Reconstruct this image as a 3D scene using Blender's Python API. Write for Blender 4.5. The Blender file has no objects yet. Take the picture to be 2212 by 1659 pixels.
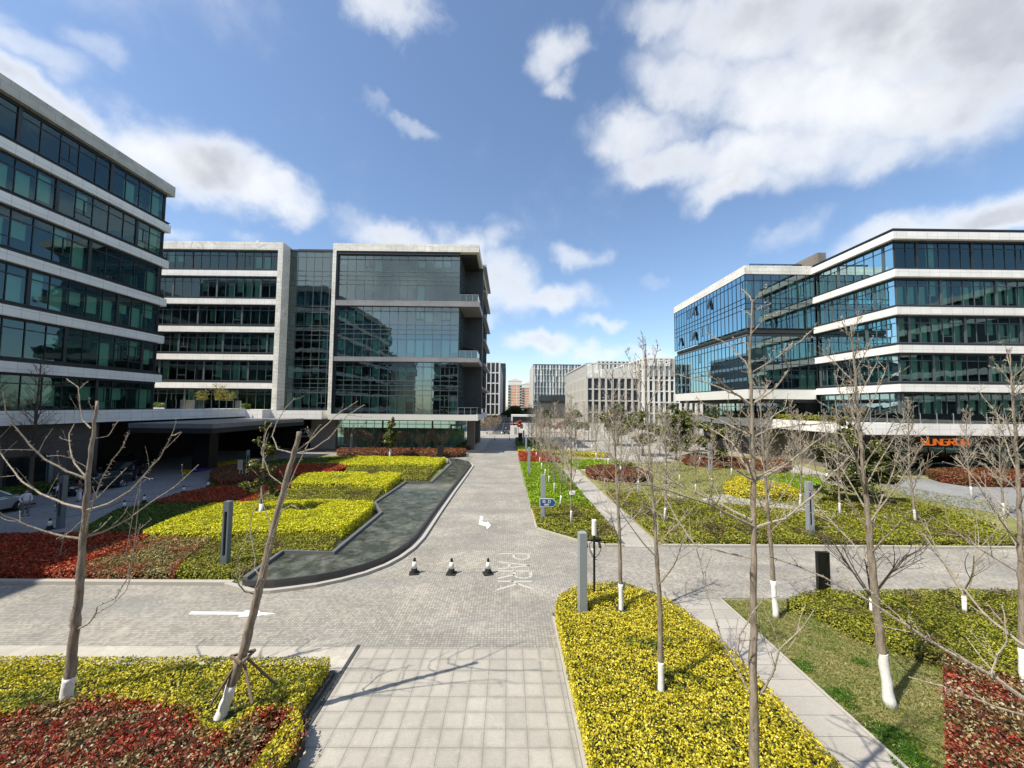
import bpy, bmesh, math, random
import numpy as np
from mathutils import Vector, Matrix

random.seed(7)
RNG = np.random.default_rng(7)
scene = bpy.context.scene
COL = scene.collection

# ------------------------------------------------------------------ camera
# the camera stands 7.6 m above the road, the road runs along +Y
EYE = Vector((0.0, 0.0, 7.6))
FOC = 831.0                      # focal length in units of a 2212 px wide frame
_y = Vector((-7.0, -47.5, -FOC)).normalized()
_z = Vector((0.009, 1.0, -(0.009 * 7.0 + 47.5) / FOC)).normalized()
_x = _y.cross(_z).normalized()
R_WC = Matrix((( _x.x, _y.x, _z.x), (_x.y, _y.y, _z.y), (_x.z, _y.z, _z.z)))
R_CW = R_WC.transposed()
cam_data = bpy.data.cameras.new("camera")
cam_data.sensor_width = 36.0
cam_data.lens = 36.0 * FOC / 2212.0
cam_data.clip_start = 0.1
cam_data.clip_end = 6000.0
cam = bpy.data.objects.new("camera", cam_data)
COL.objects.link(cam)
cam.matrix_world = Matrix.Translation(EYE) @ R_CW.to_4x4()
scene.camera = cam

def ray(u, v):
    return R_CW @ Vector((u - 1106.0, -(v - 829.5), -FOC))
def G(u, v, z=0.0):
    """survey: point at height z seen at (u, v)"""
    d = ray(u, v); t = (z - EYE.z) / d.z
    p = EYE + d * t
    return (p.x, p.y)
def P(u, v, Y):
    """survey: point at distance Y seen at (u, v)"""
    d = ray(u, v); t = Y / d.y
    p = EYE + d * t
    return Vector((p.x, p.y, p.z))
def GP(lst, z=0.0):
    return [G(u, v, z) for u, v in lst]

# ------------------------------------------------------------------ light
SUN_EL = math.radians(55.0)
SUN_AZ = math.radians(30.0)      # light travels towards (cos, sin)
scene.view_settings.view_transform = 'Standard'
scene.view_settings.look = 'None'
scene.view_settings.gamma = 1.0
scene.view_settings.exposure = 0.40
sun_data = bpy.data.lights.new("sun", 'SUN')
sun_data.energy = 5.0
sun_data.angle = math.radians(0.53)
sun_data.color = (1.0, 0.93, 0.80)
sun = bpy.data.objects.new("sun", sun_data)
COL.objects.link(sun)
_ld = Vector((math.cos(SUN_AZ) * math.cos(SUN_EL), math.sin(SUN_AZ) * math.cos(SUN_EL), -math.sin(SUN_EL)))
sun.rotation_euler = _ld.to_track_quat('-Z', 'Y').to_euler()
sun.location = (-40, -30, 80)

# ------------------------------------------------------------------ node helpers
class NT:
    def __init__(s, tree):
        s.t = tree; s.n = tree.nodes; s.l = tree.links
        s.n.clear()
    def node(s, typ, **kw):
        n = s.n.new(typ)
        for k, v in kw.items():
            if k.startswith('i_'):
                key = k[2:]
                key = int(key) if key.isdigit() else key
                s.set(n.inputs[key], v)
            else:
                setattr(n, k, v)
        return n
    def set(s, sock, v):
        if isinstance(v, bpy.types.NodeSocket):
            s.l.new(v, sock)
        else:
            sock.default_value = v
    def math(s, op, a, b=None, c=None, clamp=False):
        n = s.n.new('ShaderNodeMath'); n.operation = op; n.use_clamp = clamp
        s.set(n.inputs[0], a)
        if b is not None: s.set(n.inputs[1], b)
        if c is not None: s.set(n.inputs[2], c)
        return n.outputs[0]
    def vmath(s, op, a, b=None, out=0):
        n = s.n.new('ShaderNodeVectorMath'); n.operation = op
        s.set(n.inputs[0], a)
        if b is not None: s.set(n.inputs[1], b)
        return n.outputs[out]
    def noise(s, vec, scale, detail=4, rough=0.5, dist=0.0):
        n = s.n.new('ShaderNodeTexNoise')
        if vec is not None: s.l.new(vec, n.inputs['Vector'])
        n.inputs['Scale'].default_value = scale; n.inputs['Detail'].default_value = detail
        n.inputs['Roughness'].default_value = rough; n.inputs['Distortion'].default_value = dist
        return n.outputs['Fac']
    def ramp(s, fac, stops, interp='LINEAR'):
        n = s.n.new('ShaderNodeValToRGB'); cr = n.color_ramp; cr.interpolation = interp
        while len(cr.elements) > 1: cr.elements.remove(cr.elements[-1])
        cr.elements[0].position = stops[0][0]; cr.elements[0].color = rgba(stops[0][1])
        for p, c in stops[1:]:
            e = cr.elements.new(p); e.color = rgba(c)
        s.set(n.inputs[0], fac)
        return n.outputs[0]
    def mix(s, fac, a, b, mode='MIX'):
        n = s.n.new('ShaderNodeMix'); n.data_type = 'RGBA'; n.blend_type = mode
        s.set(n.inputs[0], fac)
        s.set(n.inputs[6], rgba(a) if not isinstance(a, bpy.types.NodeSocket) else a)
        s.set(n.inputs[7], rgba(b) if not isinstance(b, bpy.types.NodeSocket) else b)
        return n.outputs[2]
    def maprange(s, v, a, b, c=0.0, d=1.0, smooth=False):
        n = s.n.new('ShaderNodeMapRange')
        if smooth: n.interpolation_type = 'SMOOTHSTEP'
        s.set(n.inputs[0], v)
        for i, q in enumerate((a, b, c, d)): n.inputs[i + 1].default_value = q
        return n.outputs[0]

def rgba(c):
    if isinstance(c, (int, float)): return (c, c, c, 1.0)
    if len(c) == 3: return (c[0], c[1], c[2], 1.0)
    return tuple(c)

# ------------------------------------------------------------------ world: sky with clouds
world = bpy.data.worlds.new("World")
scene.world = world
world.use_nodes = True
W = NT(world.node_tree)
sky = W.node('ShaderNodeTexSky')
sky.sky_type = 'NISHITA'; sky.sun_disc = False
sky.sun_elevation = SUN_EL
sun_from = -_ld
sky.sun_rotation = math.atan2(sun_from.x, sun_from.y)
sky.air_density = 1.0; sky.dust_density = 0.6; sky.ozone_density = 2.0; sky.altitude = 10
tc = W.node('ShaderNodeTexCoord')
dirv = tc.outputs['Generated']
sepd = W.node('ShaderNodeSeparateXYZ'); W.l.new(dirv, sepd.inputs[0])
# soft noise used to break up the cloud edges
nz = W.n.new('ShaderNodeTexNoise'); W.l.new(dirv, nz.inputs['Vector'])
nz.inputs['Scale'].default_value = 7.0; nz.inputs['Detail'].default_value = 8; nz.inputs['Roughness'].default_value = 0.55
warp = W.vmath('MULTIPLY', W.vmath('SUBTRACT', nz.outputs['Color'], (0.5, 0.5, 0.5)), (0.20, 0.20, 0.14))
dwarp = W.vmath('ADD', dirv, warp)
CLOUDS = [  # u, v, half width, half height, tilt in degrees, weight
    (-60, 165, 160, 70, 20, 1.0), (140, 250, 150, 60, 25, 1.0), (300, 335, 150, 85, 12, 1.0), (430, 360, 180, 95, 12, 1.05), (580, 410, 150, 62, 18, 1.0),
    (60, 120, 150, 60, 20, .60), (210, 110, 90, 60, 30, .55), (-10, 60, 90, 40, 0, .5),
    (850, 30, 115, 75, 20, .95), (880, 70, 60, 55, 0, .75),
    (1205, 120, 95, 75, -10, .92), (1215, 190, 60, 45, 0, .75),
    (1430, 30, 170, 70, -5, .85), (1620, 60, 300, 120, 0, 1.0), (1880, 60, 330, 150, 0, 1.1), (2150, 60, 330, 170, 0, 1.1), (1500, 170, 190, 90, 10, .95),
    (1750, 210, 350, 130, 5, 1.1), (2020, 200, 260, 120, -10, 1.05), (1370, 270, 170, 75, -10, .95), (1440, 340, 160, 75, 0, 1.0), (1640, 330, 280, 95, -8, 1.05), (1600, 400, 170, 60, -8, 1.0), (1880, 330, 180, 70, -20, .8),
    (2180, 440, 230, 75, -12, 1.0), (1960, 500, 170, 55, -12, .9), (1840, 550, 90, 45, 0, .85), (1690, 510, 90, 50, -30, .55),
    (860, 510, 150, 55, 8, .95), (980, 540, 130, 75, 10, 1.05), (1080, 530, 70, 70, 0, .7), (1080, 620, 120, 90, 10, .95), (1190, 640, 150, 50, 3, 1.0), (1050, 690, 70, 45, 0, .65),
    (880, 275, 90, 26, 22, .6), (810, 235, 50, 24, 40, .5), (1240, 550, 85, 34, 14, .72), (1315, 702, 75, 22, 0, .78), (1170, 745, 110, 30, 0, .85), (1290, 762, 110, 26, 0, .8), (1420, 768, 110, 22, 0, .7),
    (520, 490, 60, 25, 0, .5), (1420, 605, 60, 24, 0, .45), (760, 470, 60, 40, 30, .5), (1070, 470, 50, 24, 0, .4), (380, 515, 60, 30, 0, .6),
    # clouds behind and beside the viewer, seen only in the window glass
]
acc = None
def blob(center, ex, ey, su, sv, wt):
    global acc
    ez = ex.cross(ey)
    M = Matrix(((ex.x, ey.x, ez.x), (ex.y, ey.y, ez.y), (ex.z, ey.z, ez.z)))
    mp = W.node('ShaderNodeMapping', vector_type='TEXTURE')
    W.l.new(dwarp, mp.inputs['Vector'])
    mp.inputs['Location'].default_value = center
    mp.inputs['Rotation'].default_value = M.to_euler()
    mp.inputs['Scale'].default_value = (su, sv, max(su, sv) * 1.5)
    ln = W.vmath('LENGTH', mp.outputs[0], out=1)
    f = W.maprange(ln, 0.15, 1.25, wt, 0.0, smooth=True)
    acc = f if acc is None else W.math('SMOOTH_MAX', acc, f, 0.15)
for (u, v, ru, rv, ang, wt) in CLOUDS:
    c = ray(u, v); L = c.length; c = c / L
    a = math.radians(-ang)
    ex = (R_CW @ Vector((math.cos(a), math.sin(a), 0)))
    ex = (ex - c * ex.dot(c)).normalized(); ey = c.cross(ex).normalized()
    blob(c, ex, ey, ru / L, rv / L, wt)
for (az, el, su, sv, wt) in ((196, 17, .55, .17, 1.15), (208, 30, .4, .12, .8), (150, 35, .5, .2, 1), (200, 50, .45, .25, 1), (245, 30, .4, .16, 1), (110, 28, .35, .15, 1), (290, 45, .5, .2, 1), (180, 18, .4, .1, .9), (75, 55, .3, .15, .8), (225, 14, .35, .08, .8)):
    azr, elr = math.radians(az), math.radians(el)
    c = Vector((math.sin(azr) * math.cos(elr), math.cos(azr) * math.cos(elr), math.sin(elr)))
    ex = Vector((math.cos(azr), -math.sin(azr), 0)); ey = c.cross(ex).normalized()
    blob(c, ex, ey, su, sv, wt)
n2 = W.noise(dirv, 5.0, 10, 0.6, 0.2)
n3 = W.noise(dirv, 22.0, 6, 0.6)
dens = W.math('ADD', acc, W.math('MULTIPLY', W.math('SUBTRACT', n2, 0.5), 0.80))
dens = W.math('ADD', dens, W.math('MULTIPLY', W.math('SUBTRACT', n3, 0.5), 0.28))
calpha = W.maprange(dens, 0.16, 1.20, 0.0, 0.97, smooth=True)
n4 = W.noise(dirv, 4.5, 5, 0.55)
shade = W.math('MULTIPLY', W.maprange(dens, 0.75, 1.25, 0, 1, smooth=True), W.maprange(n4, 0.34, 0.60, 0.0, 1.0, smooth=True))
ccol = W.mix(shade, (6.6, 6.75, 6.95), (3.7, 3.9, 4.35))
skyc = W.mix(0.0, sky.outputs[0], (1, 1, 1))
hsv = W.node('ShaderNodeHueSaturation'); W.l.new(sky.outputs[0], hsv.inputs['Color'])
hsv.inputs['Saturation'].default_value = 1.02; hsv.inputs['Value'].default_value = 1.30
fin = W.mix(calpha, hsv.outputs[0], ccol)
bg = W.node('ShaderNodeBackground'); W.l.new(fin, bg.inputs[0]); bg.inputs[1].default_value = 0.115
wo = W.node('ShaderNodeOutputWorld'); W.l.new(bg.outputs[0], wo.inputs[0])

# ------------------------------------------------------------------ materials
MATS = {}
def newmat(name):
    m = bpy.data.materials.new(name); m.use_nodes = True
    n = NT(m.node_tree)
    MATS[name] = m
    return m, n
def finish(n, shader):
    o = n.node('ShaderNodeOutputMaterial'); n.l.new(shader, o.inputs[0])
def princ(n, col, rough=0.6, metal=0.0, normal=None, **kw):
    p = n.node('ShaderNodeBsdfPrincipled')
    n.set(p.inputs['Base Color'], rgba(col) if not isinstance(col, bpy.types.NodeSocket) else col)
    n.set(p.inputs['Roughness'], rough); p.inputs['Metallic'].default_value = metal
    if normal is not None: n.l.new(normal, p.inputs['Normal'])
    for k, v in kw.items(): n.set(p.inputs[k.replace('_', ' ')], v)
    return p.outputs[0]
def bump(n, h, strength=0.3, dist=0.02):
    b = n.node('ShaderNodeBump'); b.inputs['Strength'].default_value = strength; b.inputs['Distance'].default_value = dist
    n.l.new(h, b.inputs['Height']); return b.outputs[0]
def pos(n):
    return n.node('ShaderNodeNewGeometry').outputs['Position']
def wallcoord(n):
    """horizontal run and height, for axis-aligned walls"""
    s = n.node('ShaderNodeSeparateXYZ'); n.l.new(pos(n), s.inputs[0])
    c = n.node('ShaderNodeCombineXYZ')
    n.l.new(n.math('ADD', s.outputs[0], s.outputs[1]), c.inputs[0]); n.l.new(s.outputs[2], c.inputs[1])
    return c.outputs[0]

def simple(name, col, rough=0.6, metal=0.0, var=0.12, scale=6.0, bmp=0.0, **kw):
    m, n = newmat(name)
    p = pos(n)
    f = n.noise(p, scale, 5, 0.6)
    c = n.mix(f, tuple(x * (1 - var) for x in col), tuple(min(1, x * (1 + var)) for x in col))
    nm = bump(n, f, bmp, 0.01) if bmp else None
    finish(n, princ(n, c, rough, metal, nm, **kw)); return m

def brickmat(name, base, w, h, mortar, mcol, off=0.5, vary=0.1, rough=0.8, wall=False, stain=None, rot=0.0, bmp=0.15, bigvar=0.18, streak=False):
    m, n = newmat(name)
    vec = wallcoord(n) if wall else pos(n)
    if rot:
        mp = n.node('ShaderNodeMapping'); n.l.new(vec, mp.inputs[0]); mp.inputs['Rotation'].default_value = (0, 0, rot); vec = mp.outputs[0]
    b = n.node('ShaderNodeTexBrick'); n.l.new(vec, b.inputs['Vector'])
    b.offset = off; b.squash = 1.0
    b.inputs['Scale'].default_value = 1.0
    b.inputs['Brick Width'].default_value = w; b.inputs['Row Height'].default_value = h
    b.inputs['Mortar Size'].default_value = mortar; b.inputs['Mortar Smooth'].default_value = 0.3
    b.inputs['Bias'].default_value = 0.0
    b.inputs['Color1'].default_value = rgba(tuple(x * (1 - vary) for x in base))
    b.inputs['Color2'].default_value = rgba(tuple(min(1, x * (1 + vary)) for x in base))
    b.inputs['Mortar'].default_value = rgba(mcol)
    p = pos(n)
    big = n.noise(p, 0.35, 5, 0.6)
    col = n.mix(1.0, b.outputs['Color'], n.ramp(big, [(0.3, 1 - bigvar), (0.7, 1 + bigvar * .6)]), 'MULTIPLY')
    fine = n.noise(p, 28.0, 3, 0.7)
    col = n.mix(1.0, col, n.ramp(fine, [(0.25, 0.84), (0.75, 1.12)]), 'MULTIPLY')
    if name == 'block_paving':     # darker, rubber-worn sweeps where vehicles run and turn
        mw = n.node('ShaderNodeMapping'); n.l.new(p, mw.inputs[0]); mw.inputs['Scale'].default_value = (.10, .42, 1)
        wv = n.noise(mw.outputs[0], 1.3, 3, .55, 1.2)
        col = n.mix(n.maprange(wv, .48, .66, 0, .42), col, (0.17, .165, .16))
        pt = n.node('ShaderNodeTexVoronoi'); n.l.new(p, pt.inputs['Vector']); pt.inputs['Scale'].default_value = 9.5; pt.inputs['Randomness'].default_value = .9
        col = n.mix(n.maprange(pt.outputs['Distance'], .06, .10, .35, 0), col, (0.55, .52, .46))
    if name == 'slab_paving':      # dirt gathered towards the joints of each slab
        b2 = n.node('ShaderNodeTexBrick'); n.l.new(vec, b2.inputs['Vector']); b2.offset = off; b2.inputs['Scale'].default_value = 1.0
        b2.inputs['Brick Width'].default_value = w; b2.inputs['Row Height'].default_value = h; b2.inputs['Mortar Size'].default_value = .12; b2.inputs['Mortar Smooth'].default_value = 1.0
        dn = n.noise(p, 3.0, 4, .6)
        col = n.mix(n.math('MULTIPLY', b2.outputs['Fac'], n.maprange(dn, .3, .7, .10, .65)), col, (0.20, .19, .165))
    if streak:
        mp = n.node('ShaderNodeMapping'); n.l.new(p, mp.inputs[0]); mp.inputs['Scale'].default_value = streak
        st = n.noise(mp.outputs[0], 1.0, 4, 0.6)
        col = n.mix(n.maprange(st, .52, .7, 0, .5), col, (0.19, 0.2, 0.2))
    if stain:
        s1 = n.noise(p, stain[0], 6, 0.7, 0.6)
        col = n.mix(n.maprange(s1, stain[1], stain[1] + 0.16, 0, stain[2]), col, stain[3])
    nm = bump(n, b.outputs['Fac'], -bmp, 0.01) if bmp else None
    finish(n, princ(n, col, rough, 0, nm)); return m

brickmat('block_paving', (0.335, 0.312, 0.268), 0.105, 0.105, 0.007, (0.12, 0.112, 0.10), off=0.0, vary=0.22, stain=(0.5, .56, .55, (0.47, .435, .365)), bigvar=.24, streak=(0.10, .55, 1))
brickmat('drive_paving', (0.25, 0.255, 0.26), 0.2, 0.1, 0.006, (0.16, .16, .16), vary=0.15)
brickmat('slab_paving', (0.37, 0.348, 0.302), 0.5, 0.5, 0.007, (0.13, 0.12, 0.105), off=0.0, vary=0.08, stain=(2.2, .56, .45, (0.48, .45, .40)), bigvar=.15)
brickmat('border_paving', (0.43, 0.40, 0.34), 0.5, 0.5, 0.005, (0.20, 0.185, 0.16), off=0.0, vary=0.09, stain=(1.1, .54, .7, (0.53, .50, .43)), bigvar=.12)
brickmat('path_paving', (0.38, 0.355, 0.315), 1.7, 0.62, 0.012, (0.2, .19, .17), off=0.0, vary=0.1, stain=(.8, .55, .4, (0.25, .245, .235)))
brickmat('plaza_paving', (0.31, 0.29, 0.25), 0.6, 0.6, 0.01, (0.33, .31, .28), off=0.0, vary=0.12)
brickmat('pale_stone', (0.84, 0.82, 0.78), 1.2, 0.6, 0.012, (0.40, .38, .35), off=0.0, vary=0.04, wall=True, stain=(.8, .60, .35, (0.42, .40, .37)), bmp=.1, bigvar=.1, rough=.7)
brickmat('weathered_stone', (0.52, 0.50, 0.45), 1.2, 0.6, 0.014, (0.27, .26, .24), off=0.5, vary=0.06, wall=True, stain=(.55, .50, .6, (0.30, .285, .25)), bmp=.1, rough=.8)
brickmat('roof_stone', (0.76, 0.735, 0.67), 1.2, 0.6, 0.014, (0.30, .29, .26), off=0.0, vary=0.06, wall=True, stain=(.7, .52, .6, (0.36, .34, .30)), bmp=.1, rough=.8)
brickmat('grey_panel', (0.27, 0.26, 0.27), 1.45, 3.0, 0.012, (0.12, .12, .12), off=0.0, vary=0.06, wall=True, rough=.5)
brickmat('dark_panel', (0.040, 0.042, 0.048), 1.45, 1.0, 0.02, (0.018, .018, .02), off=0.0, vary=0.1, wall=True, rough=.5)
brickmat('brown_panel', (0.20, 0.175, 0.145), 1.2, 0.7, 0.02, (0.11, .1, .085), off=0.0, vary=0.08, wall=True, rough=.7)
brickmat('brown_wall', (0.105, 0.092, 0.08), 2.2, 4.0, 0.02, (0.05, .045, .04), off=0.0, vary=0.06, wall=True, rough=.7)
brickmat('apartment_wall', (0.60, 0.30, 0.19), 6.0, 2.9, 0.5, (0.62, .56, .48), off=0.0, vary=0.05, wall=True, bmp=0, rough=.9)
simple('kerb_stone', (0.38, 0.36, 0.32), .8, var=.15, scale=3, bmp=.1)
simple('granite', (0.055, 0.056, 0.058), .42, var=.35, scale=3.0)
simple('granite_sunlit', (0.12, 0.125, 0.13), .5, var=.25, scale=3.0)  # granite lightened in colour so the planter edge looks sunlit
simple('dark_metal', (0.032, 0.036, 0.042), .45, .3, var=.1)
simple('pale_frame', (0.11, 0.13, 0.135), .5, .3, var=.1)
simple('black_paint', (0.012, 0.012, 0.013), .45, var=.1)
simple('grey_metal', (0.29, 0.325, 0.36), .45, .1, var=.05)
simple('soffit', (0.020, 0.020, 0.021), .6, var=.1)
simple('canopy_top', (0.20, 0.20, 0.21), .35, .1, var=.3, scale=.6)
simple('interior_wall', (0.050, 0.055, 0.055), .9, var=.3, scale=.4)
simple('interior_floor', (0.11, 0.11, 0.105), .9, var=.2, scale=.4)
simple('blind', (0.58, 0.66, 0.58), .8, var=.08, scale=1.2)
simple('white_paint', (0.78, 0.77, 0.74), .7, var=.05, scale=30)
simple('road_paint', (0.80, 0.80, 0.78), .7, var=.10, scale=9)
simple('inlay_stone', (0.43, 0.41, 0.36), .8, var=.15, scale=12)
simple('white_concrete', (0.66, 0.65, 0.61), .8, var=.08, scale=.6)
simple('beige_concrete', (0.50, 0.48, 0.43), .8, var=.1, scale=.6)
simple('blue_sign', (0.012, 0.085, 0.26), .4, var=.02)
simple('orange_letters', (0.9, 0.24, 0.03), .4, var=.02, Emission_Color=(1.0, .26, .04, 1), Emission_Strength=.30)
simple('slate_metal', (0.13, 0.16, 0.185), .45, .1, var=.06)
simple('dim_letters', (0.30, 0.30, 0.30), .5, var=.02)
simple('rubber', (0.014, 0.014, 0.014), .8, var=.1)
simple('chrome', (0.65, 0.66, 0.68), .15, 1.0, var=.02)
simple('car_black', (0.010, 0.010, 0.013), .12, .0, var=.05, Coat_Weight=1.0)
simple('car_silver', (0.36, 0.38, 0.385), .22, .5, var=.04, Coat_Weight=1.0)
simple('car_glass', (0.012, 0.018, 0.02), .04, 0, var=.05)
simple('headlight', (0.55, 0.58, 0.6), .1, 0, var=.05)
simple('plate_blue', (0.18, 0.42, 0.62), .4, var=.03)
simple('skin', (0.48, 0.30, 0.21), .6, var=.05)
simple('hair', (0.02, 0.016, 0.013), .6, var=.1)
simple('cloth_white', (0.62, 0.63, 0.66), .8, var=.08, scale=20)
simple('cloth_black', (0.016, 0.016, 0.019), .85, var=.1)
simple('cloth_grey', (0.13, 0.135, 0.15), .85, var=.1)
simple('cloth_brown', (0.17, 0.09, 0.055), .85, var=.3, scale=14)
simple('wood_stake', (0.15, 0.11, 0.08), .85, var=.2, scale=14)
simple('tarp', (0.05, 0.17, 0.16), .6, var=.1)
simple('chain_yellow', (0.55, 0.45, 0.25), .6, var=.1)
simple('soil', (0.09, 0.075, 0.055), .95, var=.3, scale=3)
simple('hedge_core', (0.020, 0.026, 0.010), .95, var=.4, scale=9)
simple('roof_grey', (0.20, 0.20, 0.20), .8, var=.15, scale=1)
simple('far_window', (0.05, 0.06, 0.07), .15, 0, var=.3, scale=.3)
simple('far_blue', (0.10, 0.15, 0.18), .15, 0, var=.2, scale=.1)
simple('slat_wall', (0.10, 0.095, 0.09), .7, var=.2, scale=.7)

def barkmat(name, a, b, stretch=(14, 14, 3)):
    m, n = newmat(name)
    mp = n.node('ShaderNodeMapping'); n.l.new(pos(n), mp.inputs[0]); mp.inputs['Scale'].default_value = stretch
    f = n.noise(mp.outputs[0], 1.0, 6, 0.65, 0.4)
    g = n.noise(pos(n), 1.3, 3, 0.5)
    c = n.mix(n.maprange(f, .3, .7), a, b)
    c = n.mix(n.maprange(g, .5, .7, 0, .45), c, (0.16, 0.155, 0.10))
    finish(n, princ(n, c, .9, 0, bump(n, f, 1.0, .04))); return m
barkmat('bark', (0.14, 0.11, 0.082), (0.38, 0.32, 0.25))
barkmat('twig_bark', (0.26, 0.22, 0.17), (0.48, 0.42, 0.335), (20, 20, 20))
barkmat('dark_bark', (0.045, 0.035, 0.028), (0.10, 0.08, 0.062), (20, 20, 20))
barkmat('brown_twigs', (0.20, 0.145, 0.10), (0.34, 0.27, 0.19), (20, 20, 20))
m, n = newmat('whitewash')
f = n.noise(pos(n), 22, 5, .7); g = n.noise(pos(n), 7, 3, .6)
finish(n, princ(n, n.mix(n.maprange(f, .60, .72, 0, .7), (0.80, .80, .79), (0.38, .35, .31)), .85, 0, bump(n, g, .5, .02)))

def leafmat(name, stops, patch=None, pscale=.5, pth=.5, psoft=.12, rough=.5, trans=.25):
    """per-leaf colour; patch = second ramp used in irregular drifts"""
    m, n = newmat(name)
    geo = n.node('ShaderNodeNewGeometry')
    r = geo.outputs['Random Per Island']
    c = n.ramp(r, stops)
    if patch:
        pn = n.noise(geo.outputs['Position'], pscale, 4, .6, .4)
        pn = n.math('ADD', pn, n.math('MULTIPLY', n.math('SUBTRACT', r, .5), .12))
        c = n.mix(n.maprange(pn, pth - psoft / 2, pth + psoft / 2), c, n.ramp(r, patch))
    p = princ(n, c, rough, Specular_IOR_Level=.35)
    t = n.node('ShaderNodeBsdfTranslucent'); n.l.new(c, t.inputs[0])
    mx = n.node('ShaderNodeMixShader'); mx.inputs[0].default_value = trans
    n.l.new(p, mx.inputs[1]); n.l.new(t.outputs[0], mx.inputs[2])
    finish(n, mx.outputs[0]); return m
YG = [(0, (.045, .085, .008)), (.4, (.20, .24, .012)), (.75, (.50, .44, .03)), (1, (.72, .62, .10))]
leafmat('leaf_yellow', [(0, (.04, .07, .006)), (.22, (.30, .25, .012)), (.45, (.58, .50, .02)), (.8, (.74, .64, .04)), (1, (.90, .80, .20))],
        [(0, (.02, .045, .008)), (.6, (.05, .12, .015)), (1, (.35, .33, .03))], 1.3, .64, .1)
leafmat('leaf_yellowgreen', [(0, (.05, .085, .006)), (.2, (.24, .25, .010)), (.5, (.60, .52, .02)), (1, (.78, .66, .07))],
        [(0, (.02, .05, .01)), (.6, (.12, .17, .015)), (1, (.36, .34, .03))], .8, .60, .15)
leafmat('leaf_red', [(0, (.07, .010, .006)), (.4, (.30, .030, .010)), (.7, (.52, .065, .014)), (1, (.68, .15, .04))],
        [(0, (.05, .04, .012)), (.5, (.26, .07, .02)), (1, (.45, .22, .08))], .5, .60, .2)
leafmat('leaf_rust', [(0, (.05, .012, .007)), (.5, (.19, .045, .02)), (.85, (.32, .10, .04)), (1, (.42, .22, .10))], [(0, (.05, .04, .012)), (1, (.30, .20, .08))], .6, .58, .2)
leafmat('leaf_redmix', [(0, (.12, .012, .008)), (.4, (.27, .026, .014)), (.78, (.44, .05, .022)), (.93, (.38, .28, .14)), (1, (.55, .50, .33))],
        [(0, (.04, .035, .012)), (.35, (.17, .055, .02)), (.6, (.22, .16, .05)), (.85, (.38, .32, .15)), (1, (.60, .56, .36))], 1.1, .52, .16)
leafmat('leaf_tan', [(0, (.05, .05, .014)), (.45, (.22, .18, .055)), (.8, (.42, .34, .13)), (1, (.55, .47, .22))],
        [(0, (.10, .02, .01)), (.5, (.28, .05, .02)), (1, (.42, .14, .05))], .45, .53, .12)
leafmat('leaf_lime', [(0, (.17, .19, .004)), (.35, (.50, .50, .008)), (.75, (.76, .73, .012)), (1, (.86, .82, .05))],
        [(0, (.05, .09, .008)), (.6, (.28, .33, .015)), (1, (.6, .56, .03))], .35, .64, .1)
leafmat('leaf_olive', [(0, (.04, .06, .006)), (.45, (.21, .23, .015)), (.8, (.38, .37, .025)), (1, (.52, .48, .06))],
        [(0, (.05, .04, .02)), (.6, (.15, .11, .04)), (1, (.28, .2, .08))], .55, .60, .12)
leafmat('leaf_green', [(0, (.025, .06, .006)), (.5, (.07, .14, .012)), (1, (.17, .25, .03))], [(0, (.04, .06, .01)), (1, (.2, .22, .04))], .6, .55, .12)
leafmat('leaf_bright', [(0, (.05, .11, .004)), (.5, (.20, .36, .006)), (.85, (.38, .54, .01)), (1, (.52, .62, .04))],
        [(0, (.05, .09, .01)), (.6, (.18, .22, .02)), (1, (.35, .38, .05))], .4, .60, .1)
leafmat('leaf_magnolia', [(0, (.016, .028, .008)), (.45, (.055, .075, .014)), (.75, (.15, .17, .03)), (.93, (.34, .33, .09)), (1, (.5, .46, .2))], rough=.35, trans=.15)
leafmat('leaf_far', [(0, (.02, .035, .012)), (.6, (.05, .075, .02)), (1, (.11, .13, .04))], rough=.6)
leafmat('leaf_bamboo', [(0, (.10, .13, .02)), (.5, (.30, .28, .07)), (1, (.5, .42, .14))], rough=.6)
leafmat('petal_yellow', [(0, (.4, .3, .01)), (1, (.85, .65, .02))]); leafmat('petal_purple', [(0, (.05, .03, .16)), (1, (.20, .10, .5))])
leafmat('blossom', [(0, (.3, .1, .1)), (1, (.6, .35, .33))])
leafmat('grass_dry', [(0, (.10, .11, .025)), (.5, (.27, .24, .08)), (1, (.46, .40, .18))], [(0, (.06, .10, .012)), (1, (.22, .27, .04))], .9, .53, .2)
leafmat('grass_green', [(0, (.02, .06, .006)), (.6, (.06, .16, .012)), (1, (.14, .28, .03))])
def groundmat(name, a, b, c2, sc=1.2, th=.5):
    m, n = newmat(name)
    f = n.noise(pos(n), sc, 6, .65, .3); g = n.noise(pos(n), 34, 3, .7)
    c = n.mix(n.maprange(f, th - .12, th + .12), a, b)
    c = n.mix(n.maprange(g, .35, .7, 0, .7), c, c2)
    finish(n, princ(n, c, .95, 0, bump(n, g, .5, .02))); return m
groundmat('lawn_dry', (0.22, 0.205, 0.07), (0.10, 0.13, 0.03), (0.30, 0.27, 0.11), .7, .50)
groundmat('lawn_green', (0.075, 0.11, 0.018), (0.14, 0.15, 0.035), (0.17, 0.18, 0.05), .5)
groundmat('far_ground', (0.16, 0.16, 0.10), (0.24, 0.23, 0.19), (0.2, 0.19, 0.14), .05)
groundmat('asphalt', (0.075, 0.075, 0.078), (0.10, 0.10, 0.102), (0.12, 0.12, 0.12), .3)

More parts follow.
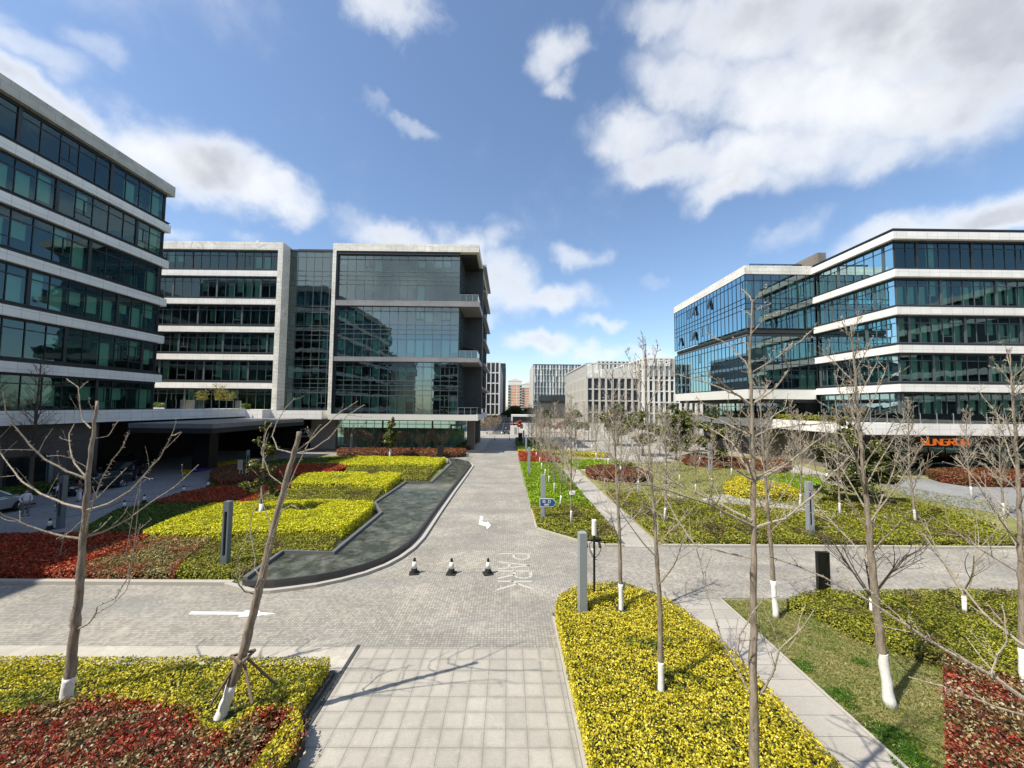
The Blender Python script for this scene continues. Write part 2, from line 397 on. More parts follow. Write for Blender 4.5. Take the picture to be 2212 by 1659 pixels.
def glassmat(name, tint, refl, base=.22, wav=.35):
    m, n = newmat(name)
    tr = n.node('ShaderNodeBsdfTransparent'); tr.inputs[0].default_value = rgba(tint)
    gl = n.node('ShaderNodeBsdfGlossy'); gl.inputs[0].default_value = rgba(refl); gl.inputs['Roughness'].default_value = 0.015
    w = n.noise(pos(n), .55, 2, .5)
    gl_n = bump(n, w, wav, .02); n.l.new(gl_n, gl.inputs['Normal'])
    fr = n.node('ShaderNodeFresnel'); fr.inputs[0].default_value = 1.55
    fac = n.math('ADD', n.math('MULTIPLY', fr.outputs[0], 1.0), base, clamp=True)
    mx = n.node('ShaderNodeMixShader'); n.l.new(fac, mx.inputs[0]); n.l.new(tr.outputs[0], mx.inputs[1]); n.l.new(gl.outputs[0], mx.inputs[2])
    finish(n, mx.outputs[0]); return m
glassmat('facade_glass', (0.50, 0.77, 0.68), (0.50, 0.74, 0.78), .06, .5)
glassmat('curtain_glass', (0.46, 0.72, 0.65), (0.66, 0.84, 0.86), .20, .5)
glassmat('blue_glass', (0.44, 0.68, 0.70), (0.38, 0.60, .68), .08, .22)
glassmat('rail_glass', (0.62, 0.72, 0.69), (0.9, 1, 1), .06, .02)
m, n = newmat('water')
w = n.noise(pos(n), 9, 3, .6)
b = n.node('ShaderNodeTexBrick'); n.l.new(pos(n), b.inputs['Vector']); b.offset = .5
b.inputs['Brick Width'].default_value = 1.1; b.inputs['Row Height'].default_value = .55; b.inputs['Mortar Size'].default_value = .012; b.inputs['Scale'].default_value = 1
b.inputs['Color1'].default_value = (.035, .042, .034, 1); b.inputs['Color2'].default_value = (.07, .08, .066, 1); b.inputs['Mortar'].default_value = (.03, .035, .03, 1)
s = n.noise(pos(n), 1.4, 6, .7, .5)
c = n.mix(n.maprange(s, .45, .7, 0, .75), b.outputs[0], (.22, .225, .19))
finish(n, princ(n, c, .07, 0, bump(n, w, .10, .01)))

# ------------------------------------------------------------------ mesh builder
class MB:
    def __init__(s): s.v = []; s.f = []
    def quad(s, a, b, c, d):
        i = len(s.v); s.v += [tuple(a), tuple(b), tuple(c), tuple(d)]; s.f.append((i, i + 1, i + 2, i + 3)); return s
    def box(s, x0, x1, y0, y1, z0, z1):
        if x0 > x1: x0, x1 = x1, x0
        if y0 > y1: y0, y1 = y1, y0
        i = len(s.v)
        s.v += [(x0, y0, z0), (x1, y0, z0), (x1, y1, z0), (x0, y1, z0), (x0, y0, z1), (x1, y0, z1), (x1, y1, z1), (x0, y1, z1)]
        s.f += [(i, i + 3, i + 2, i + 1), (i + 4, i + 5, i + 6, i + 7), (i, i + 1, i + 5, i + 4), (i + 1, i + 2, i + 6, i + 5), (i + 2, i + 3, i + 7, i + 6), (i + 3, i, i + 4, i + 7)]
        return s
    def bar(s, a, b, w, h, up=(0, 0, 1)):
        """box of cross-section w x h from a to b"""
        a = Vector(a); b = Vector(b); d = (b - a).normalized(); u = Vector(up)
        if abs(d.dot(u)) > .98: u = Vector((0, 1, 0))
        r = d.cross(u).normalized(); u = r.cross(d).normalized()
        i = len(s.v)
        for p in (a, b):
            for (q, t) in ((-1, -1), (1, -1), (1, 1), (-1, 1)):
                s.v.append(tuple(p + r * (q * w / 2) + u * (t * h / 2)))
        s.f += [(i, i + 1, i + 2, i + 3), (i + 4, i + 7, i + 6, i + 5)] + [(i + k, i + 4 + k, i + 4 + (k + 1) % 4, i + (k + 1) % 4) for k in range(4)]
        return s
    def tube(s, pts, rad, n=6, cap=True):
        pts = [Vector(p) for p in pts]
        if not hasattr(rad, '__len__'): rad = [rad] * len(pts)
        i0 = len(s.v); ref = Vector((0.31, 0.17, 0.93)); prev = None
        for k, p in enumerate(pts):
            d = (pts[min(k + 1, len(pts) - 1)] - pts[max(k - 1, 0)])
            if d.length < 1e-9: d = Vector((0, 0, 1))
            d.normalize()
            if prev is None:
                r = d.cross(ref)
                if r.length < 1e-3: r = d.cross(Vector((1, 0, 0)))
            else: r = prev - d * prev.dot(d)
            r.normalize(); prev = r; q = d.cross(r)
            for j in range(n):
                a = 2 * math.pi * j / n
                s.v.append(tuple(p + (r * math.cos(a) + q * math.sin(a)) * rad[k]))
        for k in range(len(pts) - 1):
            for j in range(n):
                a = i0 + k * n + j; b = i0 + k * n + (j + 1) % n
                s.f.append((a, b, b + n, a + n))
        if cap:
            s.f.append(tuple(i0 + j for j in range(n))[::-1]); e = i0 + (len(pts) - 1) * n; s.f.append(tuple(e + j for j in range(n)))
        return s
    def lathe(s, c, prof, n=16):
        return s.tube([(c[0], c[1], c[2] + z) for r, z in prof], [r for r, z in prof], n)
    def prism(s, poly, z0, z1):
        """extruded polygon (x, y)"""
        ar = sum(poly[i][0] * poly[(i + 1) % len(poly)][1] - poly[(i + 1) % len(poly)][0] * poly[i][1] for i in range(len(poly)))
        if ar < 0: poly = poly[::-1]
        i = len(s.v); n = len(poly)
        s.v += [(x, y, z0) for x, y in poly] + [(x, y, z1) for x, y in poly]
        s.f.append(tuple(range(i + n - 1, i - 1, -1))); s.f.append(tuple(range(i + n, i + 2 * n)))
        s.f += [(i + k, i + (k + 1) % n, i + n + (k + 1) % n, i + n + k) for k in range(n)]
        return s
    def build(s, name, mat, parent=None, smooth=False, loc=None, local=False):
        """verts are in world coordinates unless local; parented meshes are moved to the parent's frame"""
        me = bpy.data.meshes.new(name)
        off = Vector((0, 0, 0))
        if parent is not None and not local: off = wloc(parent)
        if parent is None and loc is not None: off = Vector(loc)
        if s.v and (off.length > 0 and not local):
            vv = [(a - off.x, b - off.y, c - off.z) for a, b, c in s.v]
        else: vv = s.v
        me.from_pydata(vv, [], s.f); me.update()
        me.materials.append(MATS[mat])
        if smooth: me.polygons.foreach_set('use_smooth', [True] * len(me.polygons))
        o = bpy.data.objects.new(name, me); COL.objects.link(o)
        if parent is not None: o.parent = parent
        elif loc is not None: o.location = loc
        return o
def wloc(o):
    v = Vector((0, 0, 0))
    while o is not None: v += o.location; o = o.parent
    return v
def thing(name, label, cat, loc, rz=0, group=None):
    o = bpy.data.objects.new(name, None); o.empty_display_size = .3
    COL.objects.link(o); o.location = loc; o.rotation_euler = (0, 0, rz)
    o['label'] = label; o['category'] = cat
    if group: o['group'] = group
    return o
def tag(o, label, cat, group=None, kind=None):
    if label: o['label'] = label
    if cat: o['category'] = cat
    if group: o['group'] = group
    if kind: o['kind'] = kind
    return o
def struct(o): o['kind'] = 'structure'; return o
def kids(o): return [c for c in bpy.data.objects if c.parent == o]
def copy_tree(o, children, loc, rz=0.0, scale=1.0, label=None):
    c = o.copy(); COL.objects.link(c); c.location = loc; c.rotation_euler = (0, 0, rz); c.scale = (scale,) * 3
    if label: c['label'] = label
    for ch, sub in children:
        d = ch.copy(); COL.objects.link(d); d.parent = c
        for g in sub:
            e = g.copy(); COL.objects.link(e); e.parent = d
    return c
def tree_of(o):
    return [(ch, kids(ch)) for ch in kids(o)]

# ------------------------------------------------------------------ leaf meshes (numpy)
def leaves_mesh(name, P0, size, mat, parent=None, up=.6, aspect=.55, loc=None, jitter=.35, nrm=None):
    """one small rhombus leaf per point of P0 (N x 3 world)"""
    N = len(P0)
    d = RNG.normal(size=(N, 3)); d[:, 2] = d[:, 2] * .5
    nn = RNG.normal(size=(N, 3)) * (1 - up) ; nn[:, 2] += up * 1.3
    if nrm is not None: nn += nrm
    nn /= np.linalg.norm(nn, axis=1)[:, None] + 1e-9
    d -= nn * np.sum(d * nn, axis=1)[:, None]; d /= np.linalg.norm(d, axis=1)[:, None] + 1e-9
    e = np.cross(nn, d)
    s = size * (1 + jitter * (RNG.random(N) * 2 - 1))
    a = d * s[:, None] * .5; b = e * s[:, None] * .5 * aspect
    V = np.empty((N, 4, 3)); V[:, 0] = P0 - a; V[:, 1] = P0 + b - a * .1; V[:, 2] = P0 + a; V[:, 3] = P0 - b - a * .1
    off = np.array(wloc(parent)) if parent is not None else (np.array(loc) if loc is not None else np.zeros(3))
    V = (V.reshape(-1, 3) - off).astype(np.float32)
    me = bpy.data.meshes.new(name)
    me.vertices.add(N * 4); me.vertices.foreach_set('co', V.ravel())
    me.loops.add(N * 4); me.loops.foreach_set('vertex_index', np.arange(N * 4, dtype=np.int32))
    me.polygons.add(N); me.polygons.foreach_set('loop_start', np.arange(0, N * 4, 4, dtype=np.int32))
    me.polygons.foreach_set('loop_total', np.full(N, 4, dtype=np.int32))
    me.update(); me.validate()
    me.materials.append(MATS[mat])
    o = bpy.data.objects.new(name, me); COL.objects.link(o)
    if parent is not None: o.parent = parent
    elif loc is not None: o.location = loc
    return o
def in_poly(px, py, poly):
    ins = np.zeros(len(px), bool); n = len(poly)
    for i in range(n):
        x1, y1 = poly[i]; x2, y2 = poly[(i + 1) % n]
        if y1 == y2: continue
        c = ((y1 > py) != (y2 > py)) & (px < (x2 - x1) * (py - y1) / (y2 - y1) + x1)
        ins ^= c
    return ins
def sample_poly(poly, N):
    xs = [p[0] for p in poly]; ys = [p[1] for p in poly]
    out = np.empty((0, 2))
    while len(out) < N:
        q = RNG.random((N * 2 + 100, 2)); q[:, 0] = min(xs) + q[:, 0] * (max(xs) - min(xs)); q[:, 1] = min(ys) + q[:, 1] * (max(ys) - min(ys))
        out = np.vstack([out, q[in_poly(q[:, 0], q[:, 1], poly)]])
    return out[:N]
def area(poly):
    return abs(sum(poly[i][0] * poly[(i + 1) % len(poly)][1] - poly[(i + 1) % len(poly)][0] * poly[i][1] for i in range(len(poly)))) / 2
def smoothnoise(x, y, sc, seed=0):
    r = np.random.default_rng(seed + 11); v = np.zeros_like(x)
    for k in range(7):
        a = r.random() * 6.28; f = sc * (1 + 2.2 * r.random()); v += np.sin((x * math.cos(a) + y * math.sin(a)) * f + r.random() * 6.28)
    return v / 7
def shrink(poly, d):
    """inset a polygon by d"""
    n = len(poly); ar = sum(poly[i][0] * poly[(i + 1) % n][1] - poly[(i + 1) % n][0] * poly[i][1] for i in range(n))
    sg = 1 if ar > 0 else -1; out = []
    for i in range(n):
        p0 = Vector(poly[i - 1]).to_2d(); p1 = Vector(poly[i]).to_2d(); p2 = Vector(poly[(i + 1) % n]).to_2d()
        a = (p1 - p0).normalized(); b = (p2 - p1).normalized()
        na = Vector((-a.y, a.x)) * sg; nb = Vector((-b.y, b.x)) * sg
        m_ = (na + nb)
        if m_.length < .3: m_ = na
        m_.normalize(); k = min(d / max(.4, m_.dot(na)), d * 2)
        q = p1 + m_ * k; out.append((q.x, q.y))
    return out
def hedge(name, label, cat, poly, h, leaf, mat, z0=0.0, cover=2.6, rough_h=.05, bare=None, group=None, up=.55, fray=0.0, core='hedge_core', seed=None, holes=()):
    """a clipped planting: leafy skin over a dark inner mass"""
    cx = sum(p[0] for p in poly) / len(poly); cy = sum(p[1] for p in poly) / len(poly)
    root = thing(name, label, cat, (cx, cy, z0), group=group)
    A = area(poly)
    N = int(A * cover / (leaf * leaf * .55))
    q = sample_poly(poly, N)
    if fray: q = q + RNG.normal(size=q.shape) * fray * (RNG.random((N, 1)) < .6)
    if seed is None: seed = int(abs(cx * 13 + cy * 7)) % 1000
    zz = h + rough_h * 1.2 * smoothnoise(q[:, 0], q[:, 1], 1.6, seed) + rough_h * smoothnoise(q[:, 0], q[:, 1], 6 / max(leaf * 12, .5), seed + 3)
    zz += (RNG.random(N) ** 2) * -leaf * 2.2 + leaf * .3
    for (hx, hy, hr) in holes:
        dd = np.hypot(q[:, 0] - hx, q[:, 1] - hy); zz -= np.clip(1 - dd / hr, 0, 1) * h * .55
    top = np.column_stack([q, zz + z0])
    per = []; nrms = []
    n = len(poly); ar = sum(poly[i][0] * poly[(i + 1) % n][1] - poly[(i + 1) % n][0] * poly[i][1] for i in range(n)); sg = 1 if ar > 0 else -1
    for i in range(n):
        a = np.array(poly[i]); b = np.array(poly[(i + 1) % n]); L = np.linalg.norm(b - a)
        if L < 1e-6: continue
        M_ = max(3, int(L * h * cover / (leaf * leaf * .55)))
        t = RNG.random(M_)[:, None]; d = (b - a) / L; nv = np.array([d[1], -d[0]]) * sg
        pp = a + (b - a) * t + nv * ((RNG.random(M_) - .6) * leaf * 1.2)[:, None]
        zq = RNG.random(M_) * h * 1.0
        per.append(np.column_stack([pp, zq + z0])); nrms.append(np.tile([nv[0], nv[1], 0], (M_, 1)))
    side = np.vstack(per); ns = np.vstack(nrms)
    allp = np.vstack([top, side]); nr = np.vstack([np.zeros((N, 3)), ns * 1.0])
    leaves_mesh('foliage', allp, leaf, mat, parent=root, up=up, nrm=nr)
    MB().prism(shrink(poly, min(.12, leaf * 1.2)), z0, z0 + max(.05, h - leaf * 1.6 - rough_h * 1.2)).build('inner_mass', core, root)  # solid dark fill under the leaf skin
    return root

# ------------------------------------------------------------------ ground
def sheet(name, poly, z, mat):
    mb = MB(); mb.prism(poly, z - .02 if z > .02 else z - .001, z)
    return struct(mb.build(name, mat))
def flat(name, polys, z, mat):
    mb = MB()
    for poly in polys:
        ar = sum(poly[i][0] * poly[(i + 1) % len(poly)][1] - poly[(i + 1) % len(poly)][0] * poly[i][1] for i in range(len(poly)))
        if ar < 0: poly = poly[::-1]
        i = len(mb.v); mb.v += [(x, y, z) for x, y in poly]; mb.f.append(tuple(range(i, i + len(poly))))
    return struct(mb.build(name, mat))
RECT = lambda x0, x1, y0, y1: [(x0, y0), (x1, y0), (x1, y1), (x0, y1)]
flat('ground', [RECT(-1500, 1500, -400, 3000)], 0.0, 'far_ground')
XR = 1.62; XL = -4.68
flat('plaza', [RECT(-90, 90, 62, 140), RECT(10, 80, 44, 62.0)], 0.004, 'plaza_paving')
flat('driveway', [[(-70, 16.75), (-6, 16.75), (-6, 62), (-70, 62)]], 0.008, 'drive_paving')
road_polys = [
    [(-90, 12.55), (XR + .05, 12.55), (XR + .05, 14.6), (7.0, 15.75), (90, 15.75), (90, 21.3), (5.2, 21.3), (3.9, 21.9), (1.7, 24.1), (1.45, 60), (1.35, 88), (-4.4, 88), (-4.6, 63.2), (-30, 62), (-30, 58), (-5.3, 58), (-5.3, 24), (-8, 17.5), (-90, 16.75)]]
flat('road', road_polys, 0.012, 'block_paving')
flat('cross_road', [RECT(-60, 60, 88, 105)], 0.012, 'plaza_paving')
flat('asphalt_road', [RECT(-4.6, 0.4, 105, 520)], 0.012, 'asphalt')
flat('forecourt', [RECT(XL, XR, -6, 12.55)], 0.012, 'slab_paving')
flat('roadside_pavement', [[(-90, 11.4), (XL, 11.4), (XL, 12.55), (-90, 12.55)]], 0.016, 'border_paving')
flat('pavement', [[(-29, 62.2), (-12, 62.0), (-7, 62.6), (-4.7, 64.5), (-4.3, 68), (-4.3, 88), (-6.6, 88), (-7.2, 66), (-28, 66)]], 0.03, 'border_paving')
# lawns and planted ground on the right
flat('lawn', [RECT(8.4, 30, -2, 15.7)], 0.006, 'lawn_dry')
flat('park_lawn', [[(1.7, 24.1), (3.9, 21.9), (5.2, 21.3), (60, 21.3), (60, 62), (1.5, 62)]], 0.008, 'lawn_dry')
flat('park_lawn', [[(1.6, 62), (10, 62), (10, 88), (1.5, 88)]], 0.01, 'lawn_green')
flat('garden_soil', [RECT(-90, XL - .2, -6, 11.4)], 0.006, 'soil')
flat('garden_soil', [RECT(1.64, 6.6, -2, 14.6)], 0.006, 'soil')
# garden island on the left, seen ground outline
isl = [(-90, 16.85)] + [G(u, v) for u, v in ((150, 1152), (250, 1103), (340, 1083), (452, 1054), (452, 1042), (455, 1030), (525, 1003), (620, 990), (700, 984), (960, 991), (560, 1262))]
isl = isl[:-1] + [(-7.9, 52), (-7.5, 40), (-10, 24), (-11.4, 16.85)]
garden_ground = isl
flat('garden_lawn', [isl], 0.02, 'lawn_green')
# straight stone path through both planting areas
flat('garden_path', [RECT(6.68, 8.42, -2, 15.72), RECT(6.35, 8.4, 21.3, 47)], 0.024, 'path_paving')
flat('park_path', [GP([(1436, 1066), (1505, 1081), (1560, 1068), (1610, 1073), (1700, 1092), (1760, 1098), (2060, 1160), (2130, 1186), (2060, 1186), (1990, 1160), (1750, 1118), (1640, 1112), (1500, 1092), (1436, 1073)]),
                   GP([(1655, 996), (1720, 1003), (1800, 1030), (1880, 1062), (1850, 1066), (1760, 1033), (1655, 1005)])], 0.028, 'path_paving')
flat('park_path', [GP([(1240, 1008), (1300, 985), (1420, 980), (1500, 990), (1420, 1002), (1330, 1000), (1262, 1018)])], 0.032, 'path_paving')
flat('side_road', [GP([(1860, 1032), (2212, 1046), (2500, 1056), (2500, 1190), (2212, 1120), (2060, 1094), (1950, 1068)])], 0.034, 'drive_paving')
# kerbs
def kerb(name, pts, w, h, mat='kerb_stone', z0=0.0):
    mb = MB()
    for a, b in zip(pts[:-1], pts[1:]):
        a3 = Vector((a[0], a[1], z0 + h / 2)); b3 = Vector((b[0], b[1], z0 + h / 2)); d = (b3 - a3)
        if d.length < .01: continue
        mb.bar(a3, b3 + d.normalized() * w * .3, w, h)
    return struct(mb.build(name, mat))
kerb('kerb', [(-90, 16.72), (-11.6, 16.72)], .24, .15)
kerb('kerb', [(1.52, 88), (1.6, 60), (1.78, 24.2), (4.0, 22.0), (5.3, 21.42), (6.3, 21.42)], .16, .13)
kerb('kerb', [(8.45, 21.4), (90, 21.3)], .18, .14)
kerb('kerb', [(1.68, -2), (1.68, 14.2)], .1, .1)
kerb('kerb', [(8.46, -2), (8.46, 15.7)], .08, .07)
kerb('kerb', [(-7.1, 66), (-6.6, 88)], .15, .14)
kerb('kerb', [(-29, 62.0), (-12, 61.8), (-6.6, 62.3), (-4.5, 64.4), (-4.2, 68), (-4.2, 88)], .16, .14)
kerb('drain_channel', [(XL + .02, -6), (XL + .02, 12.6)], .10, .035, 'granite')
kerb('kerb', [(-4.88, -6), (-4.88, 11.3)], .12, .12, 'granite')
kerb('kerb', GP([(1905, 1030), (2212, 1040), (2500, 1050)]), .25, .12)
# ------------------------------------------------------------------ markings
def marking(name, pix, mat='road_paint'):
    return flat(name, [GP(pix)], 0.018, mat)
marking('turn_arrow', [(493.7 + .29767 * x, 987.5 + 48 * 0 + .29767 * y) for x, y in ((1828, 430), (1848, 432), (1838, 468), (1873, 478), (1880, 468), (1903, 497), (1875, 524), (1870, 503), (1815, 490))])
marking('straight_arrow', [(407, 1328), (413, 1322), (526, 1323), (533, 1319), (560, 1320), (562, 1323.5), (596.5, 1326.5), (562, 1330), (550, 1332.5), (513, 1332.8), (520, 1328.5)])
marking('turn_arrow', [(1075, 977.2), (1081, 976.2), (1081, 977), (1083, 977), (1083, 975.6), (1086, 976.3), (1084, 979), (1080, 978.6), (1080, 977.9), (1075, 978.1)])
mb = MB()
for k in range(8): mb.box(-2.1, -1.9, 108 + k * 14, 114 + k * 14, .015, .018)
struct(mb.build('lane_marking', 'road_paint'))
def text_obj(name, body, size, loc, rot, mat, extrude=.01, parent=None, width=None, offset=0.0):
    cu = bpy.data.curves.new(name, 'FONT'); cu.body = body; cu.size = size; cu.extrude = extrude; cu.align_x = 'CENTER'; cu.align_y = 'CENTER'; cu.resolution_u = 3; cu.offset = offset
    o = bpy.data.objects.new(name, cu); COL.objects.link(o)
    dg = bpy.context.evaluated_depsgraph_get(); dg.update()
    me = bpy.data.meshes.new_from_object(o.evaluated_get(dg)); bpy.data.objects.remove(o); me.name = name
    me.materials.clear(); me.materials.append(MATS[mat])
    n_ = len(me.vertices); co = np.zeros(n_ * 3); me.vertices.foreach_get('co', co); co = co.reshape(-1, 3)
    sx = 1.0
    if width: sx = width / (co[:, 0].max() - co[:, 0].min())
    co[:, 0] -= (co[:, 0].max() + co[:, 0].min()) / 2; co[:, 1] -= (co[:, 1].max() + co[:, 1].min()) / 2
    co[:, 0] *= sx; me.vertices.foreach_set('co', co.ravel()); me.update()
    q = bpy.data.objects.new(name, me); COL.objects.link(q)
    L = Vector(loc)
    if parent is not None: q.parent = parent; L = L - wloc(parent)
    q.location = L; q.rotation_euler = rot
    return q
def strokes(mb, lines, w, z, fx):
    for a, b in lines:
        pa, pb = fx(*a), fx(*b); mb.bar((pa[0], pa[1], z), (pb[0], pb[1], z), w, .004)
# PARK inlaid in the road, tops of the letters towards +X, read towards the viewer
mb = MB()
def LP(i):   # letter i occupies its own slot along the road
    y0 = 20.25 - i * 1.04
    return lambda a, b: (-.42 + b * 1.5, y0 - a * .82)
f = LP(0); arc = [(.0, 1), (.55, 1), (.8, .93), (.9, .76), (.8, .59), (.55, .5), (0, .5)]
strokes(mb, [((0, 0), (0, 1))] + list(zip(arc[:-1], arc[1:])), .13, .017, f)
f = LP(1); strokes(mb, [((0, 0), (.5, 1)), ((.5, 1), (1, 0)), ((.2, .34), (.8, .34))], .13, .017, f)
f = LP(2); strokes(mb, [((0, 0), (0, 1))] + list(zip(arc[:-1], arc[1:])) + [((.45, .5), (.95, 0))], .13, .017, f)
f = LP(3); strokes(mb, [((0, 0), (0, 1)), ((.85, 1), (.02, .4)), ((.28, .58), (.95, 0))], .13, .017, f)
struct(mb.build('road_lettering', 'inlay_stone'))
# manhole frames
mb = MB()
for (u, v, w, d) in ((735 / 1, 0, 0, 0),):
    pass
for (cx, cy) in ((-3.2, 27), (-2.4, 45.0), (-.3, 56.5)):
    for (x0, x1, y0, y1) in ((cx - .4, cx + .4, cy - .3, cy - .27), (cx - .4, cx + .4, cy + .27, cy + .3), (cx - .4, cx - .37, cy - .3, cy + .3), (cx + .37, cx + .4, cy - .3, cy + .3)):
        mb.box(x0, x1, y0, y1, .013, .017)
struct(mb.build('manhole_frame', 'kerb_stone'))
# ------------------------------------------------------------------ buildings
BLINDS = {}
def hang_blinds():
    for nm, lst in BLINDS.items():
        def seen(it):
            vs = it[0].v; c = [sum(p[i] for p in vs) / 4 for i in range(3)]
            d = math.dist(c, EYE); return -(vs[3][2] - vs[0][2]) / d if c[1] > 5 else 1
        lst.sort(key=seen)
        for q, w, root in lst[:100]: q.build('window_blind', 'blind', w)
        rest = MB()
        for q, w, root in lst[100:]: rest.quad(*q.v)
        if rest.v: rest.build('window_blind', 'blind', lst[0][2])['kind'] = 'stuff'
class Face:
    """a vertical wall: origin, run direction t, outward normal n"""
    def __init__(s, x, y, t, n): s.o = (x, y); s.t = t; s.n = n
    def pt(s, a, d, z): return (s.o[0] + s.t[0] * a + s.n[0] * d, s.o[1] + s.t[1] * a + s.n[1] * d, z)
    def box(s, mb, a0, a1, d0, d1, z0, z1):
        p = s.pt(a0, d0, z0); q = s.pt(a1, d1, z1)
        mb.box(p[0], q[0], p[1], q[1], z0, z1); return mb
    def quad(s, mb, a0, a1, d, z0, z1):
        mb.quad(s.pt(a0, d, z0), s.pt(a1, d, z0), s.pt(a1, d, z1), s.pt(a0, d, z1)); return mb

def ribbon(root, F, a0, a1, z0, z1, mod=1.4, depth=.35, glass='facade_glass', blind_p=.7, rnd=None, bay=5, frame='dark_metal', lines=None, bay_off=0, drop=(.35, 1.0), bw=.74, mull=.055, sash=.12, name='ribbon_window'):
    """one storey's run of windows: glass, frame bars and the blinds behind it"""
    r = rnd or random
    if lines is None: lines = [z1 - .85]
    g = MB(); F.quad(g, a0, a1, -depth, z0, z1)
    w = g.build(name, glass, root)
    fr = MB(); bl = []; zt = max(lines)
    F.box(fr, a0, a1, -depth - .10, -depth + .10, z0, z0 + .10); F.box(fr, a0, a1, -depth - .10, -depth + .10, z1 - .10, z1)
    for l in lines: F.box(fr, a0, a1, -depth - .04, -depth + .05, l - .04, l + .04)
    n = max(1, round((a1 - a0) / mod)); m = (a1 - a0) / n
    for k in range(n + 1):
        big = bay and (k + bay_off) % bay == 0
        hw = .13 if big else mull / 2
        a = min(max(a0 + k * m, a0 + hw), a1 - hw)
        F.box(fr, a - hw, a + hw, -depth - .05, -depth + (.10 if big else .06), z0 + .101, z1 - .101)
        if k < n:
            if r.random() < sash:      # an opening light with its own small frame
                zz = z0 + (zt - z0) * .36
                F.box(fr, a + .02, a + m - .02, -depth - .03, -depth + .045, zz - .03, zz + .03)
                if r.random() < .5: F.box(fr, a + m * .48, a + m * .54, -depth - .03, -depth + .045, zz, zt)
            if blind_p and r.random() < blind_p:
                dz = (zt - .0 - z0) * (1 if r.random() < .45 else r.uniform(*drop))
                bl.append(F.quad(MB(), a + m * (1 - bw) / 2, a + m * (1 + bw) / 2, -depth - .35, zt - dz + .06, z1 - .15 if r.random() < .3 else zt - .03))
    fr.build('frame', frame, w)
    for q in bl: BLINDS.setdefault(root.name, []).append((q, w, root))
    return w

def band(root, F, a0, a1, z0, z1, out=.25, mat='pale_stone', depth=2.5, name='stone_band', sill=True, e0=0, e1=0):
    b = MB(); F.box(b, a0 - e0, a1 + e1, -.9, out, z0, z1)
    o = b.build(name, mat, root)
    if sill:
        s = MB(); F.box(s, a0, a1, -.85, out - .14, z1, z1 + .26); F.box(s, a0, a1, -.85, out - .03, z1 + .261, z1 + .31)
        F.box(s, a0, a1, -.85, -.12, z0 - .20, z0)
        s.build('sill', 'dark_metal', o)
    return o
def slabs(root, x0, x1, y0, y1, zs, inset=.95, core=3.6):
    s = MB()
    for z in zs: s.box(x0 + inset, x1 - inset, y0 + inset, y1 - inset, z - .55, z)
    s.build('floor_slabs', 'interior_floor', root)
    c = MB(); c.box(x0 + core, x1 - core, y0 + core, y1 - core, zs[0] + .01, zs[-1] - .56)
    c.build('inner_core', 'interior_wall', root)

# --- L1: long office block on the left, its street wall faces +X
ZT = [6.86, 10.77, 15.2, 19.5, 23.95, 28.12, 32.85]
x1, y1, y0 = -39.82, 43.68, -6.0
b = thing('office_building', 'dark glass office block with white stone floor bands, nearest on the left edge', 'building', (-52, 20, 0))
FE = Face(x1, y0, (0, 1), (1, 0)); FN = Face(x1, y1, (-1, 0), (0, 1)); FS = Face(x1, y0, (-1, 0), (0, -1))
L = y1 - y0
rr = random.Random(3)
for k in range(6):
    zb = ZT[k] + .31 if k else ZT[0] + .02; zt = (ZT[k + 1] - .85) if k < 5 else ZT[6] - 1.2
    ribbon(b, FE, 0, L - .35, zb, zt, mod=1.45, rnd=rr, bay=5, depth=.12, bay_off=k * 2, blind_p=.62 if k < 5 else .3, drop=(.3, .9))
    ribbon(b, FN, .13, 20, zb, zt, mod=1.45, rnd=rr, bay=5, depth=.12)
    zlo = zt; zhi = ZT[k + 1]
    top = k == 5
    m_ = MB()
    ob = .32 if not top else .45
    m_.box(x1 - 23, x1 + ob, y1 - .9, y1 + ob, zlo, zhi); m_.box(x1 - .9, x1 + ob, y0 - .55, y1 - .9, zlo, zhi)
    m_.box(x1 - 23, x1 - .9, y0 - .55, y0 + .9, zlo, zhi)
    o = m_.build('stone_band', 'weathered_stone' if top else 'pale_stone', b)
    if not top:
        s = MB(); s.box(x1 - .8, x1 + .16, y0, y1 + .16, zhi, zhi + .26); s.box(x1 - .8, x1 + .26, y0, y1 + .26, zhi + .261, zhi + .31)
        s.box(x1 - .8, x1 - .1, y0, y1, zlo - .22, zlo); s.build('sill', 'dark_metal', o)
    else:
        s = MB(); s.box(x1 - .8, x1 - .05, y0, y1, zlo - .25, zlo); s.build('sill', 'dark_metal', o)
slabs(b, x1 - 24, x1, y0, y1, ZT)
wl = MB(); wl.box(x1 - 24, x1 - 23.2, y0, y1, ZT[0], ZT[6] - .6); wl.box(x1 - 23.2, x1 - .9, y0 + .1, y0 + .5, ZT[0], ZT[6] - 1.3); wl.build('rear_wall', 'grey_panel', b)
rf = MB(); rf.box(x1 - 23, x1 - .9, y0 + .9, y1 - .9, ZT[6] - .6, ZT[6] - .3); rf.build('roof', 'roof_grey', b)
# ground storey behind and below the terrace
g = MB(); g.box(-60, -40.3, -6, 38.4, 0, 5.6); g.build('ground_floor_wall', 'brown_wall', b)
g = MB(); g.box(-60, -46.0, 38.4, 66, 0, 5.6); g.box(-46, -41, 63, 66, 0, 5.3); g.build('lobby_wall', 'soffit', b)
t = MB(); t.box(-60, -39.3, -6, 57.9, 5.7, 6.86); t.box(-60, -36.8, 57.9, 61, 5.3, 6.72)
t.build('terrace_parapet', 'pale_stone', b)
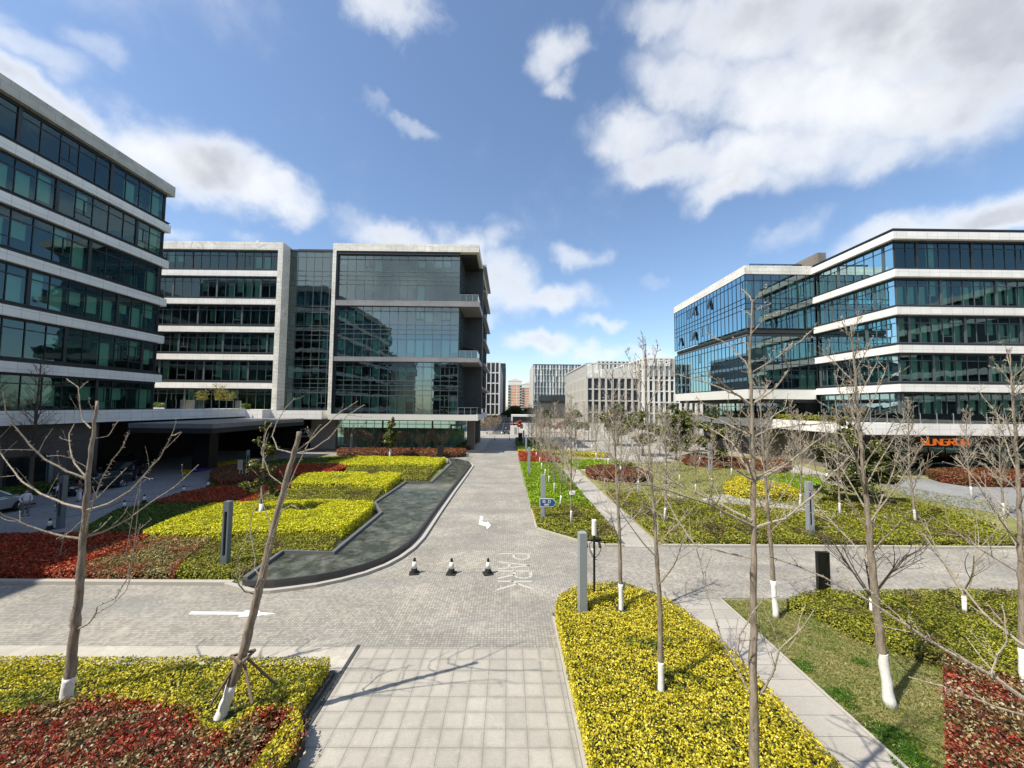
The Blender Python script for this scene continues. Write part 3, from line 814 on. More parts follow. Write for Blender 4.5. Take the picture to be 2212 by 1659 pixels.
# door in the dark wall
d = MB(); d.box(-40.3, -40.24, 31.5, 34.2, 0.02, 3.0); o = d.build('door', 'car_glass', b)
d = MB(); d.box(-40.24, -40.18, 31.4, 31.5, 0.02, 3.1); d.box(-40.24, -40.18, 34.2, 34.3, 0.02, 3.1); d.box(-40.24, -40.18, 31.4, 34.3, 3.0, 3.1); d.build('door_frame', 'dark_metal', o)
# terrace rail with glass between L1 and M
rl = thing('terrace_railing', 'glass railing on the parapet above the dark entrance canopy', 'railing', (-39.5, 50, 6.86))
r_ = MB(); r_.box(-39.52, -39.50, 44.6, 57.2, 6.9, 8.0); r_.build('glass_panel', 'rail_glass', rl)
for k in range(10): MB().box(-39.55, -39.47, 44.7 + k * 1.36 - .03, 44.7 + k * 1.36 + .03, 6.86, 8.03).build('post', 'grey_metal', rl)

# --- canopy over the drive, with column and shop lettering
c = thing('entrance_canopy', 'wide flat dark canopy reaching over the shaded drive', 'canopy', (-34, 48, 0))
m_ = MB(); m_.box(-39.25, -30.6, 40.2, 57.85, 5.0, 5.48); m_.build('roof_slab', 'canopy_top', c)
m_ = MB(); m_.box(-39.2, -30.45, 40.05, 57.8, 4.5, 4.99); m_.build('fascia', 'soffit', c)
m_ = MB(); m_.box(-36.4, -34.5, 45.0, 46.4, 0, 4.5); m_.build('column', 'black_paint', c)
m_ = MB(); m_.box(-36.4, -34.5, 55, 56.4, 0, 4.5); m_.build('column', 'black_paint', c)
tl = thing('shop_lettering', 'dim grey two-line wall lettering in the darkness under the canopy', 'sign', (-32.1, 62, 2.2))
text_obj('upper_line', 'KARL', 1.15, (-32.1, 62.0, 3.3), (math.pi / 2, 0, 0), 'dim_letters', .03, tl, width=2.3)
text_obj('lower_line', 'LAGERFELD', .42, (-32.1, 62.0, 2.5), (math.pi / 2, 0, 0), 'dim_letters', .03, tl, width=2.3)

# --- M: wide block straight ahead on the left
YM = 60.5
b = thing('office_building', 'wide six-storey glass office block in the centre left with white stone frame', 'building', (-30, 72, 0))
FM = Face(-60, YM, (1, 0), (0, -1))
ax = lambda X: X + 60
rr = random.Random(5)
xw1 = -36.3     # right end of the banded wing incl. frame
ZM = [6.64, 10.85, 15.33, 19.75, 24.2, 28.77, 33.44]
for k in range(6):
    zb = ZM[k] + (.31 if k else .03); zt = ZM[k + 1] - (.87 if k < 5 else 1.25)
    ribbon(b, FM, ax(-58), ax(xw1) - .8, zb, zt, mod=1.35, rnd=rr, bay=5, bay_off=k * 3, depth=.55, blind_p=.25 + .1 * (k in (2, 3)) + .3 * (k == 2), frame='pale_frame' if k < 5 else 'dark_metal', drop=(.2, .9))
    m_ = MB(); m_.box(-58, xw1 - .8, YM - .02, YM + .9, zt, ZM[k + 1])
    o = m_.build('stone_band', 'roof_stone' if k == 5 else 'pale_stone', b)
    s = MB()
    if k < 5: s.box(-58, xw1 - .8, YM + .1, YM + .9, ZM[k + 1], ZM[k + 1] + .3)
    s.box(-58, xw1 - .8, YM + .35, YM + .9, zt - .22, zt)
    s.build('sill', 'dark_metal', o)
m_ = MB(); m_.box(xw1 - .8, xw1, YM - .02, YM + 2.4, 6.6, 33.44); m_.build('stone_frame', 'roof_stone', b)
m_ = MB(); m_.box(-38.2, -28.9, YM - .6, YM + 3, 5.3, 6.6); m_.build('stone_band', 'pale_stone', b)
# recessed curtain wall between the wings
YR = 62.6
FR = Face(xw1, YR, (1, 0), (0, -1)); wR = -28.35 - xw1
def curtain(F, a0, a1, z0, z1, lines, mod, glass, depth=0.0, blind_rows=(), seed=1, frame='pale_frame', name='curtain_wall', bp=.6):
    r = random.Random(seed)
    g = MB(); F.quad(g, a0, a1, -depth, z0, z1); w = g.build(name, glass, b)
    fr = MB()
    for l in lines + [z0 + .05, z1 - .05]: F.box(fr, a0, a1, -depth - .05, -depth + .07, l - .04, l + .04)
    n = round((a1 - a0) / mod); m = (a1 - a0) / n
    bl = []
    for k in range(n + 1):
        a = min(max(a0 + k * m, a0 + .03), a1 - .03); F.box(fr, a - .03, a + .03, -depth - .045, -depth + .05, z0 + .1, z1 - .1)
        if k < n:
            for (zl, zh) in blind_rows:
                if r.random() < bp:
                    dz = (zh - zl) * (1 if r.random() < .4 else r.uniform(.25, .85))
                    bl.append(F.quad(MB(), a + m * .1, a + m * .9, -depth - .4, zh - dz, zh - .03))
                if r.random() < .12:
                    zz = zl + (zh - zl) * .38
                    F.box(fr, a + .03, a + m - .03, -depth - .04, -depth + .06, zz - .035, zz + .035)
                    F.box(fr, a + m / 2 - .03, a + m / 2 + .03, -depth - .04, -depth + .06, zz, zh)
    fr.build('frame', frame, w)
    for q in bl: BLINDS.setdefault(b.name, []).append((q, w, b))
    return w
def storey_lines(z0, z1):
    h = z1 - z0; return [z0 + h * q for q in (.355, .455, .545, .64, .905)]
blocks = [(6.65, 14.6), (15.1, 23.4), (23.9, 32.7)]
alll = []
rows = []
for z0, z1 in blocks:
    alll += storey_lines(z0, z1) + [z1 + .25]
    h = z1 - z0; rows += [(z0 + .1, z0 + h * .355), (z0 + h * .64, z0 + h * .9)]
curtain(FR, 0, wR, 6.62, 32.8, alll, 1.35, 'curtain_glass', 0, rows[:4], 4)
# right block: stone frame, glass box, two grey floors slabs, notch with balconies
xb0, xb1, xc = -28.35, -8.1, -4.85
m_ = MB(); m_.box(xb0, xb0 + .55, YM - .02, YR + .3, 6.1, 33.4); m_.box(xb0 + .55, xc - .15, YM - .02, YM + 1.1, 32.2, 33.4); m_.box(xc - .6, xc - .15, YM + 1.1, 86, 32.3, 33.4)
m_.build('stone_frame', 'roof_stone', b)
m_ = MB(); m_.box(xb0 + .56, xb0 + .8, YM + .1, YR, 6.1, 32.2); m_.box(xb0 + .8, xb1, YM + .1, YM + .5, 31.7, 32.2)
m_.build('inner_frame', 'black_paint', b)
FB = Face(xb0 + .8, YM + .5, (1, 0), (0, -1)); wB = xb1 - xb0 - .8
segs = [(6.15, 14.45), (15.15, 23.35), (24.2, 31.7)]
for i, (z0, z1) in enumerate(segs):
    h = z1 - z0
    curtain(FB, 0, wB, z0, z1, storey_lines(z0, z1), 1.36, 'curtain_glass', 0, [(z0 + .1, z0 + h * .355), (z0 + h * .64, z0 + h * .905)], 20 + i, bp=(.62, .5, .35)[i], frame='pale_frame')
    FW = Face(xb1, YM + .5, (0, 1), (1, 0))
    curtain(FW, 0, 7.2, z0, z1, storey_lines(z0, z1), 1.36, 'curtain_glass', 0, [], 30 + i)
for z0, z1 in ((23.35, 24.2), (14.45, 15.15)):
    m_ = MB(); m_.prism([(xb0 + .56, YM + .05), (xc + .0, YM + .05), (xc, YM + 1.0), (xc, 68.2), (xb1 - .6, 68.2), (xb1 - .6, YM + 1.6), (xb0 + .56, YM + 1.6)], z0, z1); m_.build('floor_edge', 'grey_panel', b)
m_ = MB(); m_.prism([(xb0, YM - .05), (xc + .05, YM - .05), (xc + .05, 86), (xb0, 86)], 5.25, 6.12); m_.build('floor_edge', 'white_concrete', b)
m_ = MB(); m_.box(xb1 - 2, xc, 68.2, 69.2, 6.15, 32.3); m_.build('panel_wall', 'dark_panel', b)
m_ = MB(); m_.box(xb1 - .5, xc - .61, YM + 1.2, 68.2, 31.8, 32.6); m_.build('balcony_soffit', 'soffit', b)
# street side of the right block, facing +X, with projecting frames
FS_ = Face(xc - .25, 69.2, (0, 1), (1, 0))
rr2 = random.Random(11)
for k in range(6):
    zb = ZM[k] + .35; zt = ZM[k + 1] - .5
    ribbon(b, FS_, 0, 16.8, zb, zt, mod=1.4, depth=.1, rnd=rr2, bay=4, blind_p=.3)
    m_ = MB(); FS_.box(m_, -.1, 16.8, -.8, .65 + .1, zt, zt + .42); m_.build('stone_band', 'grey_panel', b)
slabs(b, -58, xw1, YM, 80, ZM, 1.1, 4); slabs(b, xw1 + .5, xb0, YR, 80, ZM, .5, 3.2); slabs(b, xb0 + .6, xb1, YM + .5, 80, [6.15, 10.6, 15.1, 19.4, 24.1, 28, 31.9], .45, 3.6)
m_ = MB(); m_.box(-58.4, -58, YM + .1, 80, 5.4, 33.2); m_.box(-58, xb1, 79, 80, 5.4, 32.6); m_.build('rear_wall', 'grey_panel', b)
m_ = MB(); m_.box(-57.9, xw1 - .9, YM + .95, 80, 32.75, 33.0); m_.box(xw1 - .9, xb0, YR + .1, 80, 32.7, 32.95); m_.box(xb0 + .6, xc - .65, YM + 1.2, 80, 32.7, 33.0); m_.build('roof', 'roof_grey', b)
m_ = MB(); m_.box(xw1, xb0, YR - .15, YR + .5, 32.8, 33.1); m_.build('roof_edge', 'dark_metal', b)
# ground storey of the right block
FG = Face(-30.5, 67.4, (1, 0), (0, -1))
w = ribbon(b, FG, 0, 23, .05, 5.2, mod=1.4, depth=0, rnd=rr2, bay=6, blind_p=0, lines=[3.6, 4.3], name='shop_window')
m_ = MB(); m_.box(-34, -29.8, 66.9, 67.8, 0, 5.25); m_.build('stone_pier', 'beige_concrete', b)
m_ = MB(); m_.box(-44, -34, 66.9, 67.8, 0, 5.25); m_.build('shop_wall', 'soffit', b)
m_ = MB(); m_.box(-29.7, -8, 70, 70.5, 0, 3.4); m_.build('shop_backdrop', 'blind', b)  # pale wall added behind the glass to brighten the shopfront
m_ = MB(); m_.box(-7.2, -5.9, 67.0, 68.4, 0, 5.25); m_.build('column', 'brown_panel', b)
m_ = MB(); m_.box(-7.2, -5.9, 80, 81.4, 0, 5.25); m_.build('column', 'brown_panel', b)
# balcony railings
for i, z in enumerate((6.12, 15.15, 24.2)):
    rl = thing('balcony_railing', ('lowest glass balcony railing at the corner of the central block', 'middle glass balcony railing at the corner of the central block', 'top glass balcony railing at the corner of the central block')[i], 'railing', (-6.2, YM + .3, z), group='corner balcony railings')
    m_ = MB(); m_.box(xb1 + .1, xc - .25, YM + .29, YM + .31, z + .06, z + 1.12); m_.box(xc - .27, xc - .25, YM + .3, 66, z + .06, z + 1.12); m_.build('glass_panel', 'rail_glass', rl)
    m_ = MB()
    for k in range(4): m_.box(xb1 + .1 + k * 1.0, xb1 + .15 + k * 1.0, YM + .26, YM + .34, z, z + 1.16)
    m_.box(xb1 + .1, xc - .23, YM + .26, YM + .34, z + 1.13, z + 1.18); m_.box(xc - .3, xc - .22, YM + .34, 66, z + 1.13, z + 1.18); m_.build('rail', 'grey_metal', rl)
# folded parasols on two balconies
for i, z in enumerate((15.15, 24.2)):
    t = thing('parasol', ('drooping dark parasol on the middle corner balcony', 'drooping dark parasol on the top corner balcony')[i], 'parasol', (-6.9, 63, z), group='balcony parasols')
    m_ = MB(); m_.tube([(-6.9, 63, z), (-6.9, 63, z + 2.4)], .03, 6); m_.build('pole', 'dark_metal', t)
    m_ = MB(); m_.lathe((-6.9, 63, z), [(1.1, 1.72), (1.0, 1.85), (.5, 2.15), (.05, 2.4)], 8); m_.build('canopy', 'cloth_black', t)
# rooftop vent
m_ = MB(); m_.lathe((-41.9, 63, 33.0), [(.35, 0), (.35, 1.5), (.3, 1.6)], 12)
tag(m_.build('roof_vent', 'white_concrete', None, loc=(-41.9, 63, 33.0)), 'small white vent pipe on the flat roof of the banded wing', 'vent')

# --- R: office block on the right: banded part and glass part
b = thing('office_building', 'dark glass office block with bright white bands and glass corner on the right', 'building', (60, 60, 0))
XR1, YR1 = 44.55, 43.35
ZR = [6.03, 10.48, 14.94, 19.33, 23.73, 28.17]
FL = Face(XR1, YR1, (0, 1), (-1, 0)); FF = Face(XR1, YR1, (1, 0), (0, -1))
LL = 55.0 - YR1; LF = 46
rr = random.Random(9)
for k in range(5):
    zb = ZR[k] + (.31 if k else .03); zt = ZR[k + 1] - .85
    ribbon(b, FL, .38, LL, zb, zt, mod=1.3, rnd=rr, bay=5, bay_off=k, blind_p=.88, drop=(.55, 1), frame='pale_frame', bw=.7)
    ribbon(b, FF, .38, LF, zb, zt, mod=1.32, rnd=rr, bay=5, bay_off=k * 2, blind_p=.85 if k < 4 else .1, drop=(.45, 1), frame='pale_frame' if k < 4 else 'dark_metal', bw=.72)
    zlo, zhi = zt, ZR[k + 1]
    m_ = MB(); m_.box(XR1 - .35, XR1 + .9, YR1 - .35, 55.0, zlo, zhi); m_.box(XR1 + .9, XR1 + LF, YR1 - .35, YR1 + .9, zlo, zhi)
    o = m_.build('stone_band', 'pale_stone' if k < 4 else 'pale_stone', b)
    s = MB(); s.box(XR1 - .12, XR1 + .9, YR1 - .12, 55.0, zhi, zhi + .27); s.box(XR1 + .9, XR1 + LF, YR1 - .12, YR1 + .9, zhi, zhi + .27)
    s.box(XR1 + .1, XR1 + .9, YR1 + .1, 55.0, zlo - .2, zlo); s.box(XR1 + .9, XR1 + LF, YR1 + .1, YR1 + .9, zlo - .2, zlo)
    if k == 4: s.box(XR1 - .2, XR1 + .2, YR1 - .2, 55.0, zhi + .27, zhi + .42); s.box(XR1 + .2, XR1 + LF, YR1 - .2, YR1 + .2, zhi + .27, zhi + .42)
    s.build('sill', 'dark_metal', o)
slabs(b, XR1, XR1 + LF, YR1, 80, ZR, .95, 3.4)
X2 = 34.35; Y2 = 55.0; Y2b = 79.0
segs = [(19.15, 27.2), (10.4, 18.1)]
FL2 = Face(X2, Y2, (0, 1), (-1, 0)); FF2 = Face(X2, Y2, (1, 0), (0, -1))
for i, (z0, z1) in enumerate(segs):
    h = z1 - z0
    rws = [(z0 + .1, z0 + h * .355), (z0 + h * .56, z0 + h * .88)]
    ln = [z0 + h * q for q in (.355, .46, .555, .88)]
    curtain(FL2, 0, Y2b - Y2, z0, z1, ln, 1.1, 'blue_glass', 0, rws, 50 + i, frame='dark_metal', bp=.6)
    curtain(FF2, 0, XR1 - X2, z0, z1, ln, 1.25, 'curtain_glass', 0, rws, 60 + i, frame='dark_metal', bp=.8)
m_ = MB(); m_.box(X2 + .5, XR1 + .5, Y2 + .5, Y2b - .3, 18.1, 19.15); m_.build('recess', 'dark_metal', b)
m_ = MB(); m_.box(X2 - .05, XR1 - .36, Y2 - .05, Y2 + .9, 27.2, 28.45); m_.box(X2 - .05, X2 + .9, Y2 + .9, Y2b + .05, 27.2, 28.45); m_.build('stone_band', 'roof_stone', b)
m_ = MB(); m_.box(X2 - .02, XR1 - .36, Y2 - .02, Y2 + .9, 8.95, 10.35); m_.box(X2 - .02, X2 + .9, Y2 + .9, Y2b, 8.95, 10.35); m_.build('stone_band', 'white_concrete', b)
slabs(b, X2, XR1 + 6, Y2, Y2b, [10.3, 14.0, 18.4, 19.1, 22.8, 27.2], .3, 3.2)
m_ = MB(); m_.box(X2 + .9, XR1 + 2, Y2 + .9, Y2b, 8.5, 9.4); m_.build('soffit', 'soffit', b)
FU = Face(40.5, 57.5, (0, 1), (-1, 0))
ribbon(b, FU, 0, 22, 6.1, 8.5, mod=1.4, depth=0, rnd=rr, bay=4, blind_p=.3, lines=[7.9])
ribbon(b, Face(40.5, 57.5, (1, 0), (0, -1)), 0, 4, 6.1, 8.5, mod=1.4, depth=0, rnd=rr, bay=4, blind_p=.3, lines=[7.9])
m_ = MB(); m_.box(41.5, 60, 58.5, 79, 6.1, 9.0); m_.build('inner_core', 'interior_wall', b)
m_ = MB(); m_.box(XR1 + .8, XR1 + LF, YR1 + .8, 80, 27.5, 27.8); m_.box(X2 + .8, XR1 + 1, Y2 + .8, Y2b, 27.4, 27.7); m_.build('roof', 'roof_grey', b)
m_ = MB(); m_.box(38.6, 90, 42.9, 80, 4.75, 6.03); m_.build('terrace_parapet', 'pale_stone', b)
m_ = MB(); m_.box(39.3, 90, 43.8, 80, 4.3, 4.75); m_.box(40.2, 90, 45.0, 46.2, 3.2, 4.3); m_.build('fascia', 'soffit', b)
FGr = Face(41, 49.5, (1, 0), (0, -1))
ribbon(b, FGr, 0, 48, .05, 4.3, mod=2.2, depth=0, rnd=rr, bay=4, blind_p=.1, lines=[3.1], name='shop_window')
m_ = MB(); m_.box(39, 41.4, 58.0, 59.0, 0, 4.3); m_.box(41, 41.6, 49.6, 58, 0, 4.3); m_.build('stone_pier', 'brown_panel', b)
m_ = MB(); m_.box(42, 90, 53, 54, 0, 4.3); m_.box(39.5, 40.3, 60, 78, 0, 4.3); m_.build('shop_wall', 'soffit', b)
m_ = MB(); m_.box(90, 90.5, 43, 80, 0, 28); m_.box(41, 90, 80, 80.5, 0, 27.4); m_.build('rear_wall', 'grey_panel', b)
# opened sashes
for i, (y, z, lb) in enumerate(((64.4, 24.4, 'tilted-out window sash high on the glass corner, nearer of the upper pair'), (69.6, 24.6, 'tilted-out window sash high on the glass corner, farther of the upper pair'), (69.8, 20.0, 'tilted-out window sash on the glass corner, nearer of the lower pair'), (75.6, 19.9, 'tilted-out window sash on the glass corner, farther of the lower pair'))):
    m_ = MB(); i0 = 0
    m_.v = [(X2 - .08, y, z + 1.6), (X2 - .08, y + .8, z + 1.6), (X2 - .42, y + .8, z), (X2 - .42, y, z), (X2 - .12, y, z + 1.6), (X2 - .12, y + .8, z + 1.6), (X2 - .46, y + .8, z), (X2 - .46, y, z)]
    m_.f = [(0, 1, 2, 3), (7, 6, 5, 4), (0, 4, 5, 1), (1, 5, 6, 2), (2, 6, 7, 3), (3, 7, 4, 0)]
    o = m_.build('open_sash', 'dark_metal', b); o['label'] = lb
# roof huts
m_ = MB(); m_.box(48.5, 49.8, 59, 74, 27.8, 32.2); tag(m_.build('roof_hut', 'brown_panel', None, loc=(47.6, 65, 27.5)), 'long brown panelled stair hut on the right block roof', 'roof hut')
m_ = MB(); m_.box(52.0, 53.8, 56.5, 59, 27.8, 31.0); tag(m_.build('roof_hut', 'brown_panel', None, loc=(51.3, 56.5, 27.5)), 'small brown hut just showing over the right block roof edge', 'roof hut')
# glass rail round the roof of the glass part and on the terrace
rl = thing('terrace_railing', 'glass railing on the white terrace band of the right block', 'railing', (39, 52, 6.05))
m_ = MB(); m_.box(39.1, 39.13, 44.5, 70, 6.1, 7.15); m_.box(39.1, 70, 43.4, 43.43, 6.1, 7.15); m_.build('glass_panel', 'rail_glass', rl)
for k in range(14): MB().box(39.07, 39.16, 44.5 + k * 1.9, 44.56 + k * 1.9, 6.05, 7.2).build('post', 'grey_metal', rl)
for k in range(1, 17): MB().box(39.07 + k * 1.9, 39.13 + k * 1.9, 43.37, 43.46, 6.03, 7.2).build('post', 'grey_metal', rl)
rl = thing('roof_railing', 'low glass railing on the roof above the glass corner', 'railing', (40, 56, 28))
m_ = MB(); m_.box(36, 43.9, 56.4, 56.43, 28.5, 29.2); m_.build('glass_panel', 'rail_glass', rl)
m_ = MB(); m_.box(36, 43.9, 56.37, 56.46, 29.2, 29.27)
for k in range(5): m_.box(36 + k * 1.8, 36.06 + k * 1.8, 56.37, 56.46, 27.7, 29.25)
m_.build('rail', 'dark_metal', rl)
# sign in orange letters
tl = thing('shop_lettering', 'large orange capital letters on the dark fascia of the right block', 'sign', (52.3, 44.9, 3.85))
LW = 5.75 / 7; xs = 48.3
def seg_letter(ch, x0):
    S = {'S': [((1, 1), (0, 1)), ((0, 1), (0, .5)), ((0, .5), (1, .5)), ((1, .5), (1, 0)), ((1, 0), (0, 0))],
         'U': [((0, 1), (0, 0)), ((0, 0), (1, 0)), ((1, 0), (1, 1))],
         'N': [((0, 0), (0, 1)), ((0, 1), (1, 0)), ((1, 0), (1, 1))],
         'G': [((1, 1), (0, 1)), ((0, 1), (0, 0)), ((0, 0), (1, 0)), ((1, 0), (1, .5)), ((1, .5), (.5, .5))],
         'R': [((0, 0), (0, 1)), ((0, 1), (1, 1)), ((1, 1), (1, .5)), ((1, .5), (0, .5)), ((.4, .5), (1, 0))],
         'O': [((0, 0), (0, 1)), ((0, 1), (1, 1)), ((1, 1), (1, 0)), ((1, 0), (0, 0))],
         'W': [((0, 1), (0, 0)), ((0, 0), (.5, .45)), ((.5, .45), (1, 0)), ((1, 0), (1, 1))]}[ch]
    mb = MB()
    for (a, b_) in S:
        mb.bar((x0 + a[0] * .62, 44.9, 3.5 + a[1] * .72), (x0 + b_[0] * .62, 44.9, 3.5 + b_[1] * .72), .12, .10, up=(0, 1, 0))
    return mb
for i, ch in enumerate('SUNGROW'):
    seg_letter(ch, xs + i * LW).build('letter', 'orange_letters', tl)

# --- far buildings
def gridblock(name, label, x0, x1, y0, y1, z0, z1, rows, cols, colsL, mat='white_concrete', face_left=False, pier=.45, win='far_window', top=None):
    bb = thing(name, label, 'building', ((x0 + x1) / 2, (y0 + y1) / 2, 0))
    c_ = MB(); c_.box(x0 + .5, x1 - .5, y0 + .5, y1 - .5, z0, z1 - (top or 0)); c_.build('window_wall', win, bb)
    g_ = MB(); hz = (z1 - z0) / rows
    for k in range(rows + 1): g_.box(x0 + .02, x1 - .02, y0 + .02, y0 + .5, z0 + k * hz - .25, z0 + k * hz + .25)
    for k in range(cols + 1):
        x = x0 + (x1 - x0) * k / cols; g_.box(x - pier / 2, x + pier / 2, y0 - .15, y0 + .51, z0, z1)
    for X_, s in ((x0, 1), (x1, -1)):
        for k in range(rows + 1): g_.box(X_ + .02 * s, X_ + .5 * s, y0 + .5, y1, z0 + k * hz - .25, z0 + k * hz + .25)
        for k in range(colsL + 1):
            y = y0 + (y1 - y0) * k / colsL; g_.box(X_ - .15 * s, X_ + .51 * s, y - pier / 2, y + pier / 2, z0, z1)
    g_.build('grid_frame', mat, bb)
    return bb
bb = gridblock('office_building', 'narrow white grid-fronted block beyond the central building', -12, -4.1, 170, 250, 3.7, 26.9, 5, 4, 34)
m_ = MB(); m_.box(-11, -5, 172, 248, 0, 3.4); m_.build('ground_floor_wall', 'brown_panel', bb)
bb = gridblock('office_building', 'dark glass tower peeping out behind the narrow white grid block', -14, -2.6, 262, 300, 0, 36.5, 9, 8, 12, 'dark_metal', win='far_blue', pier=.6)
# F2: glass block with white vertical fins
bb = thing('office_building', 'dark glass block with white vertical fins in the far centre', 'building', (31, 270, 0))
m_ = MB(); m_.box(16, 47, 250, 292, 0, 34.6); m_.build('glass_wall', 'far_blue', bb)
fn = MB(); rr = random.Random(4)
for k in range(16):
    x = 16.3 + k * 2.0; x2 = x
    for z in range(11, 34, 4):
        w_ = rr.choice((.35, .6, 1.0)); fn.box(x, x + w_, 249.5, 249.97, z, min(34.4, z + 4.2))
for k in range(14): fn.box(15.5, 15.97, 251 + k * 3, 251.8 + k * 3, 4, 34.3)
for z in range(8, 34, 4): fn.box(16, 47, 249.8, 249.96, z, z + .25)
fn.build('fins', 'white_concrete', bb)
m_ = MB(); m_.box(15.8, 47.2, 249.7, 292.2, 34.6, 35.0); m_.build('roof', 'dark_metal', bb)
m_ = MB(); m_.box(18.5, 40, 240, 249.4, 0, 14.2); m_.build('annex', 'slat_wall', bb)
m_ = MB(); m_.box(19, 40.5, 239.4, 249.4, 11.0, 14.6); m_.build('annex_window', 'far_window', bb)
# F3: white grid hotel block, open pergola on the roof
bb = gridblock('hotel_building', 'white grid-fronted low block with open roof pergola, right of centre far away', 30.3, 56, 150, 205, 1, 19.0, 4, 10, 15, 'beige_concrete', pier=.7)
m_ = MB()
for k in range(11): x = 30.3 + 25.7 * k / 10; m_.box(x - .3, x + .3, 149.9, 150.5, 19.2, 24.3)
for k in range(24): y = 151 + 54 * k / 24; m_.box(30.2, 30.6, y - .35, y + .35, 3, 24.2)
m_.box(30, 56, 149.8, 150.6, 24.3, 24.8); m_.box(30, 30.8, 150.6, 205, 24.3, 24.8); m_.build('pergola', 'beige_concrete', bb)
m_ = MB(); m_.box(38, 50, 157, 170, 19, 23.2); m_.box(34, 37, 156, 160, 19, 21.3); m_.box(51, 55, 156, 162, 19, 21); m_.build('plant_room', 'white_concrete', bb)
bb = gridblock('hotel_building', 'tall white grid-fronted wing with rooftop sign, beside the right glass block', 51.5, 80, 147, 190, 1, 26.5, 6, 14, 12, 'white_concrete', pier=.75)
sl = MB()
for k in range(52): sl.box(51.8 + k * .55, 51.95 + k * .55, 146.75, 146.9, 19.5, 26.3)
sl.build('louvres', 'beige_concrete', bb)
tl = thing('rooftop_sign', 'white rooftop characters on the tall white grid wing', 'sign', (56.1, 146.3, 24.6))
for i, ch in enumerate('水晶酒店'):
    text_obj('character', ch, 2.5, (51.6 + i * 3.0, 146.3, 24.6), (math.pi / 2, 0, 0), 'road_paint', .06, tl, width=2.3, offset=.05)
bb = gridblock('office_building', 'dark striped glass block rising behind the white grid hotel', 46, 76, 200, 240, 0, 31.5, 7, 14, 16, 'white_concrete', win='far_blue', pier=.8)
# apartments
def apartment(label, x0, x1, y, z, wn):
    bb = thing('apartment_building', label, 'building', ((x0 + x1) / 2, y + 8, 0))
    m_ = MB(); m_.box(x0, x1, y, y + 22, 0, z - 7); o = m_.build('wall', 'apartment_wall', bb)
    m_ = MB(); m_.box(x0 + .2, x1 - .2, y - .2, y + 22, z - 7, z - 3); xm = (x0 + x1) / 2
    m_.v += [(x0 - .3, y - .4, z - 3), (x1 + .3, y - .4, z - 3), (xm, y - .4, z), (x0 - .3, y + 22, z - 3), (x1 + .3, y + 22, z - 3), (xm, y + 22, z)]; i = len(m_.v) - 6
    m_.f += [(i, i + 1, i + 2), (i + 5, i + 4, i + 3), (i, i + 2, i + 5, i + 3), (i + 2, i + 1, i + 4, i + 5)]
    m_.build('gable', 'white_concrete', bb)
    nz_ = int((z - 7) / 2.9)
    for r_ in range(nz_):
        zz = 1 + r_ * 2.9
        for X_ in (x0 - .1, x1 - 2.2):
            w_ = MB().box(X_, X_ + 2.2, y - .5, y - .01, zz, zz + 1.7).build('balcony_window', 'far_window', bb); MB().box(X_ - .1, X_ + 2.3, y - .9, y - .02, zz - .5, zz - .05).build('balcony', 'white_concrete', w_)
apartment('orange and white apartment tower with gabled roof at the end of the road', -.7, 13.5, 400, 36.5, 3)
apartment('farther apartment tower with orange wall, half hidden behind the finned block', 15.5, 29, 450, 36, 3)
m_ = MB()
# pavilion at the far right of the road
pv = thing('shelter', 'dark glazed roadside shelter with white flat roof beyond the crossing', 'shelter', (4.4, 150, 0))
m_ = MB(); m_.box(1.0, 10.5, 146, 154, 3.6, 4.3); m_.build('roof', 'white_concrete', pv)
m_ = MB(); m_.box(1.6, 10, 146.6, 153.5, 0, 3.6); m_.build('glazed_wall', 'far_window', pv)
m_ = MB(); m_.box(1.0, 1.5, 146, 154, 0, 3.6); m_.box(1.5, 10.5, 146.3, 146.5, 1.0, 1.25); m_.build('frame', 'white_concrete', pv)
bx = thing('utility_box', 'white utility cabinet with grey door beside the far crossing', 'cabinet', (1.4, 104, 0))
m_ = MB(); m_.box(.5, 2.4, 103.4, 105, 0, 2.3); m_.build('cabinet', 'white_concrete', bx)
m_ = MB(); m_.box(1.5, 2.2, 103.34, 103.4, .2, 1.9); m_.build('door', 'grey_metal', bx)
# block behind the viewer (seen in the window reflections) and low wing of the opposite side
def banded(name, label, x0, x1, y0, y1, z1, n):
    bb = thing(name, label, 'building', ((x0 + x1) / 2, (y0 + y1) / 2, 0))
    MB().box(x0 + .4, x1 - .4, y0 + .4, y1 - .4, 0, z1 - .4).build('window_wall', 'far_window', bb)
    for k in range(n + 1):
        z = z1 * k / n; MB().box(x0, x1, y0, y1, z, z + 1.0).build('stone_band', 'pale_stone', bb)
    m_ = MB(); x = x0 + .3
    while x < x1: m_.box(x, x + .12, y1 - .4, y1 - .25, 1, z1); x += 1.6
    m_.build('frame', 'dark_metal', bb)
banded('office_building', 'banded office block behind the viewer on the right, seen in the window glass', -30, 110, -62, -30, 23.5, 5)
banded('office_building', 'banded office block behind the viewer on the left, seen in the window glass', -64, -41, -50, -12, 25, 5)
banded('office_building', 'long block out of view behind the left office block, seen in the window glass', -150, -72, -40, 56, 30, 6)
banded('office_building', 'banded block standing out of view behind the central office block', -90, -15, 112, 160, 26, 6)
banded('office_building', 'banded block beside the viewer out of view on the right, seen in the window glass', 84, 130, -28, 27, 28, 6)
gates = thing('gate_frame', 'black gateway frame beside the raised corner of the central block', 'gate', (-11, 93, 0))
m_ = MB()
for x in (-13.8, -11.3, -9.4, -7.6): m_.box(x - .18, x + .18, 92.8, 93.2, 0, 3.0)
m_.box(-14, -11.1, 92.7, 93.3, 2.7, 3.1); m_.box(-9.6, -7.4, 92.7, 93.3, 2.7, 3.1); m_.build('frame', 'black_paint', gates)
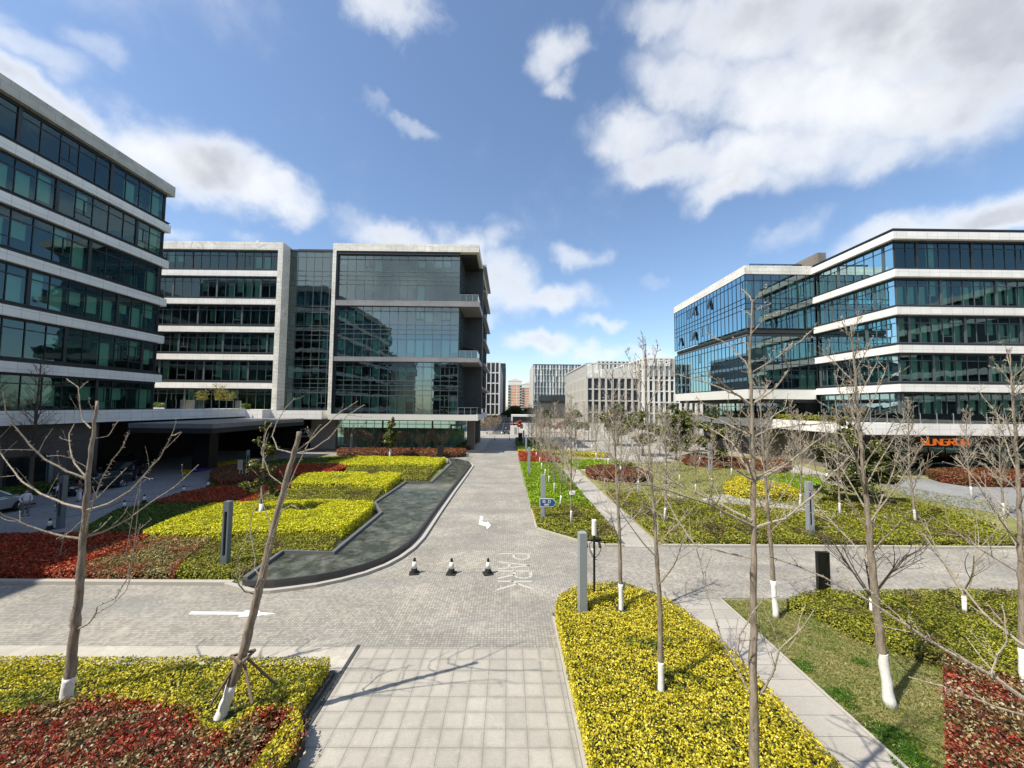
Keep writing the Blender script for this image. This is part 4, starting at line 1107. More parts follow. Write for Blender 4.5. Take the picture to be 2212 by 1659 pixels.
m_ = MB(); m_.box(-13.2, -11.9, 92.9, 93.1, .9, 2.1); m_.box(-9.0, -8.0, 92.9, 93.1, .8, 2.0); m_.build('notice_panel', 'white_paint', gates)
w_ = MB(); w_.box(-45, -14.5, 104, 106, 0, 3.2); tag(w_.build('boundary_wall', 'white_concrete', None, loc=(-30, 105, 0)), 'low white wall seen under the raised corner of the central block', 'wall')
w_ = MB(); w_.box(3, 34, 118, 119, 0, 2.4); tag(w_.build('boundary_wall', 'white_concrete', None, loc=(18, 118, 0)), 'low white wall behind the row of bare trees in the distance', 'wall')

hang_blinds()
# ------------------------------------------------------------------ clipped beds
def bed(label, pix, h, leaf, mat, name='hedge_bed', cat='hedge', **kw):
    return hedge(name, label, cat, GP(pix, h), h, leaf, mat, **kw)
# left foreground: yellow-green hedge with a red bed in front of it
bnd = [(-420, 1560), (0, 1537), (90, 1517), (240, 1498), (340, 1510), (410, 1528), (450, 1566), (500, 1578), (545, 1536), (600, 1522), (645, 1538), (652, 1570), (630, 1620)]
bl_ = GP(bnd, .5)
T_L1 = (-10.62, 9.82); T_L2 = (-6.53, 9.42)
hedge('hedge_bed', 'yellow-green clipped hedge across the left foreground, around two leaning bare trees', 'hedge',
      [(-20, 11.28), (-4.95, 11.28), (-4.95, 6.2)] + [(x, y) for x, y in bl_[::-1] if True] + [(-20, bl_[0][1])], .5, .062, 'leaf_yellowgreen', holes=[(T_L1[0], T_L1[1], .5), (T_L2[0], T_L2[1], .6)], rough_h=.05, up=.5)
hedge('hedge_bed', 'dark red and tan shrub bed in the bottom left corner', 'hedge',
      bl_ + [(-5.25, 6.0), (-5.2, 4.2), (-16, 4.2)], .47, .075, 'leaf_redmix', rough_h=.09, up=.45, fray=.11)
# right foreground island
T3 = (3.94, 10.21); T4 = (4.05, 6.55); T5 = (4.05, 14.08); T6 = (9.88, 10.19); T7 = (9.75, 14.32)
isl_b = [(1.74, 3.6), (1.72, 14.0), (1.95, 14.75), (2.6, 15.35), (3.5, 15.8), (4.7, 15.75), (5.6, 15.0), (6.15, 13.8), (6.5, 12.5), (6.62, 10.4), (6.62, 3.6)]
hedge('hedge_bed', 'bright yellow spindle hedge on the rounded island in the foreground', 'hedge', isl_b, .6, .062, 'leaf_yellow', rough_h=.07, cover=3.0, up=.45, holes=[(T3[0], T3[1], .45), (T4[0], T4[1], .45), (T5[0], T5[1], .5), (2.65, 13.9, .4)])
# right: olive hedge beside the crossing road, red bed in the corner
hc = GP([(1700, 1292), (1735, 1278), (1780, 1272), (1830, 1276), (2020, 1272), (2500, 1276), (2560, 1500), (2212, 1462), (2120, 1432), (2039, 1410), (1994, 1397), (1925, 1375), (1847, 1352), (1790, 1322), (1755, 1305)], .5)
hedge('hedge_bed', 'olive green hedge curving along the road at the right foreground', 'hedge', hc, .5, .07, 'leaf_olive', up=.5, fray=.06, holes=[(13.1, 14.14, .4), (16.5, 14.17, .4)])
rc = GP([(2040, 1412), (2120, 1434), (2212, 1466), (2520, 1560), (2520, 1800), (2050, 1800), (2049, 1640), (2046, 1560)], .4)
hedge('hedge_bed', 'crimson and tan shrub bed in the bottom right corner', 'hedge', rc, .4, .075, 'leaf_redmix', up=.45, rough_h=.08, fray=.07)
# left garden island
bed('dark red bed on the left garden corner, half in shade', [(-330, 1152), (0, 1151), (342, 1147), (300, 1166), (235, 1190), (184, 1214), (165, 1229), (-330, 1226)], .5, .09, 'leaf_red', rough_h=.05)
bed('tan and red drift of shrubs in front of the lime hedge', [(186, 1216), (300, 1170), (346, 1150), (472, 1155), (455, 1168), (405, 1200), (378, 1232), (168, 1231)], .45, .085, 'leaf_tan')
bed('green groundcover bed beside the corner of the pool', [(382, 1232), (408, 1202), (458, 1170), (476, 1155), (560, 1152), (732, 1153), (716, 1185), (610, 1186), (572, 1206), (528, 1232), (440, 1231)], .42, .085, 'leaf_olive', rough_h=.08)
bed('big lime-yellow hedge nearest the pool', [(310, 1144), (380, 1115), (455, 1086), (600, 1080), (700, 1078), (808, 1083), (800, 1096), (768, 1120), (740, 1139), (560, 1141), (470, 1148)], .75, .095, 'leaf_lime', cover=2.8, holes=[(-16.1, 25.6, .6), (-13.5, 26.3, 1.0)])
bed('shaded dark green groundcover beside the drive', [(172, 1146), (250, 1100), (335, 1083), (452, 1084), (378, 1114), (308, 1143)], .35, .10, 'leaf_green')
bed('wide red bed in the middle of the left garden', [(334, 1081), (380, 1066), (450, 1051), (577, 1043), (636, 1042), (585, 1057), (548, 1078), (525, 1082)], .5, .11, 'leaf_red')
bed('olive bed between the two nearer lime hedges', [(540, 1081), (575, 1063), (690, 1049), (830, 1052), (806, 1080), (700, 1076), (600, 1079)], .4, .11, 'leaf_olive', rough_h=.09)
bed('middle lime hedge with a notched end by the pool', [(630, 1042), (652, 1022), (700, 1019), (792, 1019), (798, 1024), (822, 1019), (868, 1021), (835, 1047), (760, 1042), (690, 1041)], .75, .12, 'leaf_lime', cover=2.8)
bed('small pointed red bed below the far lime hedge', [(600, 1006), (640, 1000), (742, 1001), (752, 1005), (716, 1017), (652, 1020), (600, 1024)], .55, .13, 'leaf_red')
bed('rounded rust-coloured bush bed at the drive side of the garden', [(454, 1022), (462, 1011), (500, 1004), (532, 1001), (596, 1003), (596, 1022), (530, 1032), (470, 1036)], .7, .12, 'leaf_rust')
bed('olive bed with a straight pool edge in the far garden', [(755, 1006), (800, 1005), (946, 1006), (922, 1033), (876, 1033), (868, 1019), (745, 1017)], .4, .13, 'leaf_olive', rough_h=.08)
bed('farthest lime hedge at the narrow head of the pool', [(708, 997), (771, 985), (900, 986), (963, 988), (948, 1001), (860, 1001), (750, 1001)], .75, .14, 'leaf_lime', cover=2.8, holes=[(-18.7, 57, 1.4)])
bed('green grass strip behind the pointed red bed', [(560, 1001), (600, 992), (690, 988), (765, 985), (706, 997), (640, 999), (598, 1002)], .12, .16, 'leaf_green')
bed('green strip in front of the rust bushes', [(452, 1048), (505, 1036), (598, 1024), (648, 1022), (628, 1041), (577, 1043)], .2, .12, 'leaf_green')
# planting in front of the central block
bed('low clipped red hedge below the shop windows of the central block', [(728, 971), (736, 966.5), (800, 966), (950, 968), (990, 967), (1006, 969), (1004, 975), (960, 977), (740, 974.5)], .85, .17, 'leaf_rust', rough_h=.04)
bed('yellow flower strip beside the canopy column', [(590 - 0, 1000)] and [(587 - 0, 1000)] and GPIX if False else [(458, 1005), (478, 998), (512, 993), (534, 992), (512, 998), (480, 1004)], .15, .12, 'petal_yellow', name='flower_bed', cat='flowers')
bed('purple flower strip beside the canopy column', [(412, 1016), (430, 1010), (456, 1005), (470, 1006), (445, 1014), (420, 1018)], .15, .12, 'petal_purple', name='flower_bed', cat='flowers')
bed('little yellow flower patch at the foot of the canopy column', [(393, 1021), (400, 1014), (412, 1016), (410, 1021)], .15, .12, 'petal_yellow', name='flower_bed', cat='flowers')
hedge('hedge_bed', 'low green hedge along the brown wall behind the parked cars', 'hedge', RECT(-39.9, -38.3, 26, 38), .8, .14, 'leaf_green')
# right park beds
hedge('hedge_bed', 'olive hedge corner beside the road, around the direction sign', 'hedge', [(1.8, 28.5), (1.86, 24.4), (4.0, 22.2), (5.4, 21.6), (6.25, 21.6), (6.25, 28.5)], .45, .10, 'leaf_olive', rough_h=.10, holes=[(4.05, 24.4, .4)])
hedge('hedge_bed', 'vivid green groundcover along the road past the direction sign', 'hedge', [(1.75, 28.55), (6.25, 28.55), (6.3, 38), (6.2, 50.5), (1.6, 51)], .35, .12, 'leaf_bright', rough_h=.12)
hedge('hedge_bed', 'red block of shrubs beside the road beyond the vivid green bed', 'hedge', [(1.6, 51.3), (5.0, 50.9), (7.0, 52.5), (6.2, 60), (1.6, 60.5)], .6, .15, 'leaf_red', rough_h=.06)
hedge('hedge_bed', 'thin yellow hedge behind the roadside red block', 'hedge', [(1.6, 60.8), (8, 60.5), (15, 57), (15.5, 59), (8, 62.8), (1.6, 63.4)], .6, .16, 'leaf_yellowgreen')
hedge('hedge_bed', 'dark green clipped hedge at the far end of the roadside planting', 'hedge', [(1.6, 64), (7, 64), (7, 84), (1.6, 84)], .8, .2, 'leaf_green')
hedge('hedge_bed', 'green clipped bed right of the path head, by the round red bed', 'hedge', [(8.6, 47), (12, 47.5), (16, 50), (12, 52.5), (8, 52)], .5, .15, 'leaf_bright')
hedge('hedge_bed', 'round red bush bed beside the head of the stone path', 'hedge', [(8.6, 41), (10, 39.2), (12.6, 38.7), (14.6, 40), (15, 43), (13.4, 45.4), (10.5, 45.8), (8.8, 44)], .8, .14, 'leaf_rust')
hedge('hedge_bed', 'long olive hedge beyond the crossing road, right of the stone path', 'hedge', [(8.6, 21.65), (31, 21.65), (29.6, 23.7), (26.5, 25.8), (20, 27.6), (14, 30.5), (8.6, 34)], .45, .105, 'leaf_olive', rough_h=.10, holes=[(10.2, 25.4, .4)])
hedge('hedge_bed', 'olive hedge triangle at the far right beyond the crossing road', 'hedge', [(33.5, 21.65), (60, 21.65), (60, 27), (42, 26), (33, 23.4)], .45, .12, 'leaf_olive', rough_h=.10)
bed('golden yellow shrub bed amid the bare trees of the park', [(1562, 1042), (1578, 1031), (1605, 1027), (1640, 1032), (1700, 1046), (1727, 1058), (1726, 1068), (1690, 1066), (1640, 1066), (1595, 1060), (1566, 1052)], .6, .12, 'leaf_yellow')
bed('bright green bed behind the golden shrub bed', [(1655, 1024), (1710, 1021), (1765, 1030), (1785, 1048), (1735, 1058), (1700, 1042), (1640, 1030)], .3, .13, 'leaf_bright')
bed('long red hedge below the terrace of the right block', [(1472, 984), (1500, 977), (1560, 984), (1640, 992), (1698, 993), (1710, 1000), (1690, 1008), (1600, 1000), (1520, 996), (1480, 992)], .8, .16, 'leaf_rust')
bed('dark red hedge in front of the orange shop letters', [(2000, 1012), (2080, 1009), (2212, 1014), (2500, 1018), (2500, 1036), (2212, 1032), (2090, 1030), (2030, 1022)], 1.0, .15, 'leaf_rust')
hedge('hedge_bed', 'olive bed round the big evergreen tree on the right', 'hedge', GP([(1790, 1062), (1850, 1070), (1960, 1078), (2060, 1105), (2150, 1130), (2150, 1152), (2060, 1150), (1900, 1115), (1760, 1092)], .3), .3, .12, 'leaf_olive', rough_h=.1)
# round shrubs along the pavement under the raised corner
shr = []
for i in range(9):
    y = 66.8 + i * 2.25
    shr.append((-8.0 + .10 * i, y))
for i, (x, y) in enumerate(shr):
    nth = ('nearest', 'second', 'third', 'fourth', 'fifth', 'sixth', 'seventh', 'eighth', 'farthest')[i]
    o = thing('round_shrub', '%s of the clipped dark round shrubs under the raised corner of the central block' % nth, 'shrub', (x, y, 0), group='round shrubs under the raised corner')
    q = RNG.normal(size=(1100, 3)); q /= np.linalg.norm(q, axis=1)[:, None]; q[:, 2] = np.abs(q[:, 2])
    leaves_mesh('foliage', np.array([x, y, .15]) + q * np.array([1.1, 1.1, .95]) * (1 - .12 * RNG.random((1100, 1))), .2, 'leaf_green', o, nrm=q, up=.3)
    m_ = MB(); m_.lathe((x, y, 0), [(.85, 0), (.95, .4), (.6, .8), (.1, .95)], 10); m_.build('inner_mass', 'soil', o)
hedge('hedge_bed', 'low red hedge edging the row of round shrubs', 'hedge', [(-6.95, 66.5), (-6.5, 66.5), (-6.3, 87), (-6.75, 87)], .6, .15, 'leaf_rust')

# grass blades as ground cover
def grass(poly, dens, size, mat, label, z=.03, hh=.05):
    N = int(area(poly) * dens); q = sample_poly(poly, N)
    o = leaves_mesh('grass', np.column_stack([q, z + RNG.random(N) * hh]), size, mat, up=.1, aspect=.22, loc=(q[:, 0].mean(), q[:, 1].mean(), 0))
    tag(o, label, 'grass', kind='stuff')
grass([(8.52, 3.6), (8.52, 15.6), (12.0, 15.5), (12.6, 14.1), (13.7, 12.8), (13.7, 12.3), (10.3, 8.9), (9.4, 5), (9.2, 3.6)], 900, .085, 'grass_dry', 'short dry winter lawn between the straight path and the olive hedge')
grass([(8.7, 34.2), (14, 30.8), (20, 28), (26.5, 26), (33, 26.5), (40, 30), (38, 42), (30, 50), (16, 56), (8, 52), (13, 46), (15, 43), (14, 39.5), (9, 39)], 42, .20, 'grass_dry', 'tufted dry lawn among the scattered bare trees of the park', hh=.08)
for i, (u, v, r_, n_, lb) in enumerate(((1818, 1508, .36, 1500, 'dark green grass tuft at the path edge, left of the whitewashed tree'), (1736, 1440, .26, 900, 'small dark green grass tuft at the path edge, farthest up the lawn'), (1925, 1595, .5, 2200, 'large sprawling green grass patch in front of the whitewashed tree'), (1965, 1640, .45, 1500, 'green grass patch at the bottom edge of the lawn'), (1768, 1320, .2, 350, 'tiny dark tuft on the lawn below the black pylon'), (1860, 1432, .2, 350, 'faint green tuft in the middle of the dry lawn'))):
    x, y = G(u, v)
    a = RNG.random(n_) * 6.283; rr_ = r_ * np.sqrt(RNG.random(n_)) * (1 + .25 * np.sin(3 * a + i))
    p_ = np.column_stack([x + rr_ * np.cos(a), y + rr_ * np.sin(a) * 1.1, .03 + (r_ - rr_).clip(0) * .25 * RNG.random(n_)])
    tag(leaves_mesh('grass_tuft', p_, .12, 'grass_green', up=.05, aspect=.13, loc=(x, y, 0), nrm=np.column_stack([np.cos(a), np.sin(a), np.zeros(n_)])), lb, 'grass', group='grass tufts on the lawn')

# ------------------------------------------------------------------ bare trees
def limb(mb, p, d, length, r0, r1, rnd, seg=6, up=.25, wig=.12, n=4):
    """one curved branch; returns its points and radii"""
    pts = [p.copy()]; rad = [r0]; d = d.normalized()
    for k in range(seg):
        d = (d + Vector((rnd.uniform(-1, 1), rnd.uniform(-1, 1), rnd.uniform(-1, 1))) * wig + Vector((0, 0, up / seg))).normalized()
        pts.append(pts[-1] + d * (length / seg)); rad.append(r0 + (r1 - r0) * (k + 1) / seg)
    mb.tube(pts, rad, n, cap=False)
    return pts, rad
def twigs(mb, pts, rad, rnd, count, frac, length, n=3, spur=0, depth=1, rmin=.0035):
    L = sum((b - a).length for a, b in zip(pts[:-1], pts[1:]))
    for _ in range(count):
        t = rnd.uniform(.2, .98) * (len(pts) - 1); k = min(int(t), len(pts) - 2); f = t - k
        p = pts[k].lerp(pts[k + 1], f); d = (pts[k + 1] - pts[k]).normalized()
        s = Vector((rnd.uniform(-1, 1), rnd.uniform(-1, 1), rnd.uniform(-.5, 1)))
        s = (s - d * s.dot(d)); s.normalize()
        l = length * rnd.uniform(.45, 1.1) * (1 - .45 * t / len(pts)); r = max(rmin, rad[k] * .45)
        q, rq = limb(mb, p, d * .75 + s * rnd.uniform(.6, 1.0), l, r, rmin * .8, rnd, 4, .25, .14, n)
        if depth > 1: twigs(mb, q, rq, rnd, max(1, count // 3), frac, l * .5, 3, 0, depth - 1, rmin)
        if spur: spurs(mb, q, rq, rnd, spur * .7)
def spurs(mb, pts, rad, rnd, every=.12):
    for k in range(len(pts) - 1):
        a, b = pts[k], pts[k + 1]; L = (b - a).length; m = int(L * every)
        d = (b - a).normalized()
        for _ in range(max(1, m)):
            p = a.lerp(b, rnd.random()); s = Vector((rnd.uniform(-1, 1), rnd.uniform(-1, 1), rnd.uniform(-1, 1))); s = (s - d * s.dot(d)).normalized()
            e = p + s * (rad[k] + rnd.uniform(.018, .05)) + d * .01
            mb.tube([p, e], [.007, .004], 3, cap=False)
def lerp_path(path, t):
    k = min(int(t * (len(path) - 1)), len(path) - 2); f = t * (len(path) - 1) - k
    return path[k].lerp(path[k + 1], f)
def even(path, n=14):
    L = [0.0]
    for a, b_ in zip(path[:-1], path[1:]): L.append(L[-1] + (b_ - a).length)
    out = []
    for k in range(n + 1):
        s = L[-1] * k / n; i = max(j for j in range(len(L)) if L[j] <= s + 1e-9); i = min(i, len(path) - 2)
        out.append(path[i].lerp(path[i + 1], (s - L[i]) / (L[i + 1] - L[i])))
    return out
def ginkgo(name, label, path, r0, r1, seed, wash=1.0, zc=2.0, branch=2.2, nb=16, detail=2, group=None, traced=(), topcut=False, twn=5, bark='bark', el=(30, 52), shape=1.0, tf=3.6):
    rnd = random.Random(seed)
    if path[0].z > 0:      # carry the lean of the lowest visible length down to the soil
        d_ = path[1] - path[0]; path = [path[0] - d_ * (path[0].z / d_.z)] + path
    base = path[0]; path = even(path)
    root = thing(name, label, 'tree', (base.x, base.y, 0), group=group)
    # trunk: resample with slight knots
    pts = []; rad = []; n_ = 44 if detail > 1 else 8
    for k in range(n_ + 1):
        t = k / n_; p = lerp_path(path, t); j = r0 * .12 if detail > 1 else 0
        pts.append(p + Vector((rnd.uniform(-j, j), rnd.uniform(-j, j), 0))); rad.append((r0 + (r1 - r0) * t ** .85) * (1 + ((.08 * rnd.random() + (.13 if k % 6 == seed % 6 else 0)) if detail > 1 else 0)) * (1.25 if k == 0 else 1))
    tr = MB(); tr.tube(pts, rad, 10 if detail > 1 else 6, cap=True)
    if detail > 1:
        for _ in range(26):
            t = rnd.uniform(.1, .98); p = lerp_path(pts, t); a = rnd.uniform(0, 6.28); r = r0 + (r1 - r0) * t
            e = p + Vector((math.cos(a), math.sin(a), .3)) * (r + rnd.uniform(.01, .035)); tr.tube([p, e], [r * .35, .007], 4)
    tr.build('trunk', bark, root, smooth=True)
    if wash:
        wp = []; wr = []
        zw = base.z + wash
        for p, r in zip(pts, rad):
            if p.z < zw: wp.append(p); wr.append(r + .004)
        k = len(wp)
        if k < len(pts) and k > 0:
            f = (zw - pts[k - 1].z) / (pts[k].z - pts[k - 1].z); wp.append(pts[k - 1].lerp(pts[k], f)); wr.append(rad[k - 1] + .004)
        w_ = MB(); w_.tube(wp, wr, 12 if detail > 1 else 6, cap=True); w_.build('whitewash_coat', 'whitewash', root, smooth=True)
    br = MB(); H = pts[-1].z - base.z
    if not traced or nb:
        az = rnd.uniform(0, 6.28)
        for k in range(nb):
            t = (zc / H) + (1 - zc / H) * ((k + rnd.random() * .6) / nb) * .97
            t = min(t, .98); p = lerp_path(pts, t); r = (r0 + (r1 - r0) * t ** .85)
            az += 2.4 + rnd.uniform(-.4, .4); e = math.radians(rnd.uniform(*el) + 18 * t)
            d = Vector((math.cos(az) * math.cos(e), math.sin(az) * math.cos(e), math.sin(e)))
            l = branch * (1.0 - .72 * ((t - zc / H) / (1 - zc / H)) ** shape) * rnd.uniform(.6, 1.12)
            q, rq = limb(br, p, d, l, max(.013, r * .42), .007 if detail > 1 else .013, rnd, 7 if detail > 1 else 5, .35, .09, 5 if detail > 1 else 3)
            twigs(br, q, rq, rnd, twn, .5, l * .45, 3, 9 if detail > 1 else 0, 2 if detail > 1 else 1, .0058 if detail > 1 else .0105)
            if detail > 1: spurs(br, q, rq, rnd, 11)
    for (pix, Y0, dY, rb) in traced:
        q = [P(u, v, Y0 + dY * i / max(1, len(pix) - 1)) for i, (u, v) in enumerate(pix)]
        qs = []
        for a, b_ in zip(q[:-1], q[1:]):
            for s_ in range(3): qs.append(a.lerp(b_, s_ / 3) + Vector((rnd.uniform(-1, 1), rnd.uniform(-1, 1), rnd.uniform(-1, 1))) * .008)
        qs.append(q[-1]); rq = [rb + (.008 - rb) * (i / (len(qs) - 1)) ** .8 for i in range(len(qs))]
        br.tube(qs, rq, 6, cap=True); spurs(br, qs, rq, rnd, 14)
        L = sum((b_ - a).length for a, b_ in zip(q[:-1], q[1:]))
        twigs(br, qs, rq, rnd, int(L * tf), .5, min(.8, L * .4), 3, 11, 1, .0058)
    if br.v: br.build('branches', 'twig_bark', root)
    return root

zS = .8067
def Z3(l): return [(x * zS, 768 + y * zS) for x, y in l]
def Z4(l): return [((2600 + x / 2.765) / 1.8228, (1400 + y / 2.765) / 1.8228) for x, y in l]
def Z5(l): return [((2500 + x / .8467) / 1.8228, (1900 + y / .8467) / 1.8228) for x, y in l]
def Z6(l): return [((3032 + x / 1.795) / 1.8228, (2100 + y / 1.795) / 1.8228) for x, y in l]
# T1 -- left foreground, sawn-off top
Y = 9.82
p1 = [P(u, v, Y) for u, v in ((143.5, 1503), (153, 1446), (161, 1365), (173, 1252), (179, 1163), (190, 1034), (200, 950), (211, 866))]
ginkgo('bare_tree', 'bare tree with sawn-off top and upswept limbs in the left foreground hedge', p1, .12, .03, 1, wash=.95, nb=0, tf=1.5, traced=[
    (Z3([(222, 492), (150, 480), (90, 462), (40, 440), (2, 425), (-20, 400)]), Y, -.8, .033),
    (Z3([(224, 410), (170, 397), (110, 370), (60, 338), (30, 300), (0, 262), (-14, 200)]), Y, .7, .033),
    (Z3([(230, 330), (180, 310), (120, 278), (80, 240), (40, 190), (15, 150), (8, 95)]), Y, -.5, .032),
    (Z3([(232, 326), (200, 290), (187, 250), (185, 210), (200, 180)]), Y, .8, .022),
    (Z3([(243, 195), (222, 175), (213, 125), (210, 85), (178, 62)]), Y, .3, .02),
    (Z3([(212, 90), (224, 78), (237, 68)]), Y + .3, .1, .008), (Z3([(250, 150), (240, 130), (238, 112)]), Y, -.2, .008),
    (Z3([(225, 487), (280, 470), (340, 440), (400, 395), (470, 350), (532, 292)]), Y, .9, .028),
    (Z3([(228, 415), (290, 397), (350, 362), (395, 310), (430, 270), (450, 232), (458, 215), (486, 205)]), Y, -.8, .026),
    (Z3([(228, 478), (245, 400), (270, 335), (300, 280), (330, 245), (342, 205)]), Y, -.9, .02),
    (Z3([(232, 398), (262, 380), (300, 340), (340, 300)]), Y, .7, .012),
    (Z3([(222, 490), (270, 462), (300, 430)]), Y, .5, .018),
    (Z3([(203, 737), (240, 715), (257, 692), (261, 670)]), Y, -.3, .03), (Z3([(261, 672), (310, 650), (345, 590), (360, 520), (376, 450)]), Y - .3, -.3, .013),
    (Z3([(259, 690), (300, 668), (338, 630), (352, 590)]), Y - .3, .3, .012),
    (Z3([(240, 225), (290, 215), (320, 170)]), Y, .4, .010), (Z3([(235, 300), (190, 275), (160, 268), (125, 270)]), Y, -.4, .010),
    (Z3([(247, 160), (290, 150)]), Y, .2, .007), (Z3([(222, 440), (190, 470), (150, 492)]), Y, -.4, .008)])
# T2 -- leaning tree on stakes
Y = 9.42
p2 = [P(u, v, Y) for u, v in ((482, 1532), (524, 1413), (557, 1284), (593, 1131), (629, 1002), (647, 933))]
ginkgo('bare_tree', 'leaning bare tree propped on three wooden stakes in the left foreground hedge', p2, .115, .048, 2, wash=1.05, nb=0, tf=1.0, traced=[
    (Z3([(690, 640), (655, 632), (635, 605), (632, 570), (638, 530), (660, 500), (672, 478)]), Y, -.5, .018),
    (Z3([(700, 592), (682, 572), (684, 545), (676, 500), (668, 460), (680, 400), (720, 362)]), Y, .4, .017),
    (Z3([(728, 472), (716, 430), (704, 395), (700, 350)]), Y, .4, .012),
    (Z3([(785, 262), (742, 250), (730, 215), (740, 180), (765, 140), (791, 113)]), Y, .6, .018),
    (Z3([(790, 257), (830, 228), (870, 190), (900, 160), (958, 122)]), Y, .8, .018), (Z3([(792, 262), (840, 250), (880, 222), (930, 160), (975, 132)]), Y, -.6, .016),
    (Z3([(762, 350), (722, 320), (700, 260), (712, 205), (728, 180)]), Y, .5, .013), (Z3([(690, 640), (730, 480), (780, 330), (835, 215), (858, 185)]), Y, -.9, .016),
    (Z3([(700, 585), (650, 560), (640, 600)]), Y, -.3, .006), (Z3([(745, 420), (780, 400), (800, 410)]), Y, -.3, .006)])
st = thing('tree_stakes', 'tripod of wooden stakes clamped round the leaning tree', 'stakes', (-6.53, 9.42, 0))
jx = P(524, 1413, Y)
for (u, v, yy) in ((455, 1522, 9.2), (545, 1520, 8.9), (598, 1480, 10.0)):
    e = P(u, v, yy); e.z = .25 if e.z < .25 else e.z
    m_ = MB(); m_.tube([e, e.lerp(jx, .95) + (e - jx).normalized() * .02], .030, 8); m_.build('stake', 'wood_stake', st)
m_ = MB()
for a in range(3):
    an = a * 2.09; c_ = jx + Vector((0, 0, -.05)); d_ = Vector((math.cos(an), math.sin(an), 0)); e_ = Vector((-d_.y, d_.x, 0))
    m_.bar(c_ + d_ * .14 - e_ * .24, c_ + d_ * .14 + e_ * .24, .05, .05)
m_.build('clamp_bars', 'wood_stake', st)
# T4 -- nearest tree, right of centre, its foot below the frame
Y = 6.55
p4 = [P(u, v, Y) for u, v in ((1628, 1659), (1627, 1450), (1628, 1250))] + [P(u, v, Y) for u, v in Z4([(1020, 1659), (1015, 1370), (1000, 900), (992, 550), (985, 180), (962, 0)])] + [P((2600 + x / 2.765) / 1.8228, (850 + y / 2.765) / 1.8228, Y) for x, y in ((965, 1600), (990, 1200), (1006, 940))]
tr4 = [(Z4(l), Y, dy, r) for l, dy, r in [
    ([(985, 530), (850, 440), (700, 370), (500, 290), (330, 250), (150, 195)], .5, .02), ([(985, 545), (800, 400), (640, 280), (540, 235), (430, 200)], -.4, .018),
    ([(1015, 512), (1150, 380), (1190, 250)], .3, .012), ([(1015, 522), (1200, 400), (1320, 270), (1395, 150), (1345, 0), (1340, -60)], -.5, .018),
    ([(990, 185), (920, 60), (800, -60), (690, -150), (500, -250)], .5, .013), ([(995, 182), (1130, 110), (1300, 0), (1340, -30), (1430, -130)], .4, .014),
    ([(1340, -40), (1440, -90), (1560, -190), (1640, -270)], .4, .008),
    ([(1000, 882), (850, 800), (600, 690), (400, 640), (300, 640)], .6, .021), ([(1000, 868), (800, 720), (640, 570), (440, 520)], -.6, .018),
    ([(1010, 882), (1100, 780), (1240, 650), (1385, 565)], .7, .018), ([(1015, 892), (1180, 800), (1500, 760), (1900, 730)], -.6, .016),
    ([(1005, 1312), (900, 1150), (780, 950), (600, 830), (420, 740)], .9, .02), ([(1000, 1352), (800, 1230), (640, 1150), (500, 1000)], -.5, .018),
    ([(1030, 1365), (1200, 1280), (1380, 1180), (1560, 1040), (1700, 930), (1850, 820)], .8, .024), ([(1030, 1332), (1150, 1270), (1350, 1170), (1430, 1010)], -.5, .014),
    ([(1010, 1340), (960, 1180), (860, 1020), (790, 930)], -.9, .018)]]
tr4 += [(Z5(l), Y, dy, r) for l, dy, r in [
    ([(392, 128), (300, 80), (130, 0), (0, -60)], .8, .028), ([(400, 150), (500, 120), (600, 40), (640, -10), (720, -90)], -.7, .026),
    ([(385, 250), (200, 210), (140, 120), (90, 30)], .8, .016), ([(383, 700), (350, 640), (290, 520), (245, 380), (205, 220)], .5, .018),
    ([(418, 708), (460, 640), (480, 560), (560, 480), (600, 420)], -.4, .018), ([(375, 640), (345, 560), (350, 510), (390, 440), (430, 380)], -.4, .012), ([(395, 145), (240, 70), (60, 10), (-40, 0)], -.8, .026)]]
top4 = [([(1006, 940), (960, 870), (880, 795)], .3, .009), ([(1006, 945), (1080, 860), (1165, 795)], -.3, .009), ([(1003, 1060), (1100, 990), (1205, 955)], .3, .009), ([(992, 1085), (940, 1040), (880, 1022)], .2, .008), ([(985, 1290), (1080, 1180), (1150, 1095), (1310, 1040)], -.4, .011), ([(970, 1390), (900, 1370), (840, 1385)], .3, .007)]
tr4 += [([((2600 + x / 2.765) / 1.8228, (850 + y / 2.765) / 1.8228) for x, y in l], Y, dy, r) for l, dy, r in top4]
ginkgo('bare_tree', 'tall bare tree nearest the viewer right of centre, rising out of the yellow hedge', p4, .088, .012, 4, wash=1.1, nb=0, traced=tr4)
# T3, T5 in the yellow island; T6, T7 on the lawn; T8 at the right edge
def up(base, pts, Y): return [P(u, v, Y) for u, v in pts]
ginkgo('bare_tree', 'slim bare whitewashed tree in the middle of the yellow island hedge', up(T3, [(1428, 1470), (1425, 1300), (1416, 1150), (1404, 1000), (1396, 860), (1394, 735)], 10.21), .078, .010, 5, wash=1.1, nb=19, zc=2.9, branch=2.7, twn=7)
ginkgo('bare_tree', 'slim bare whitewashed tree at the far tip of the yellow island hedge', up(T5, [(1341, 1290), (1338, 1150), (1330, 1000), (1324, 890), (1322, 800)], 14.08), .082, .010, 6, wash=1.3, nb=22, zc=2.7, branch=2.6, twn=7)
ginkgo('bare_tree', 'leaning bare tree with thick whitewashed foot on the dry lawn', up(T6, [(1923, 1520), (1905, 1405), (1890, 1290), (1876, 1130), (1860, 960), (1850, 850), (1838, 700)], 10.19), .115, .012, 7, wash=1.35, nb=21, zc=3.4, branch=3.0, twn=8)
